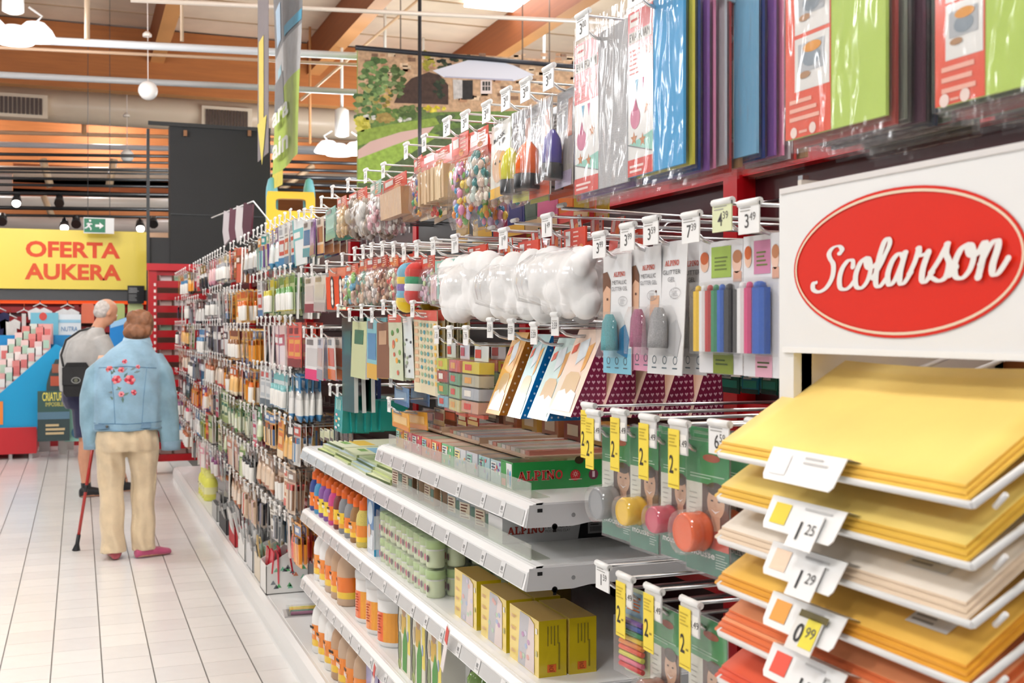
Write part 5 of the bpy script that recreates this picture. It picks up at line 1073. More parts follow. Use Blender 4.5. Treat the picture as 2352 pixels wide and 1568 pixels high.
GB = [((1128, 1182, 775, 950), .9, '#f1b866', '#b9701f', 'dot', '#e8c79a', 'orange gift bag with dotted brown side', 1), ((1178, 1232, 780, 958), .9, '#bfe0e0', '#0f76b8', 'dot', '#bfe0f0', 'pale teal gift bag with dotted blue side', 1), ((1220, 1300, 790, 962), .9, '#cfe6e2', '#2f86c4', 'dot', '#d6ecf6', 'pale mint gift bag with blue dotted foot', 1), ((1262, 1360, 770, 952), .9, '#f7d9c4', '#8a2a4c', 'heart', '#e7b3c4', 'peach gift bag with maroon heart side, front of its row', 5)]
for bx, X, cf, cs, pat, pc, lab, n in GB:
    Y, z, w, h = spot(*bx, X); w *= .58
    for i in range(n):
        hang_one('gift_bag', lambda t: giftbag(t, w, h, .075, cf, cs, pat, pc, i == 0), lab if i == 0 else 'maroon heart gift bag, %s behind the peach front one' % ORD[i], 'gift bag', X + .055 * i + .05, Y - .012 * i, z, tilt=.02 * i)
    hook(X - .02, Y + .02, z + .045, '3.59', 'hook of the ' + lab.split(',')[0], 'tiny')
# ---- wadding bags: lumpy white filling in film with red header cards ------------------------------
def wadding(t, w, h, seed):
    rr = random.Random(seed); m = MB()
    for i in range(40):
        a = (i % 8 - 3.5) / 3.5 * w * .42 + rr.uniform(-.01, .01); zz = -h * .16 - (i // 8) / 4.2 * h * .8
        R = w * rr.uniform(.085, .15); m.ell((a, -.03 + rr.uniform(-.02, .02), zz), (R * 1.15, R * .8, R), '#f2f1f0', 'fluff', 12, 8)
    obj('wadding', remesh(m, .005, 1, 'wadding', '#f2f1f0', 'fluff'), t)
    m = MB(); m.slabpoly([(-w * .22, -.02), (w * .22, -.02), (w * .22, .045), (-w * .22, .045)], -.006, -.002, '#e6513a', 'gloss'); m.rect(-w * .18, -w * .08, .01, .04, -.0065, '#f2eeea'); m.lines(-w * .02, w * .1, .038, 4, .009, .003, -.0065, '#f7cabc'); m.disc(w * .14, -.002, w * .06, .014, -.0065, '#f0965c'); obj('header_card', m, t)
    m = MB(); n = 14; R = []
    for k, (q, s) in enumerate(((.02, .3), (-.1, .75), (-.3, 1.06), (-.6, 1.1), (-.85, 1.02), (-1.0, .95), (-1.06, .9))):
        R.append([(w * .52 * s * math.cos(2 * PI * i / n), -.03 + (.085 if 0 < k < 5 else .02) * s * math.sin(2 * PI * i / n), h * q + rr.uniform(-.006, .006)) for i in range(n)])
    m.loft(R, '#f7f3f4', 'film'); obj('bag_film', m, t)
for i, (bx, n, lab) in enumerate((((1055, 1150, 606, 712), 2, 'lumpy white wadding bag at the left of the three'), ((1168, 1275, 600, 712), 2, 'lumpy white wadding bag in the middle of the three'), ((1272, 1385, 575, 706), 2, 'largest white wadding bag left of the gel cards'))):
    Y, z, w, h = spot(*bx, .93)
    for j in range(n): hang_one('wadding_bag', lambda t: wadding(t, w, h, i * 7 + j), lab if j == 0 else 'white wadding bag hanging right behind the ' + ['left', 'middle', 'largest'][i] + ' one', 'wadding bag', .93 + .13 * j, Y, z)
    hook(.88, Y + .03, z + .075, ['1.19', '1.49', '1.49'][i], 'hook of the ' + lab)
for i, (px, py) in enumerate(((1110, 560), (1165, 548), (1230, 528), (1320, 495))):
    p = PX(px, py, .96); w = .06
    for j in range(3):
        m = MB(); m.box(-w / 2, w / 2, 0, .002, -.09, 0, '#e5503a', 'gloss'); m.rect(-w * .4, -w * .15, -.03, -.006, -.0005, '#f3ece8'); m.disc(w * .1, -.03, .012, .014, -.0005, '#f0985a'); m.rect(w * .22, w * .5, -.09, 0, -.0006, '#e9e6e2'); m.lines(w * .25, w * .45, -.01, 7, .011, .004, -.001, '#8a8a8a')
        one('header_card_pack', m, 'red header card of a craft bag above the wadding, group %s, card %s' % (ORD[i], ORD[j]), 'craft pack', (p.x + .05 * j, p.y, p.z), rot=(.12 - .12 * j, 0, FACE))
# ------------------------------------------------------------------ far bays: rows of hooks full of stationery packs
rf = random.Random(77)
PAL = {'W': (['#eeece8', '#dcdad6', '#e6e6e4', '#d3d2ce'], ['#8a8c90', '#5f6164', '#b9babc', '#c9503c', '#3f7fae', '#2c2c30']),
       'K': (['#c9c8c6', '#3c3c40', '#8a8b8e', '#e3e1dd', '#2b2b2f'], ['#1f1f22', '#6a6b70', '#d6d4d0', '#4a5a8c']),
       'O': (['#f0a13a', '#ee8a2c', '#e9b65a', '#f2c078'], ['#d86a1c', '#8a5a34', '#5f7fb0', '#f6e3c4', '#3a2a20']),
       'T': (['#e9ecea', '#d9e6e2', '#f0efec'], ['#1f9a9a', '#e8893a', '#7fc0c0', '#6a4a8c', '#2f86b4']),
       'G': (['#dfe6c4', '#c9d8a4', '#e9ecd8'], ['#5f9a4c', '#2f7a5a', '#d0c23a', '#8fae6a']),
       'P': (['#f1d9d6', '#efc4c8', '#eee6e2'], ['#d84a68', '#c0323c', '#8a4a7c', '#e8a0b4']),
       'B': (['#dcc0a4', '#e3cbb2', '#cfae92', '#ead8c6'], ['#b5653c', '#8a6a54', '#d8504a', '#e6e0d8']),
       'R': (['#d8463a', '#e06050', '#efe4dc'], ['#f0e6dc', '#8a2a24', '#e8a04a'])}
_pm = {}
def pack_mesh(kind, pal, v):
    k = (kind, pal, v)
    if k in _pm: return _pm[k]
    r = random.Random(hash(k) % 9999 if False else sum(ord(c) for c in kind + pal) * 31 + v * 7); base, acc = PAL[pal]; c0 = r.choice(base); a1, a2 = r.choice(acc), r.choice(acc)
    w, h = r.uniform(.09, .122), r.uniform(.165, .2); m = MB()
    if kind == 'pen_pack':
        m.box(-w / 2, w / 2, 0, .002, -h, .012, c0, 'gloss'); m.rect(-w / 2, w / 2, -h * .24, 0, -.0008, a1, 'gloss'); m.rect(-w * .35, w * .2, -h * .17, -h * .06, -.0014, '#f2f0ec', 'gloss'); n = r.randint(3, 6)
        for i in range(n):
            x = -w * .42 + w * .84 * (i + .5) / n; q = w * .34 / n; c = r.choice(acc + base); m.box(x - q, x + q, -.011, -.001, -h * .9, -h * .3, c, 'gloss'); m.box(x - q, x + q, -.012, -.001, -h * .42, -h * .28, r.choice(acc), 'gloss')
    elif kind == 'card_pack':
        m.box(-w / 2, w / 2, 0, .0025, -h, .014, c0, 'gloss'); m.rect(-w / 2, w / 2, -h, -h * .8, -.0008, a1, 'gloss'); m.rect(-w * .38, w * .38, -h * .74, -h * .34, -.0008, a2, 'gloss'); m.rect(-w * .3, w * .3, -h * .64, -h * .44, -.0014, r.choice(base), 'gloss'); m.rect(-w * .4, w * .1, -h * .2, -h * .06, -.0008, r.choice(acc), 'gloss'); m.rect(-w * .36, w * .3, -h * .28, -h * .25, -.0008, '#8a8884', 'gloss')
    elif kind == 'notebook':
        h *= 1.12; m.box(-w * .6, w * .6, 0, .009, -h, .004, c0, 'gloss', side='#efece6', bottom='#e6e2da'); m.rect(-w * .6, w * .6, -h * .45, -h * .2, -.0008, a1, 'gloss'); m.rect(-w * .5, w * .2, -h * .4, -h * .27, -.0014, '#f2efe9', 'gloss'); m.rect(-w * .6, -w * .48, -h, .004, -.001, a2, 'gloss')
    elif kind == 'glue_pack':
        m.box(-w * .5, w * .5, 0, .002, -h, .012, c0, 'gloss'); m.rect(-w * .5, w * .5, -h * .2, .0, -.0008, a1, 'gloss')
        for i in (-1, 1): m.lathe([(.013, -h * .92), (.014, -h * .9), (.014, -h * .45), (.01, -h * .42), (.01, -h * .3)], [a2, '#f0eee8', a1, a1], 'gloss', n=8, cx=i * w * .24, cy=-.014)
    else:
        m.box(-w * .5, w * .5, 0, .002, -h * .34, .012, a1, 'gloss'); m.rect(-w * .4, w * .1, -h * .25, -h * .08, -.0008, '#f2eee8', 'gloss')
        n = 8; m.loft([[(w * .5 * s * math.cos(2 * PI * i / n), .004 + d * math.sin(2 * PI * i / n), z) for i in range(n)] for z, s, d in ((-h * .3, .9, .004), (-h * .5, 1, .014), (-h * .85, 1.02, .018), (-h, .95, .006))], [r.choice(base), c0, r.choice(acc)], 'gloss')
    _pm[k] = m.mesh(kind); return _pm[k]
KW = {'W': 'white', 'K': 'black and grey', 'O': 'orange', 'T': 'teal and white', 'G': 'pale green', 'P': 'pink', 'B': 'beige', 'R': 'red'}
KN = {'pen_pack': 'pen pack', 'card_pack': 'carded pack', 'notebook': 'notebook', 'glue_pack': 'glue stick pack', 'craft_bag': 'craft bag'}
BAY = ['fourth', 'fifth', 'sixth', 'seventh', 'last']
ROWP = [['T', 'G', 'W', 'W', 'O', 'B', 'W'], ['R', 'O', 'O', 'O', 'G', 'K', 'B'], ['W', 'W', 'K', 'B', 'K', 'Y', 'W'], ['P', 'K', 'W', 'K', 'P', 'W', 'K'], ['O', 'K', 'O', 'B', 'K', 'P', 'W']]
ROWZ = [2.02, 1.78, 1.55, 1.32, 1.10, .88, .66]
NH = [9, 8, 8, 7, 7]; ND = [4, 3, 3, 2, 2]
for b in range(5):
    y0 = YM[4 + b] + .03; step = 1.28 / NH[b]
    for r, zr in enumerate(ROWZ):
        zr = zr + (-.03 if b % 2 else .0) * (1 if r else 0)
        main = ROWP[b][r]; main = main if main in PAL else 'G'
        kind = rf.choice(list(KN)); pal = main; left = 0
        for i in range(NH[b]):
            Y = y0 + step * (i + .5); X = .88 + (rf.random() < .12) * rf.uniform(.1, .22)
            if left <= 0:
                left = rf.randint(1, 3); kind = rf.choice(list(KN)); pal = main if rf.random() < .62 else rf.choice('WWKOTGPBR'); v = rf.randint(0, 4)
            left -= 1
            where = '%s hook, row %s, %s bay' % (ORD[i], ['one', 'two', 'three', 'four', 'five', 'six', 'seven'][r], BAY[b])
            hook(X, Y, zr, rf.choice(['1.49', '2.15', '0.99', '3.20']), 'hook with a small tag, ' + where, 'tiny', '#c4c4c2', full=False, group='tagged hooks of the far bays', tagtilt=rf.uniform(-.15, .15))
            me = pack_mesh(kind, pal, v); z0 = zr + RD
            for d in range(ND[b]):
                if rf.random() < .06 and d > 0: continue
                o = one(kind, me, ('%s %s, ' % (KW[pal], KN[kind])) + (where if d == 0 else '%s in line, ' % ORD[d] + where), KN[kind].split()[-1] if kind != 'notebook' else 'notebook', (X + .03 + d * .03, Y + rf.uniform(-.006, .006), z0), group='stationery packs hanging in the far bays')
                o.rotation_euler = (rf.uniform(-.03, .06) - .02 * d, rf.uniform(-.05, .05), FACE + rf.uniform(-.18, .18))
# goods standing on the base deck of the far bays
def binbox(lab, Y, X, w, d, h, col, deco=None, nm='counter_display', fill=None, zt=.118):
    t = thing(nm, lab, 'display box', (X, Y, zt), FACE); m = MB(); e = .004
    m.box(-w / 2, w / 2, 0, e, 0, h * .55, col, 'paper'); m.box(-w / 2, w / 2, d - e, d, 0, h, col, 'paper')
    for x in (-w / 2, w / 2 - e): m.slabpoly([(0, 0), (d, 0), (d, h), (0, h * .55)], 0, 1, col) if False else m.loft([[(x, 0, 0), (x, d, 0), (x, d, h), (x, 0, h * .55)], [(x + e, 0, 0), (x + e, d, 0), (x + e, d, h), (x + e, 0, h * .55)]], col, 'paper', smooth=False)
    m.box(-w / 2, w / 2, 0, d, 0, e, col, 'paper'); obj('tray', m, t)
    if deco: m = MB(); deco(m, w, h, d); obj('print', m, t)
    if fill:
        cols, fw, fh, nx, ny = fill
        for i in range(nx):
            for j in range(ny):
                m = MB(); m.M = Matrix.Translation((-w / 2 + w * (i + .5) / nx, d * (j + .5) / ny, .005)) @ Matrix.Rotation(rf.uniform(-.12, .12), 4, 'Y') @ Matrix.Rotation(rf.uniform(-.1, .25), 4, 'X')
                m.box(-fw / 2, fw / 2, -.004, .004, 0, fh * rf.uniform(.9, 1.1), rf.choice(cols), 'gloss'); m.rect(-fw * .4, fw * .4, fh * .1, fh * .6, -.0048, rf.choice(cols), 'gloss'); obj('pack', m, t)
    return t
def tri(m, w, h, d):
    rr = random.Random(2)
    for i in range(14):
        y, z = rr.uniform(.02, d - .02), rr.uniform(.015, h * .5); s = .014
        m.poly([(w / 2 + .0008, y - s, z - s * .6), (w / 2 + .0008, y + s, z - s * .6), (w / 2 + .0008, y, z + s)], rr.choice(['#5fae72', '#8a8f94', '#e08a6a', '#7fc4a0', '#6a6f76']))
binbox('white display box with coloured triangles holding red gift cards', 6.02, .9, .2, .22, .27, '#eceae6', tri, fill=(['#d8283a', '#c81e30', '#e24a58', '#d9334a'], .09, .2, 2, 5))
binbox('display box of pale pencils with black tips behind the triangle box', 6.3, .91, .22, .26, .24, '#e3d6c2', fill=(['#d9c9a8', '#3a3a3c', '#8fae9a', '#e0c48c'], .03, .2, 5, 5))
binbox('open box of grey notebooks edge up on the base deck', 6.6, .91, .24, .3, .26, '#dadada', fill=(['#cfcfcd', '#b9b9b7', '#e6e4e0', '#6a6a6c'], .05, .22, 4, 6))
binbox('box of clear capped pens on the base deck', 6.95, .91, .3, .3, .24, '#e9e7e3', fill=(['#e9e9e7', '#d0d0ce', '#f2f2f0', '#a9a9a8'], .028, .23, 8, 6))
binbox('box of white notepads with a red end panel', 7.4, .91, .3, .3, .22, '#c0343a', fill=(['#efeeea', '#dcdad6', '#f4f3ef'], .2, .21, 1, 9))
binbox('black tray of silver pens near the yellow bottles', 7.9, .91, .4, .28, .18, '#4a4a4c', fill=(['#dcdcda', '#b4b4b4', '#8e8e8e'], .03, .17, 9, 5))
binbox('grey box of stacked folders on the base deck', 8.4, .91, .3, .28, .2, '#b9b9b6', fill=(['#a9a9a6', '#6a6a6c', '#d6d4d0'], .24, .18, 1, 8))
for i in range(4): bottle('yellow squeeze bottle, %s of four on the far base deck' % ORD[i], .98, 9.3 + i * .14, .118, .24, .055, '#eeee6a', '#f2f0b0', '#e6e060', cap='#f1ee8a', mat='plastic')
t = thing('pen_blister', 'flat clear blister of yellow pens lying on the base deck', 'pen pack', (.92, 5.5, .118), FACE - .1)
obj('backing_card', MB().box(-.075, .075, 0, .28, 0, .004, '#b9b4b6', 'gloss', top='#cfcac8'), t)
for i, c in enumerate(('#e8d43c', '#f0c030', '#3a7a5c', '#8a4a6c')): obj('pen', MB().tube([(-.05 + i * .033, .03, .012), (-.05 + i * .033, .25, .012)], .009, c, 'plastic', n=8), t)
obj('blister', MB().box(-.068, .068, .015, .265, .004, .026, '#f6f6f6', 'clear'), t)
# ------------------------------------------------------------------ second and third bay: craft packs on hooks, placed one by one
rmid = random.Random(4)
def item(kind, bx, X, lab, cols, n=2, sp=.05, price='1.49', style='tiny', hk=True, name=None, tilt=0.0, tagy=None):
    Y, z, w, h = spot(*bx, X)
    for i in range(n):
        t = thing(name or kind, lab if i == 0 else '%s, %s in line behind the front one' % (' '.join(lab.split()[:8]), ORD[i]), 'craft pack', (X + sp * i, Y + rmid.uniform(-.004, .004), z), 0)
        t.rotation_euler = (tilt + rmid.uniform(-.04, .05), rmid.uniform(-.03, .03), FACE + rmid.uniform(-.08, .08)); KIND[kind](t, w, h, cols, rmid)
    if hk: hook(X - .03, Y + .005, (PX((bx[0] + bx[1]) / 2, tagy, X).z if tagy else z + .045), price, 'hook of the ' + lab, style, '#e2e2e0')
def hdr(m, w, h, c, q=.28):
    m.box(-w / 2, w / 2, -.001, .001, -h * q, .004, c, 'gloss'); m.rect(-w * .4, -w * .05, -h * q * .5, -h * q * .1, -.0016, '#f2ece6', 'gloss'); m.lines(w * .05, w * .4, -h * q * .15, 4, h * q * .18, h * q * .07, -.0016, '#f6cfc0'); m.disc(w * .1, -h * q * .78, w * .14, h * q * .16, -.0016, '#f0a060', n=10)
def k_sticks(t, w, h, c, r):
    m = MB(); hdr(m, w, h, c[0]); obj('header_card', m, t); m = MB(); n = 11
    for i in range(n): x = -w * .44 + w * .88 * (i + .5) / n; m.box(x - w * .036, x + w * .036, -.018 + r.uniform(-.004, .004), .012, -h * .97 + r.uniform(0, .008), -h * .32, r.choice(c[1:]), 'paper')
    m2 = obj('stick_bundle', m, t); m2['kind'] = 'stuff'; obj('bag_film', MB().box(-w / 2, w / 2, -.024, .016, -h, -h * .26, '#f8f4f0', 'film'), t)
def k_bits(t, w, h, c, r):
    m = MB(); hdr(m, w, h, c[0], .24); obj('header_card', m, t); m = MB()
    for i in range(60):
        R = w * r.uniform(.05, .1); m.ell((r.uniform(-.4, .4) * w, r.uniform(-.012, .01), -h * r.uniform(.3, .95)), (R, R * .6, R), r.choice(c[1:]), 'gloss', 6, 4)
    o = obj('craft_bits', m, t); o['kind'] = 'stuff'; n = 10
    obj('bag_film', MB().loft([[(w * .5 * s * math.cos(2 * PI * i / n), -.002 + d * math.sin(2 * PI * i / n), z * h) for i in range(n)] for z, s, d in ((-.2, .95, .004), (-.4, 1.0, .022), (-.85, 1.04, .028), (-1.0, .98, .006))], '#f7f3f0', 'film'), t)
def k_brush(t, w, h, c, r):
    m = MB(); m.box(-w / 2, w / 2, .001, .002, -h, 0, '#b9b2aa', 'gloss'); m.rect(-w * .45, w * .45, -h * .42, -h * .02, .0004, '#8f9094', 'gloss'); m.rect(w * .18, w * .42, -h * .5, -h * .12, .0, '#d98a6a', 'gloss'); m.lines(-w * .35, w * .1, -h * .14, 3, h * .04, h * .015, 0, '#e6e6e2'); m.ring(-w * .1, -h * .3, w * .16, h * .06, .002, 0, '#e3e3de', n=14); m.rect(-w * .45, w * .45, -h, -h * .84, 0, c[1], 'gloss'); obj('backing_card', m, t)
    obj('paint_tube', MB().lathe([(w * .2, -h * .8), (w * .2, -h * .62), (w * .16, -h * .5), (w * .06, -h * .42), (w * .03, -h * .41)], c[0], 'gloss', n=12, cx=-w * .12, cy=-.02), t)
    obj('tube_cap', MB().lathe([(w * .21, -h * .92), (w * .22, -h * .9), (w * .22, -h * .77), (w * .2, -h * .76)], '#1e1e20', 'plastic', n=12, cx=-w * .12, cy=-.02), t)
    obj('blister', MB().box(-w * .48, w * .48, -.042, .0, -h * .96, -h * .1, '#f8f8f8', 'film'), t)
def k_mask(t, w, h, c, r):
    m = MB(); m.box(-w / 2, w / 2, 0, .003, -h, .0, '#ecebe2', 'gloss', side='#d6dcb8'); m.text('MASK', -w * .05, -h * .22, h * .06, -.001, '#222222', bold=.02, w=w * .6, rot=.12); m.text('UP', w * .1, -h * .3, h * .06, -.001, '#222222', bold=.02, w=w * .3, rot=.12); m.disc(-w * .1, -h * .58, w * .3, h * .22, -.001, '#dcb497', n=18); m.disc(w * .16, -h * .6, w * .2, h * .2, -.0014, '#e6a83a', n=18); m.rect(-w * .48, w * .48, -h, -h * .86, -.001, '#eab52e', 'gloss')
    for s in (-1, 1): m.disc(-w * .1 + s * w * .12, -h * .53, w * .04, h * .02, -.0018, '#4a3424', n=8)
    obj('card_box', m, t)
def k_calc(t, w, h, c, r):
    m = MB(); m.box(-w / 2, w / 2, 0, .022, -h, -h * .18, c[0], 'gloss', side=c[1]); m.box(-w * .4, w * .4, .004, .006, -h * .2, .006, c[1], 'gloss'); obj('carton', m, t); m = MB()
    for i in range(2):
        for j in range(4): m.disc(-w * .2 + i * w * .4, -h * .34 - j * h * .15, w * .09, w * .09, -.001, '#3c3230', n=10); m.disc(-w * .2 + i * w * .4, -h * .34 - j * h * .15, w * .05, w * .05, -.0016, '#efe6dc', n=8)
    m.rect(w * .1, w * .4, -h * .98, -h * .9, -.001, '#dfe6c0'); obj('front_print', m, t)
def k_pompom(t, w, h, c, r):
    m = MB(); hdr(m, w, h, '#d84a3c', .2); obj('header_card', m, t)
    for i in range(9):
        R = w * .24; m = MB(); m.ell((((i % 2) - .5) * w * .5, -.01, -h * .3 - (i // 2) * h * .17), (R, R, R), c[i % len(c)], 'fluff', 10, 8); obj('pompom', m, t)
    obj('bag_film', MB().box(-w / 2, w / 2, -.04, .02, -h, -h * .2, '#f8f8f8', 'film'), t)
def k_sheet(t, w, h, c, r):
    m = MB(); m.box(-w / 2, w / 2, 0, .0015, -h, 0, c[0], 'gloss'); m.rect(-w / 2, w / 2, -h * .12, 0, -.0008, c[1], 'gloss'); m.lines(-w * .4, w * .2, -h * .03, 2, h * .035, h * .018, -.0014, '#f4dcd4'); obj('sheet', m, t); m = MB()
    if c[2] == 'dots':
        for j in range(9):
            m.rect(-w * .46, -w * .3, -h * (.2 + .085 * j), -h * (.15 + .085 * j), -.0012, '#d9b08c')
            for i in range(4): m.disc(-w * .18 + i * w * .14, -h * (.18 + .085 * j), w * .05, h * .026, -.0012, ['#7fae9a', '#8a9a84', '#5f9aa4', '#a9b58c'][(i + j) % 4], n=10)
            m.rect(w * .36, w * .44, -h * (.2 + .085 * j), -h * (.15 + .085 * j), -.0012, '#e8b84a')
    elif c[2] == 'farm':
        for j in range(12): m.disc(r.uniform(-.38, .38) * w, -h * r.uniform(.18, .94), w * r.uniform(.06, .11), h * r.uniform(.025, .05), -.0012 - j * 2e-5, r.choice(['#c96a54', '#7aa85a', '#8a6a4c', '#d98a5c', '#e6a84c', '#5a8a4a']), n=8)
    elif c[2] == 'ink':
        for j in range(10): m.disc(r.uniform(-.38, .38) * w, -h * r.uniform(.1, .92), w * r.uniform(.06, .12), h * r.uniform(.02, .05), -.0012 - j * 2e-5, r.choice(['#5a5a5c', '#8a8a88', '#3c3c3e', '#9aa88a']), n=7)
    obj('sticker_print', m, t)
def k_folder(t, w, h, c, r):
    m = MB(); m.box(-w / 2, w / 2, 0, .014, -h, 0, c[0], 'gloss', side=c[1], bottom='#e6e6e2'); m.rect(-w * .3, w * .3, -h * .4, -h * .15, -.001, c[2], 'gloss'); obj('cover', m, t)
    obj('page_block', MB().box(-w * .48, w * .48, .003, .011, -h * .992, -h * .005, '#f2f0ea', 'paper'), t)
def k_claybox(t, w, h, c, r):
    m = MB(); m.box(-w * .35, w * .35, .004, .006, -h * .2, .006, '#e9eef0', 'gloss'); m.rect(-w * .3, 0, -h * .15, -h * .02, .003, '#d8503c', 'gloss'); obj('hang_tab', m, t)
    for i in range(4):
        m = MB(); z = -h * .2 - h * .2 * i; m.box(-w * .44, w * .44, -.022, .016, z - h * .185, z - h * .01, c[i % len(c)], 'gloss'); m.rect(-w * .3, w * .05, z - h * .14, z - h * .05, -.0226, r.choice(['#f1e9dc', '#e0a04a', '#d24a3a'])); obj('clay_block', m, t)
    obj('wrapper', MB().box(-w / 2, w / 2, -.026, .02, -h, -h * .18, '#f8f6f2', 'film'), t); obj('foot_flap', MB().box(-w * .4, w * .4, -.006, .006, -h * 1.06, -h, '#e0705c', 'plastic'), t)
def k_teal(t, w, h, c, r):
    m = MB(); m.box(-w / 2, w / 2, 0, .1, -h, 0, c[0], 'gloss', side='#1b8a80', top='#8fd0c8'); obj('carton', m, t); m = MB()
    for i in range(4): m.rect(-w * .3 + i * w * .16, -w * .22 + i * w * .16, -h * .4, -h * .1, -.001, '#bfe6de')
    for i in range(5): m.disc(-w * .2 + (i % 2) * w * .3, -h * (.55 + .09 * i), w * .14, h * .04, -.001 - i * 2e-4, ['#f2b8c0', '#e8e6c0', '#f0a078', '#c9e6e0', '#f2d0d8'][i], n=8)
    obj('front_print', m, t)
def k_card(t, w, h, c, r):
    m = MB(); m.box(-w / 2, w / 2, 0, .003, -h, .0, c[0], 'gloss'); m.rect(-w / 2, w / 2, -h, -h * .75, -.0008, c[1], 'gloss'); m.rect(-w * .4, w * .4, -h * .68, -h * .25, -.0008, c[2], 'gloss'); m.rect(-w * .4, w * .1, -h * .18, -h * .05, -.0008, '#8a8884', 'gloss'); obj('backing_card', m, t)
def k_block(t, w, h, c, r):
    m = MB(); hdr(m, w, h, c[0], .3); obj('header_card', m, t); obj('wood_block', MB().box(-w * .46, w * .46, -.016, .014, -h * .98, -h * .32, c[1], 'paper', side=c[2]), t); obj('bag_film', MB().box(-w / 2, w / 2, -.02, .018, -h, -h * .28, '#f8f4f0', 'film'), t)
KIND = {'stick_pack': k_sticks, 'craft_bag': k_bits, 'paint_brush_pack': k_brush, 'mask_card': k_mask, 'calculator_box': k_calc, 'pompom_bag': k_pompom, 'sticker_sheet': k_sheet, 'folder': k_folder, 'clay_set': k_claybox, 'gel_box': k_teal, 'carded_pack': k_card, 'wood_block_pack': k_block}
RED = '#dc5242'; WOOD = [RED, '#d9b88c', '#e6c99c', '#cfa878', '#e0bd90']
X1 = .88
# first row (top)
item('paint_brush_pack', (1275, 1322, 205, 430), X1, 'clear paint pack with a violet tube left of the foam sheets', ['#4a3f9a', '#b5a8c0'], 2, .06, '3.00', 'white')
item('paint_brush_pack', (1216, 1272, 232, 452), X1, 'clear paint pack with an orange tube', ['#f06a1e', '#d9674a'], 3, .05, '3.00', 'white')
item('paint_brush_pack', (1176, 1218, 252, 462), X1, 'clear paint pack with a lime yellow tube', ['#e3e01a', '#d6d27a'], 2, .05, '3.00', 'white')
item('mask_card', (1125, 1178, 280, 452), X1, 'cream mask card with black lettering', [''], 3, .05, '3.00', 'white')
item('craft_bag', (1078, 1122, 300, 470), X1, 'film bag of pale sequins and glitter', ['#e05a44', '#e6d6c4', '#d9c0b0', '#c9d8d0', '#f0e6d8', '#3f8a8a'], 3, .05, '3.00', 'white')
item('craft_bag', (1036, 1078, 312, 525), X1, 'long film bag of rainbow craft pieces', ['#e2523e', '#f08a2c', '#e58fb4', '#3f9ad0', '#7ac05a', '#f0d050', '#d6c0e0'], 3, .05, '3.00', 'white')
item('stick_pack', (972, 1036, 348, 470), X1, 'bag of natural wooden sticks under a red header card', WOOD, 2, .06, '1.00', 'tiny')
item('craft_bag', (948, 972, 365, 500), X1, 'narrow bag of rainbow beads', ['#dc5242', '#e8402c', '#f0a02c', '#f0dc3c', '#3f9a5c', '#2f4fa8', '#26262c'], 2, .05)
item('wood_block_pack', (876, 938, 408, 500), X1, 'pack of tan wooden slats with red header', [RED, '#d9b794', '#a97c54'], 2, .07)
item('craft_bag', (850, 878, 420, 535), X1, 'film bag of white and pink beads', ['#8fc0b0', '#eeeae6', '#e6c4c8', '#f2f0ec', '#d8a0a8'], 3, .04)
item('craft_bag', (798, 848, 440, 535), X1, 'film bag of grey shavings with red header', [RED, '#c9c4bf', '#b5a898', '#dcd8d2', '#8a7c70'], 3, .05)
item('craft_bag', (772, 798, 455, 540), X1, 'film bag of straw coloured curls', ['#d8604c', '#d9b98c', '#c9a878', '#e6d0a8'], 3, .04)
item('carded_pack', (746, 772, 478, 550), X1, 'teal carded pack beside the craft bags', ['#7fbfae', '#5fa898', '#a9d6c8'], 3, .03)
for i, (px, c) in enumerate(((735, ['#e8d6c4', '#d89a6a', '#8a3a2c']), (718, ['#7a4a94', '#5a3278', '#9a6ab0']), (705, ['#e9e9e7', '#1f9ab0', '#2a7ab0']))):
    item('carded_pack', (px - 8, px + 8, 500 + i * 4, 582 + i * 4), X1, ['beige slim card', 'violet slim card', 'white and blue slim card'][i] + ' at the far end of the top row', c, 4, .03)
# lower tier of goods behind the first row
for i, (a, b, y0, y1, c) in enumerate(((960, 1030, 440, 500, '#26262a'), (1095, 1130, 440, 545, '#1c4f7c'), (1130, 1165, 450, 550, '#8a1f4c'), (1165, 1200, 440, 540, '#2a3a7a'), (1200, 1235, 430, 530, '#3a5a4c'), (1235, 1280, 420, 520, '#c05a8c'), (1280, 1320, 415, 510, '#d0702c'), (1320, 1350, 430, 500, '#a8902c'), (1045, 1080, 500, 560, '#c9a44a'))):
    item('carded_pack', (a, b, y0, y1), 1.18, ['black', 'dark blue', 'maroon', 'indigo', 'dark green', 'pink', 'orange', 'olive', 'ochre'][i] + ' pack half hidden behind the top row', [c, rmid.choice(['#c9b08c', '#d8504a', '#e6b84a']), c], 2, .06, hk=False)
# second row
X2 = .89
item('stick_pack', (998, 1052, 600, 695), X2, 'film pack of pink and mint paper straws', ['#9fd6c8', '#efc4cc', '#a9d8cc', '#f2dcd4', '#8fcabc'], 2, .05, tagy=545)
item('craft_bag', (972, 998, 590, 698), X2, 'bag of curly pastel ribbons', ['#d8604c', '#cfe0a8', '#e6c8d0', '#8ab0a8', '#c9a4b8'], 2, .05)
item('pompom_bag', (940, 970, 600, 695), X2, 'bag of bright pompom balls', ['#6fb4d0', '#d0352c', '#e8c81e', '#2f9a6a', '#7a5aa8', '#f0f0ec'], 2, .06, tagy=560)
item('craft_bag', (918, 942, 590, 680), X2, 'bag of violet and red beads', ['#d8503c', '#6a5ab0', '#8a7ac8', '#e04a3c', '#f0d040'], 2, .05)
item('craft_bag', (890, 918, 588, 690), X2, 'bag of mixed stickers with a red stick', ['#dc5a44', '#e6d0a8', '#d84a3c', '#d6d8b0', '#c9b8a4'], 3, .04)
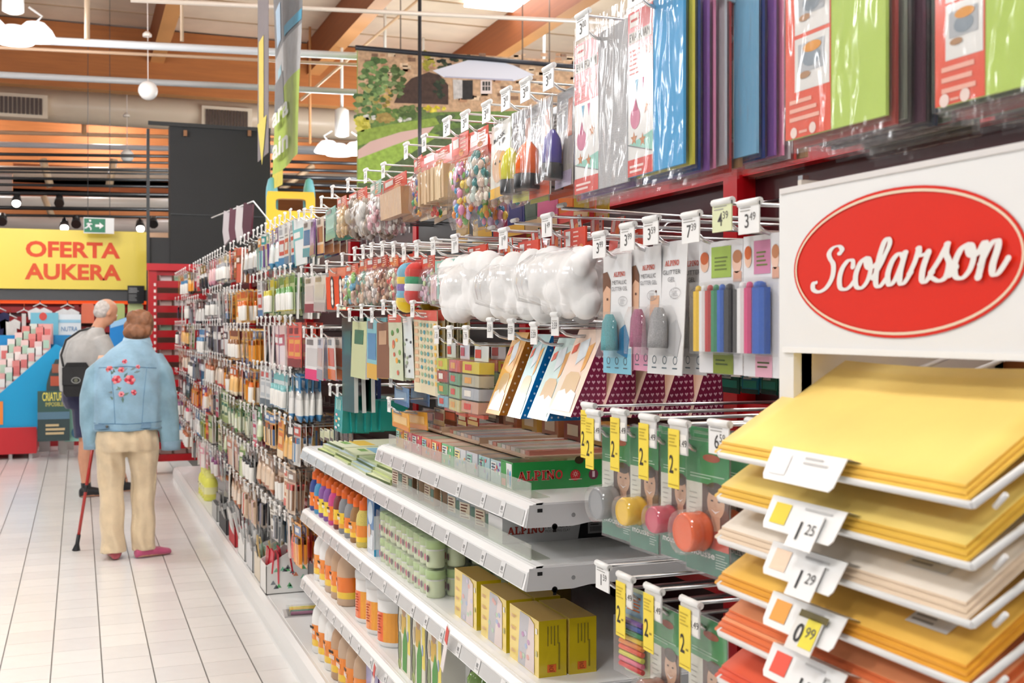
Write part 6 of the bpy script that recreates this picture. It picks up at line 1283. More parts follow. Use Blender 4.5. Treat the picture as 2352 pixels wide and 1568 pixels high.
for i, px in enumerate((878, 858, 838)): item('craft_bag', (px - 12, px + 12, 590 + i * 4, 695 + i * 2), X2, ['bag of brown buttons', 'bag of white cut-outs', 'bag of tiny charms'][i] + ' in the second row', [['#c04a3c', '#b98a6c', '#d8b89a', '#a86a54'], ['#c9503c', '#eee6e0', '#e0ccc0', '#d4b8a8'], ['#d8604a', '#c9a88c', '#7fae9c', '#d6c4b0']][i], 3, .045)
item('craft_bag', (795, 822, 610, 700), X2, 'bag of rubber bands with red header', ['#d6604c', '#d9b09c', '#7fb45c', '#5fa4c4', '#e6d0b8'], 3, .05)
item('calculator_box', (752, 792, 618, 712), X2, 'orange box with round holes', ['#f0592a', '#e88a6a'], 4, .06, tagy=598)
item('carded_pack', (722, 750, 632, 715), X2, 'grey scissors card leaning to the left', ['#d3d3d1', '#b9b9b7', '#c4c4c2'], 3, .03); item('carded_pack', (700, 722, 636, 718), X2, 'white and maroon card in the second row', ['#e9e4e2', '#8a4a58', '#d9d0ce'], 3, .03)
# third row
X3 = .89
for i, (a, b, y0, y1, lab, c) in enumerate(((1082, 1122, 800, 950, 'clay set with yellow and grey blocks', ['#e0c83c', '#c0b89c', '#b9bcc0', '#d8a48a']), (1045, 1082, 795, 945, 'clay set with red and green blocks', ['#e0603c', '#7aa870', '#a9c07c', '#e6d07c']), (1020, 1045, 792, 935, 'clay set with lime and blue blocks at the left', ['#d8dc4a', '#b5503c', '#6aa86c', '#8ab8c8']))):
    item('clay_set', (a, b, y0, y1), X3, lab, c, 2, .09, ['1.79', '1.79', '1.18'][i], 'tiny', tagy=748)
item('sticker_sheet', (948, 1004, 712, 905), X3, 'tall sticker sheet with rows of teal dots', ['#efe4c0', '#e0685a', 'dots'], 8, .012, tagy=690)
item('sticker_sheet', (918, 948, 728, 868), X3, 'white sticker sheet with ink animals', ['#eef0e8', '#efeee8', 'ink'], 3, .012)
item('sticker_sheet', (890, 922, 722, 872), X3, 'pale green sticker sheet with farm animals', ['#dfe8c4', '#e0705c', 'farm'], 4, .012)
item('folder', (868, 890, 740, 868), X3, 'brown notebook with white pages', ['#8a5a3c', '#efece6', '#c9a07c'], 3, .02); item('carded_pack', (842, 866, 730, 870), X3, 'blue and yellow toy card', ['#8fd0d6', '#e8b83c', '#5f9ac0'], 3, .03)
item('folder', (812, 840, 738, 868), X3, 'green and white notebook', ['#cfd8a8', '#efece4', '#3c7a5c'], 3, .02); item('folder', (785, 812, 728, 945), X3, 'tall dark green folder in clear film', ['#1f4f42', '#d9dcd8', '#2c6a58'], 3, .025)
item('folder', (815, 838, 862, 945), .96, 'dark blue folder hanging behind the green ones', ['#1c2a5c', '#2a3a6c', '#24346a'], 3, .025, hk=False)
for i, (a, c) in enumerate(((758, ['#efe6dc', '#f07a2c', '#e05a24']), (735, ['#e3dcd8', '#9aa8b0', '#d8b8a4']), (716, ['#f2f0ee', '#e8407c', '#d8d6d4']))): item('carded_pack', (a - 10, a + 12, 775, 872), X3, ['orange spotted card', 'grey and tan leaning card', 'white card with a pink stripe'][i] + ' in the third row', c, 4, .03)
# fourth row
for i in range(6):
    p = PX(772 + i * 18, 915 + i * 1.5, .93 + i * .03)
for i in range(6): item('gel_box', (768 + i * 17, 790 + i * 17, 908 + i * 2, 990 - i * 1), .90 + .02 * i, 'teal gel paste box, %s from the left under the folders' % ORD[i], ['#17a09a'], 1, .05, '2.19', 'tiny', hk=(i < 2))
for i in range(7): item('carded_pack', (735 + i * 11, 744 + i * 11, 985, 1012), .93, 'small dotted grey box, %s from the left under the teal boxes' % ORD[i], [['#e3e8c8', '#6a6a6c'][i > 2], '#3c3c3e', ['#d6dcb4', '#555'+'558'][i > 2]], 1, hk=False)
item('carded_pack', (900, 945, 888, 930), .95, 'light blue hanging toy on a short hook', ['#7fa8d8', '#4a74b4', '#a9c8e8'], 2, .06); item('carded_pack', (898, 940, 945, 985), .93, 'amber box under three white tags', ['#f0b042', '#e08a2c', '#f6d08c'], 2, .05)
for i in range(5): item('carded_pack', (972 + i * 26, 994 + i * 26, 938, 976), 1.05, 'little red and cream pack, %s from the left above the clay blocks' % ORD[i], [rmid.choice(['#a83a30', '#e8d0a8', '#7a4a3c']), rmid.choice(['#e6c88a', '#5a2a24']), rmid.choice(['#c05a44', '#f0e0c0'])], 1, hk=False)
# black back liner of the third bay lower part
one('dark_backing', MB().box(XB - .045, XB - .037, 3.68, 4.92, 1.0, 1.98, '#151517', 'paint'), 'black liner panel behind the teal boxes', 'panel'); one('dark_backing', MB().box(XB - .045, XB - .037, 1.0, 2.26, .6, 1.28, '#1a1516', 'paint'), 'dark sheet standing in for shade behind the mousse packs', 'panel')  # second sheet is dark to paint in the shade behind the mousse

for i, (a, b) in enumerate(((1655, 1700), (1705, 1745), (1748, 1786))): item('carded_pack', (a, b, 862 + i * 2, 902 + i * 2), 1.3, ['dark green', 'petrol blue', 'bottle green'][i] + ' box on a short hook behind the crayon packs', [['#12463c', '#0f5a6a', '#14503f'][i], '#0c2f2c', '#1f6a5c'], 2, .04, '2.99')
# ------------------------------------------------------------------ white sheet rack with oval sign
RY0, RY1 = 1.275, .812; RX = .8755
rk = thing('sheet_rack', 'white rack of coloured sheets with a red oval Scolarson sign', 'rack', (0, 0, 0))
W_ = '#efeeec'
obj('side_wall', MB().box(RX, RX + .34, RY0 - .03, RY0 - .022, .05, 1.69, '#e9dfd2', 'paint'), rk)
obj('side_wall', MB().box(RX, RX + .34, RY1 - .03, RY1 - .022, .05, 1.69, '#e9dfd2', 'paint'), rk)
obj('front_post', MB().box(RX - .012, RX + .016, RY0 - .03, RY0 + .002, .05, 1.68, W_, 'paint'), rk)
obj('front_post', MB().box(RX - .012, RX + .016, RY1 - .04, RY1 - .01, .05, 1.68, W_, 'paint'), rk)
obj('rear_post', MB().box(RX + .32, RX + .345, RY0 - .03, RY0 + .002, .05, 1.67, '#b9b9ba', 'metal'), rk)
obj('silver_strip', MB().box(RX + .02, RX + .03, RY0 - .004, RY0 + .006, .05, 1.7, '#c2c2c4', 'metal'), rk)
obj('back_board', MB().box(RX + .335, RX + .345, RY1 - .03, RY0, .05, 1.7, '#a5602c', 'board'), rk)
obj('foot', MB().box(RX, RX + .34, RY1 - .03, RY0, 0, .05, '#e8e8e6', 'paint'), rk)
hd = obj('header_panel', MB().box(RX - .014, RX + .016, RY1 - .04, RY0 - .012, 1.471, 1.674, '#efeeec', 'paint').box(RX - .016, RX + .02, RY1 - .04, RY0 - .01, 1.466, 1.473, '#f6f5f3', 'paint'), rk)
obj('top_edge', MB().box(RX - .016, RX + .03, RY1 - .04, RY0 - .004, 1.673, 1.68, '#e3dedb', 'paint'), rk)
cY = 1.0465; cZ = 1.5714; FM = Matrix.Translation((RX - .0142, cY, cZ)) @ Matrix.Rotation(FACE, 4, 'Z')
m = MB(); m.M = FM; m.disc(0, 0, .193, .0848, -.0004, '#e0301f', 'gloss', 72); m.ring(0, 0, .193, .0848, .0035, -.0012, '#e0301f', 'gloss', 72); m.ring(0, 0, .1896, .0814, .0032, -.0016, '#f3dcc0', 'gloss', 72); obj('red_oval', m, hd)
# script lettering drawn as thick pen strokes
def catmull(P, n=6):
    Q = [P[0]] + list(P) + [P[-1]]; out = []
    for i in range(1, len(Q) - 2):
        p0, p1, p2, p3 = (Vector(q) for q in Q[i - 1:i + 3])
        for k in range(n):
            t = k / n; out.append(.5 * ((2 * p1) + (p2 - p0) * t + (2 * p0 - 5 * p1 + 4 * p2 - p3) * t * t + (3 * p1 - p0 - 3 * p2 + p3) * t ** 3))
    out.append(Vector(P[-1])); return out
SCR = {'S': (1.2, [[(1.08, 1.42), (1.16, 1.62), (.98, 1.84), (.7, 1.78), (.56, 1.5), (.66, 1.18), (.86, .86), (.88, .46), (.66, .12), (.32, .0), (.04, .1), (-.02, .3), (.14, .34)]]),
  'c': (.74, [[(.6, .76), (.54, .95), (.34, .97), (.12, .74), (.05, .4), (.15, .08), (.4, .0), (.62, .1), (.82, .34)]]),
  'o': (.82, [[(.42, .98), (.18, .84), (.05, .45), (.15, .08), (.4, 0), (.62, .22), (.68, .6), (.56, .92), (.4, .98), (.5, .7), (.68, .62), (.9, .74)]]),
  'l': (.6, [[(.02, .3), (.32, .8), (.52, 1.5), (.44, 1.84), (.3, 1.74), (.2, 1.2), (.14, .5), (.2, .08), (.4, .0), (.66, .3)]]),
  'a': (.92, [[(.6, .8), (.4, .98), (.16, .78), (.05, .36), (.17, .02), (.38, .14), (.58, .7), (.64, .98)], [(.64, .98), (.56, .4), (.62, .04), (.8, .04), (1.0, .34)]]),
  'r': (.86, [[(.02, .28), (.18, .7), (.24, 1.1)], [(.24, 1.1), (.34, .84), (.64, .88)], [(.64, .88), (.54, .45), (.56, .08), (.72, .0), (.92, .28)]]),
  's': (.8, [[(.0, .25), (.26, .66), (.46, 1.12)], [(.46, 1.12), (.46, .8), (.64, .48), (.6, .1), (.36, -.02), (.08, .1)], [(.6, .08), (.76, .12), (.92, .34)]]),
  'n': (1.05, [[(.02, .72), (.14, .98), (.2, .8), (.14, .0)], [(.15, .35), (.36, .86), (.56, .98), (.63, .78), (.56, .3), (.62, .03), (.8, .05), (1.02, .42)]])}
m = MB(); m.M = FM; x = 0; word = 'Scolarson'; kk = .0413; tot = sum(SCR[c][0] for c in word); yy = -.0012
for c in word:
    adv, st = SCR[c]
    for s in st:
        pts = catmull(s); L = []
        for i, p in enumerate(pts):
            d = (pts[min(i + 1, len(pts) - 1)] - pts[max(i - 1, 0)]); d = d.normalized() if d.length > 1e-6 else Vector((1, 0))
            wd_ = .1 + .13 * abs(d.y) ** 1.3 * (1 if d.y < 0 or c in 'S' else .75); nrm = Vector((-d.y, d.x)) * wd_ / 2
            L.append((p + nrm, p - nrm, p, wd_))
        def tr_(q, dy=0.0):
            vy = q.y if q.y < 1 else 1 + (q.y - 1) * .62
            X_ = (x + q.x - tot / 2 + .2 * vy) * kk + .008; return (X_, yy - dy, vy * .035 - .0245 + .03 * X_)
        yy -= .00004
        ia = [(m.V(tr_(q[0], 3e-6 * i)), m.V(tr_(q[1], 3e-6 * i))) for i, q in enumerate(L)]
        for i in range(len(L) - 1): m.F((ia[i][0], ia[i][1], ia[i + 1][1]), '#f1eeea', 'gloss'); m.F((ia[i][0], ia[i + 1][1], ia[i + 1][0]), '#f1eeea', 'gloss')
        yy -= 3e-6 * len(L)
        for i in (0, len(L) - 1):
            p, w_ = L[i][2], L[i][3]; yy -= .00004; m.poly([tr_(p + Vector((math.cos(a), math.sin(a))) * w_ * .56) for a in [k * PI / 6 for k in range(12)]], '#f1eeea', 'gloss')
    x += adv
obj('lettering', m, hd)
# trays of sheets
TC = [('#ffdc78', '#fbc850', 'golden yellow'), ('#fadb78', '#f0bf45', 'lemon yellow'), ('#f8ecdc', '#ecd4b8', 'cream'), ('#fac454', '#eda428', 'amber'), ('#f8a06c', '#ea7238', 'orange'), ('#e85a34', '#e6522e', 'red orange')]
ZT = [1.336, 1.2795, 1.2263, 1.1677, 1.108, 1.048]
prices = ['', '1.25', '1.29', '0.99', '1.29', '1.29']
def sheet_pt(s, y, z0, lift, curl):
    sl = .52; x = .769 + s * .86; z = z0 + lift + (s * sl if s < .2 else .2 * sl + (s - .2) * .3)
    z += .004 * math.sin(y * 9 + curl) * (s / .2) - curl * .0
    return (x, y, z)
for k, (zf, (c1, c2, nm)) in enumerate(zip(ZT, TC)):
    tr = obj('wire_tray', MB().tube([(.765, RY0 - .012, zf), (.765, RY1 + .012, zf)], .004, W_, 'paint'), rk)
    for y in (RY0 - .008, RY1 + .012): obj('tray_wire', MB().tube([(.765, y, zf), (.935, y, zf + .09), (1.15, y, zf + .155)], .004, W_, 'paint'), tr)
    for y in (RY1 + .012,): obj('stop_knob', MB().tube([(.795, y - .01, zf + .01), (.795, y + .004, zf - .004)], .003, W_, 'paint'), tr); obj('stop_knob', MB().tube([(.88, y - .01, zf + .055), (.88, y + .004, zf + .042)], .003, W_, 'paint'), tr)
    for j in range(4): y = RY0 - .09 - j * .095; obj('tray_wire', MB().tube([(.765, y, zf - .002), (.935, y, zf + .086), (1.15, y, zf + .15)], .003, W_, 'paint'), tr)
    for j in range(3 if k != 4 else 5):
        m = MB(); ny, ns = 12, 8; S1 = .2 if k == 0 else .31; y0, y1 = RY0 + .002 - .003 * j, RY1 + .02 + .004 * j
        th = .0028; A = []
        for lay in (0, 1):
            for a in range(ns + 1):
                for b in range(ny + 1): A.append(m.V(sheet_pt(S1 * a / ns - .004 + .004 * j, y0 + (y1 - y0) * b / ny, zf, .006 + j * .0042 - lay * th + .0, j * .6)))
        def I(l, a, b): return l * (ns + 1) * (ny + 1) + a * (ny + 1) + b
        for a in range(ns):
            for b in range(ny):
                m.F((I(0, a, b), I(0, a, b + 1), I(0, a + 1, b + 1), I(0, a + 1, b)), c1 if j == 2 or j == 4 else c2, 'felt', True); m.F((I(1, a, b), I(1, a + 1, b), I(1, a + 1, b + 1), I(1, a, b + 1)), c2, 'felt', True)
        for b in range(ny): m.F((I(0, 0, b), I(1, 0, b), I(1, 0, b + 1), I(0, 0, b + 1)), c2, 'felt'); m.F((I(0, ns, b), I(0, ns, b + 1), I(1, ns, b + 1), I(1, ns, b)), c2, 'felt')
        for a in range(ns): m.F((I(0, a, 0), I(0, a + 1, 0), I(1, a + 1, 0), I(1, a, 0)), c2, 'felt'); m.F((I(0, a, ny), I(1, a, ny), I(1, a + 1, ny), I(0, a + 1, ny)), c2, 'felt')
        one('craft_sheet', m, '%s craft sheet on the %s tray from the top, %s from below' % (nm, ORD[k], ORD[j]), 'craft sheet')
    # folded white label card with swatch and price
    py_l, py_r = 1775, 1945
    ya, yb = PX(py_l, 1100, .757).y, PX(py_r, 1100, .757).y; wl = abs(ya - yb); yc = (ya + yb) / 2
    t = thing('tray_label', 'folded white label card on the %s sheet tray' % nm, 'label', (.758, yc, zf + .024), FACE)
    m = MB(); Mx = Matrix.Rotation(-.5, 4, 'X'); m.M = Mx
    m.slabpoly([(-wl / 2, .0), (-wl / 2 + .003, -.034), (-wl / 2 + .008, -.04), (wl / 2 - .008, -.04), (wl / 2 - .003, -.034), (wl / 2, 0)], 0, .0012, '#f4f3f1', 'plastic'); obj('front_leaf', m, t)
    m = MB(); m.poly([(-wl / 2, .001, 0), (wl / 2, .001, 0), (wl / 2, .04, -.012), (-wl / 2, .04, -.012)], '#eceae6', 'plastic'); obj('rear_leaf', m, t)
    m = MB(); m.M = Mx
    sw = ['#efeeec', '#f1d63c', '#f6d8bc', '#f0a648', '#f05a44', '#c83a30'][k]
    m.rect(-wl / 2 + .014, -wl / 2 + .044, -.032, -.007, -.0008, sw); obj('swatch', m, t); m = MB(); m.M = Mx; m.lines(.0, wl * .36, -.006, 2, .006, .0025, -.0008, '#c9c7c4'); obj('print', m, t)
    if prices[k]:
        m = MB(); m.M = Mx; yel = k == 3
        m.box(-.005, .042, -.004, -.003, -.054, -.012, '#f4f3f1' if not yel else '#e9e6e0', 'plastic')
        if yel: m.rect(.016, .04, -.048, -.014, -.0045, '#f0df48'); m.rect(-.002, .048, -.016, -.008, -.0045, '#6f6232')
        a, b = prices[k].split('.'); m.text(a, .01, -.044, .021, -.005, '#2c2a28', bold=.01); m.text(b, .029, -.036, .012, -.005, '#5a5754'); obj('price_card', m, t)
    if k in (2, 3):
        yw = PX(2110, 1380, .785).y; m = MB()
        m.M = Matrix.Translation(sheet_pt(.04, yw, zf, .0155, 1)) @ Matrix.Rotation(FACE, 4, 'Z') @ Matrix.Rotation(.42 - PI / 2 + .06, 4, 'X'); m.rect(-.03, .03, -.012, .014, 0, '#f2f1ef'); m.lines(-.025, .01, .01, 3, .007, .003, -.0006, '#a9a7a4'); obj('sticker', m, tr)
# ------------------------------------------------------------------ people (x right, y away from the viewer, z up)
from mathutils.bvhtree import BVHTree
def ringz(cx, cy, z, rx, ry, n=16, tilt=0): return [(cx + rx * math.cos(2 * PI * i / n), cy + ry * math.sin(2 * PI * i / n), z + tilt * rx * math.cos(2 * PI * i / n)) for i in range(n)]
def limb(m, pts, rad, n=12): m.tube(pts, rad, '#ffffff', 'skin', n=n)
def hand(m, w, d, up, side=1, r=.0085):
    """palm and five curled fingers, from the wrist w along d; up = back-of-hand normal"""
    w, d, up = Vector(w), Vector(d).normalized(), Vector(up).normalized(); s = d.cross(up) * side
    limb(m, [w - d * .01, w + d * .04, w + d * .085], [.026, .034, .03])
    for k, (o, L) in enumerate(((-.027, .066), (-.009, .076), (.009, .072), (.026, .056))):
        a = w + d * .08 + s * o; b = a + d * L * .45; c = b + (d * .5 - up) .normalized() * L * .35; e = c + (-up - d * .5).normalized() * L * .3
        limb(m, [a, b, c, e], [r, r * .95, r * .9, r * .75], 8)
    a = w + d * .025 - s * .028; limb(m, [a, a - s * .025 + d * .03 - up * .012, a - s * .022 + d * .06 - up * .03], [.011, .01, .008], 8)
def foot(m, x, y, ang, L=.24, w=.042, h=.05):
    d = Vector((math.sin(ang), math.cos(ang), 0)); b = Vector((x, y, 0)) - d * .055; R = []
    s = Vector((d.y, -d.x, 0))
    for q, ww, hh in ((0, .6, .8), (.1, .9, 1.15), (.3, .9, 1.1), (.55, 1.0, .9), (.78, 1.0, .62), (.94, .75, .5), (1.0, .35, .35)):
        c = b + d * q * L; R.append([c + s * w * ww * math.cos(2 * PI * i / 10) + Vector((0, 0, h * hh * .5 + .003 + h * hh * .5 * math.sin(2 * PI * i / 10))) for i in range(10)])
    m.loft(R, '#ffffff', 'skin')
def head(m, c, fw, sz=1.0):
    """skull, jaw, nose and ears; fw = facing direction"""
    c, fw = Vector(c), Vector(fw).normalized(); s = fw.cross(Vector((0, 0, 1))).normalized(); u = s.cross(fw)
    def E(o, r, n=12):
        R = []
        for j in range(n + 1):
            t = PI * min(max(j / n, .01), .99); R.append([c + fw * (o[0] + r[0] * math.sin(t) * math.cos(2 * PI * i / n)) * sz + s * (o[1] + r[1] * math.sin(t) * math.sin(2 * PI * i / n)) * sz + u * (o[2] - r[2] * math.cos(t)) * sz for i in range(n)])
        m.loft(R, '#ffffff', 'skin')
    E((-.01, 0, .02), (.095, .074, .092)); E((.025, 0, -.045), (.062, .058, .07)); E((.095, 0, -.02), (.016, .013, .022), 8); E((.07, 0, -.01), (.03, .05, .02), 8)
    for q in (-1, 1): E((-.005, q * .074, -.012), (.018, .01, .03), 8)
    return fw, s, u
def face_parts(t, c, fw, s, u):
    c = Vector(c)
    for q in (-1, 1):
        m = MB(); p = c + fw * .083 + s * q * .03 + u * .005; m.ell(p, (.01, .01, .008), '#f3efe9', 'gloss', 8, 6); e = obj('eye', m, t); m = MB(); m.ell(p + fw * .008, (.004, .004, .004), '#3a2a20', 'gloss', 8, 6); obj('pupil', m, e)
    m = MB(); p = c + fw * .083 - u * .062; m.ell(p, (.012, .012, .006), '#b0675c', 'skin', 8, 6); obj('mouth', m, t)
# ---- woman with denim jacket ----------------------------------------------------------------------
wp = PZ(292, 1281); 
wo = thing('person', 'person in light blue denim jacket and beige trousers leaning on a red cane', 'person', (wp.x, wp.y, 0), -.04)
SKN = '#d9a98a'
m = MB(); m.loft([ringz(0, 0, .8, .15, .11), ringz(0, .01, .95, .15, .11), ringz(.01, .03, 1.1, .15, .11), ringz(.02, .05, 1.25, .16, .1), ringz(.03, .07, 1.34, .1, .08)], '#ffffff', 'skin')
limb(m, [(.035, .08, 1.3), (.06, .11, 1.42)], [.055, .05])
hc = (.085, .15, 1.475); hf = (.3, 1, -.45); fw, sd, up = head(m, hc, hf, .98)
for s, x0, kx, ax in ((-1, -.08, -.08, -.075), (1, .085, .09, .095)):
    ky = .02 if s < 0 else .045
    limb(m, [(x0, 0, .84), (kx * 1.1, ky, .47), (kx * 1.1, ky - .015, .3), (ax * 1.08, 0, .07)], [.075, .05, .048, .033])
limb(m, [(-.13, .05, 1.3), (-.2, .1, 1.06), (-.185, .24, .9)], [.05, .042, .03]); hand(m, (-.185, .24, .9), (.05, .6, -.3), (0, .4, 1), -1)
limb(m, [(.17, .06, 1.3), (.22, .12, 1.06), (.1, .28, 1.0)], [.05, .042, .03]); hand(m, (.1, .28, 1.0), (-1, .4, .1), (0, .4, 1), 1)
foot(m, -.075, -.01, -.15); foot(m, .1, -.02, 1.15)
obj('body', remesh(m, .011, 3, 'body', SKN, 'skin'), wo); face_parts(wo, hc, fw, sd, up)
m = MB(); m.loft([ringz(0, .01, .9, .17, .13), ringz(0, 0, .84, .195, .15), ringz(0, -.005, .76, .2, .155), ringz(0, 0, .7, .19, .14)], '#ffffff', 'cloth')
for s, P in ((-1, [(-.098, 0, .78), (-.1, .01, .62), (-.096, .02, .46), (-.092, .0, .28), (-.088, -.01, .14), (-.085, -.015, .045)]), (1, [(.1, 0, .78), (.103, .015, .62), (.1, .045, .46), (.098, .03, .28), (.1, .01, .14), (.102, .0, .045)])):
    limb(m, P, [.1, .092, .079, .076, .076, .08], 14)
tm_ = remesh(m, .01, 2, 'trousers', '#dcc7a6', 'cloth')
for v in tm_.vertices:
    f = .008 * math.sin(v.co.z * 24 + v.co.x * 45 + 2 * math.sin(v.co.z * 9)) + .006 * math.sin(v.co.x * 80 + v.co.z * 5); v.co.y -= f if v.co.y < 0 else -f; v.co.x += .004 * math.sin(v.co.z * 26 + v.co.x * 12)
obj('trousers', tm_, wo)
m = MB()
for k in range(6):                                           # folds and seams of the trousers
    x = -.15 + k * .06
m = MB(); jr = [(.83, 0, .0, .21, .16), (.87, 0, .0, .218, .168), (.98, .0, .0, .222, .175), (1.1, .005, .005, .222, .175), (1.2, .012, .015, .215, .168), (1.28, .02, .03, .19, .15), (1.345, .03, .05, .14, .122), (1.385, .045, .07, .1, .095), (1.41, .055, .085, .08, .085)]
m.loft([ringz(cx, cy, z, rx, ry, 20) for z, cx, cy, rx, ry in jr], '#ffffff', 'denim')
limb(m, [(-.12, .04, 1.26), (-.185, .03, 1.19), (-.225, .0, 1.04), (-.235, -.01, .88), (-.22, .0, .72)], [.06, .075, .068, .054, .042], 14)
limb(m, [(.15, .05, 1.29), (.205, .03, 1.19), (.235, .01, 1.03), (.255, .0, .87), (.272, .0, .7)], [.078, .085, .08, .07, .058], 14)
jm = remesh(m, .011, 2, 'jacket', lambda v: '#86a9bb' if abs(v.x) > .2 else '#8db0c6', 'denim')
rj = random.Random(8)
for v in jm.vertices:                                        # soft vertical folds
    f = .008 * math.sin(v.co.x * 34 + v.co.z * 9 + 1.5 * math.sin(v.co.z * 11)) * (1 if v.co.z < 1.25 else .4) + .007 * math.sin(v.co.z * 30 + v.co.x * 40 * (1 if v.co.x > 0 else -1)) * min(1, abs(v.co.x) * 6); v.co.y -= f if v.co.y < .05 else -f
jk = obj('jacket', jm, wo)
bv = BVHTree.FromPolygons([v.co.copy() for v in jm.vertices], [tuple(p.vertices) for p in jm.polygons])
def onback(x, z, off=.002):
    h = bv.ray_cast(Vector((x, -1, z)), Vector((0, 1, 0)))[0]; return (h + Vector((0, -off, 0))) if h else Vector((x, -.17, z))
def seamline(pts, r, col, nm, par, mat='denim'):
    P = []
    for a, b in zip(pts, pts[1:]):
        for i in range(6): q = Vector(a).lerp(Vector(b), i / 6); P.append(onback(q.x, q.y, .0005))
    P.append(onback(pts[-1][0], pts[-1][1], .0005)); obj(nm, MB().tube(P, r, col, mat, n=5), par)
seamline([(-.17, 1.235), (0, 1.245), (.18, 1.23)], .003, '#5d86a6', 'yoke_seam', jk)
for x0, x1 in ((-.1, -.08), (.12, .1)): seamline([(x0, 1.24), (x1, 1.05), (x1 * .9, .88)], .0025, '#6a93b2', 'panel_seam', jk)
seamline([(-.2, .885), (0, .88), (.21, .885)], .003, '#5d86a6', 'waist_seam', jk); seamline([(-.2, .845), (0, .838), (.21, .845)], .006, '#7a9db5', 'hem_band', jk)
for x in (-.15, .1): obj('waist_tab', MB().box(-.045, .045, -.004, .004, -.016, .016, '#6c8ca6', 'denim'), jk, onback(x, .865, .004)); b = obj('tab_button', MB().lathe([(.009, 0), (.008, .003), (.002, .004)], '#6a6a66', 'metal', n=10), jk, onback(x + .03, .865, .009), rot=(PI / 2, 0, 0))
m = MB(); m.loft([[(.06 + a * math.cos(t), .09 + b * math.sin(t), z + .02 * math.sin(t)) for t in [2 * PI * i / 20 for i in range(20)]] for a, b, z in ((.1, .1, 1.375), (.085, .092, 1.42), (.078, .085, 1.435), (.07, .078, 1.42))], '#9fc0d4', 'denim', caps=False); obj('collar', m, jk)
for x, z, r, p in ((-.22, .72, .042, -1), (.272, .7, .058, 1)): obj('cuff', MB().tube([(x, .0, z + .05), (x, .0, z - .008)], [r + .006, r + .004], '#8aa8bd', 'denim', n=14), jk); obj('cuff_lining', MB().tube([(x, .0, z - .006), (x, .0, z - .0095)], [r, r * .9], '#2c2f34', 'cloth', n=14), jk)
for i, (px, py, r, c) in enumerate(((287, 833, .016, '#d9506a'), (255, 850, .022, '#d8645e'), (280, 852, .02, '#e06a70'), (315, 845, .014, '#d9707a'), (270, 873, .028, '#d84a58'), (298, 874, .032, '#cc3a4c'), (280, 905, .018, '#e79aa6'), (306, 902, .018, '#c83e54'))):
    x, z = (px - 292) / 353, (1283 - py) / 353; p = onback(x, z, .003); m = MB()
    for k in range(6): a = k * PI / 3; m.ell((r * .6 * math.cos(a), 0, r * .6 * math.sin(a)), (r * .5, .004, r * .45), c if k % 2 else '#e88f96', 'cloth', 8, 5)
    m.ell((0, -.003, 0), (r * .35, .005, r * .35), '#a82a3c', 'cloth', 8, 5); obj('rose_embroidery', m, jk, p)
for i in range(16):
    x, z = rj.uniform(-.11, .1), rj.uniform(1.03, 1.24); m = MB(); a = rj.uniform(0, PI); m.M = Matrix.Rotation(a, 4, 'Y'); m.poly([(-.022, 0, 0), (0, 0, .008), (.022, 0, 0), (0, 0, -.008)], rj.choice(['#6f8a7c', '#7c8c90', '#8a9a9c', '#5f7c74']), 'cloth'); obj('leaf_embroidery', m, jk, onback(x, z, .002))
m = MB(); c = Vector(hc)                                      # short brown hair
def EH(o, r, n=12):
    R = []
    for j in range(n + 1):
        t = PI * min(max(j / n, .01), .99); R.append([c + fw * (o[0] + r[0] * math.sin(t) * math.cos(2 * PI * i / n)) + sd * (o[1] + r[1] * math.sin(t) * math.sin(2 * PI * i / n)) + up * (o[2] - r[2] * math.cos(t)) for i in range(n)])
    m.loft(R, '#ffffff', 'hair')
EH((-.028, 0, .03), (.098, .09, .102)); EH((-.055, 0, -.035), (.065, .085, .085)); EH((.02, .0, .085), (.08, .07, .045))
for k in range(26): a = rj.uniform(0, 2 * PI); EH((-.06 + .05 * math.cos(a), .07 * math.sin(a), rj.uniform(-.07, .07)), (.03, .03, .04), 6)
obj('hair', remesh(m, .007, 1, 'hair', '#86583a', 'hair'), wo)
for x, y, a, c1, nm in ((-.075, -.01, -.15, '#a8505a', 'left'), (.1, -.02, 1.15, '#c0557c', 'right')):
    m = MB(); foot(m, x, y, a, .245, .047, .078); me = remesh(m, .008, 2, 'shoe', c1, 'cloth')
    # low-cut shoe: drop the crown so the instep shows
    for v in me.vertices:
        if v.co.z > .055: v.co.z = .055 + (v.co.z - .055) * .15
    obj('shoe', me, wo)
# cane
tip = PZ(175, 1264); top = Vector((wp.x - .175, wp.y + .3, .9))
ca = thing('walking_cane', 'red walking cane with black grip and rubber tip', 'cane', (0, 0, 0)); dv = (top - tip)
obj('shaft', MB().tube([tip + dv * .05, tip + dv * .93], .011, '#b5302c', 'gloss', n=10), ca); obj('rubber_tip', MB().tube([tip, tip + dv * .012, tip + dv * .05, tip + dv * .12], [.028, .024, .013, .013], '#26262a', 'plastic', n=12), ca)
obj('height_collar', MB().tube([tip + dv * .44, tip + dv * .49], .014, '#26262a', 'plastic', n=10), ca); obj('handle', MB().tube([tip + dv * .92, top, top + Vector((.02, .06, .015)), top + Vector((.04, .12, .0))], .013, '#26262a', 'plastic', n=10), ca)
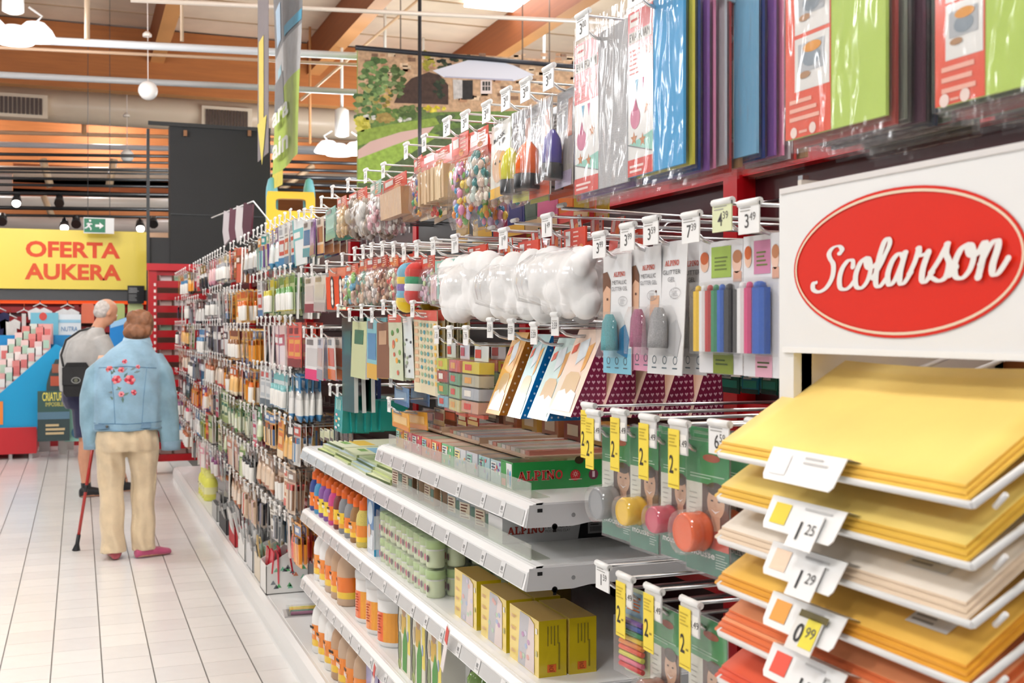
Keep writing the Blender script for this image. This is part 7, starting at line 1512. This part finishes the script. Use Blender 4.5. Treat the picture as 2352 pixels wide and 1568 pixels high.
# ---- man with shoulder bag --------------------------------------------------------------------------
mp = PZ(222, 1140)
mo = thing('person', 'bald person in grey shirt and navy shorts with a black shoulder bag', 'person', (mp.x, mp.y, 0), 0)
m = MB(); m.loft([ringz(-.1, 0, .85, .13, .12), ringz(-.12, 0, 1.0, .14, .12), ringz(-.1, .02, 1.2, .15, .13), ringz(-.07, .03, 1.38, .13, .12), ringz(-.02, .04, 1.46, .08, .08)], '#ffffff', 'skin')
hc2 = (.085, .06, 1.625); hf2 = (.85, .35, -.42)
limb(m, [(-.03, .04, 1.4), (.03, .05, 1.52), (.06, .055, 1.58)], [.06, .055, .055]); fw2, sd2, up2 = head(m, hc2, hf2, 1.04)
limb(m, [(-.1, 0, .92), (-.09, -.03, .5), (-.1, -.02, .34), (-.085, -.01, .08)], [.085, .058, .056, .036]); limb(m, [(-.06, .12, .92), (.1, .2, .5), (.16, .2, .3), (.24, .2, .08)], [.085, .058, .056, .036])
limb(m, [(.05, -.06, 1.4), (.09, -.08, 1.16), (.26, .08, 1.14)], [.052, .042, .03]); hand(m, (.26, .08, 1.14), (.8, .5, .1), (-.1, 0, 1), 1)
limb(m, [(-.03, .16, 1.4), (.06, .26, 1.16), (.28, .24, 1.16)], [.052, .042, .03]); hand(m, (.28, .24, 1.16), (.8, .2, .1), (-.1, 0, 1), -1)
foot(m, -.09, -.01, 1.35); foot(m, .22, .2, 1.4)
obj('body', remesh(m, .011, 3, 'body', lambda v: '#d39a7c' if v.z < 1.69 else '#d9a88e', 'skin'), mo); face_parts(mo, hc2, fw2, sd2, up2)
m = MB(); c = Vector(hc2)
R = []
for o_, r_ in (((-.035, 0, .012), (.085, .08, .086)), ((-.05, 0, -.03), (.06, .078, .05))):
    E_ = []
    for j in range(13):
        t = PI * min(max(j / 12, .01), .99); E_.append([c + fw2 * (o_[0] + r_[0] * math.sin(t) * math.cos(2 * PI * i / 12)) + sd2 * (o_[1] + r_[1] * math.sin(t) * math.sin(2 * PI * i / 12)) + up2 * (o_[2] - r_[2] * math.cos(t)) for i in range(12)])
    m.loft(E_, '#ffffff', 'hair')
obj('hair', remesh(m, .009, 2, 'hair', '#c9c2bd', 'hair'), mo)
m = MB(); m.loft([ringz(-.125, 0, .93, .18, .15), ringz(-.125, 0, 1.0, .185, .155), ringz(-.115, 0, 1.15, .198, .165), ringz(-.105, .01, 1.28, .2, .17), ringz(-.08, .02, 1.38, .17, .16), ringz(-.04, .03, 1.45, .11, .11), ringz(-.01, .04, 1.49, .07, .075)], '#ffffff', 'cloth')
limb(m, [(.02, -.05, 1.39), (.075, -.08, 1.28), (.1, -.09, 1.17)], [.09, .082, .074], 14); limb(m, [(-.03, .14, 1.38), (.04, .22, 1.22)], [.085, .075], 14)
obj('shirt', remesh(m, .012, 3, 'shirt', '#bdbcba', 'cloth'), mo)
m = MB(); m.loft([ringz(-.12, 0, .97, .17, .14), ringz(-.11, .02, .85, .18, .16), ringz(-.09, .03, .78, .17, .15)], '#ffffff', 'cloth')
limb(m, [(-.1, -.01, .85), (-.1, -.02, .68), (-.09, -.03, .53)], [.11, .1, .095], 14); limb(m, [(-.06, .12, .85), (.03, .16, .68), (.09, .2, .53)], [.11, .1, .095], 14)
obj('shorts', remesh(m, .012, 2, 'shorts', '#2a2b4c', 'cloth'), mo)
for x, y, a in ((-.09, -.01, 1.35), (.22, .2, 1.4)):
    m = MB(); foot(m, x, y, a, .28, .05, .085); s_ = obj('shoe', remesh(m, .009, 2, 'shoe', '#232326', 'plastic'), mo); obj('sock', MB().tube([(x + .005, y, .07), (x, y, .13)], .042, '#232326', 'cloth', n=12), mo)
bg = thing('shoulder_bag', 'black shoulder bag with a round grey emblem on the bald person', 'bag', (mp.x, mp.y, 0))
m = MB(); m.loft([[(-.165 + x * sx, -.235 + y * .07, z) for x, y in ((-.9, 0), (-.85, -.8), (.85, -.8), (.9, 0), (.85, .8), (-.85, .8))] for z, sx in ((.9, .1), (.93, .125), (1.08, .13), (1.15, .12), (1.19, .09))], '#232325', 'cloth', smooth=False); obj('bag_body', m, bg)
obj('flap', MB().box(-.28, -.05, -.3, -.285, 1.0, 1.15, '#2b2b2d', 'cloth'), bg)
m = MB(); m.M = Matrix.Translation((-.17, -.304, 1.04)); m.ring(0, 0, .038, .028, .008, 0, '#b9b9b4', 'metal', 20); m.disc(0, 0, .016, .016, -.001, '#8a8c7c', 'metal', 14); obj('emblem', m, bg)
m = MB(); m.tube([(-.27, -.26, 1.16), (-.29, -.14, 1.25), (-.25, -.12, 1.38), (-.14, -.09, 1.46), (-.02, .0, 1.49)], .01, '#242426', 'cloth', n=6); obj('strap', m, bg)
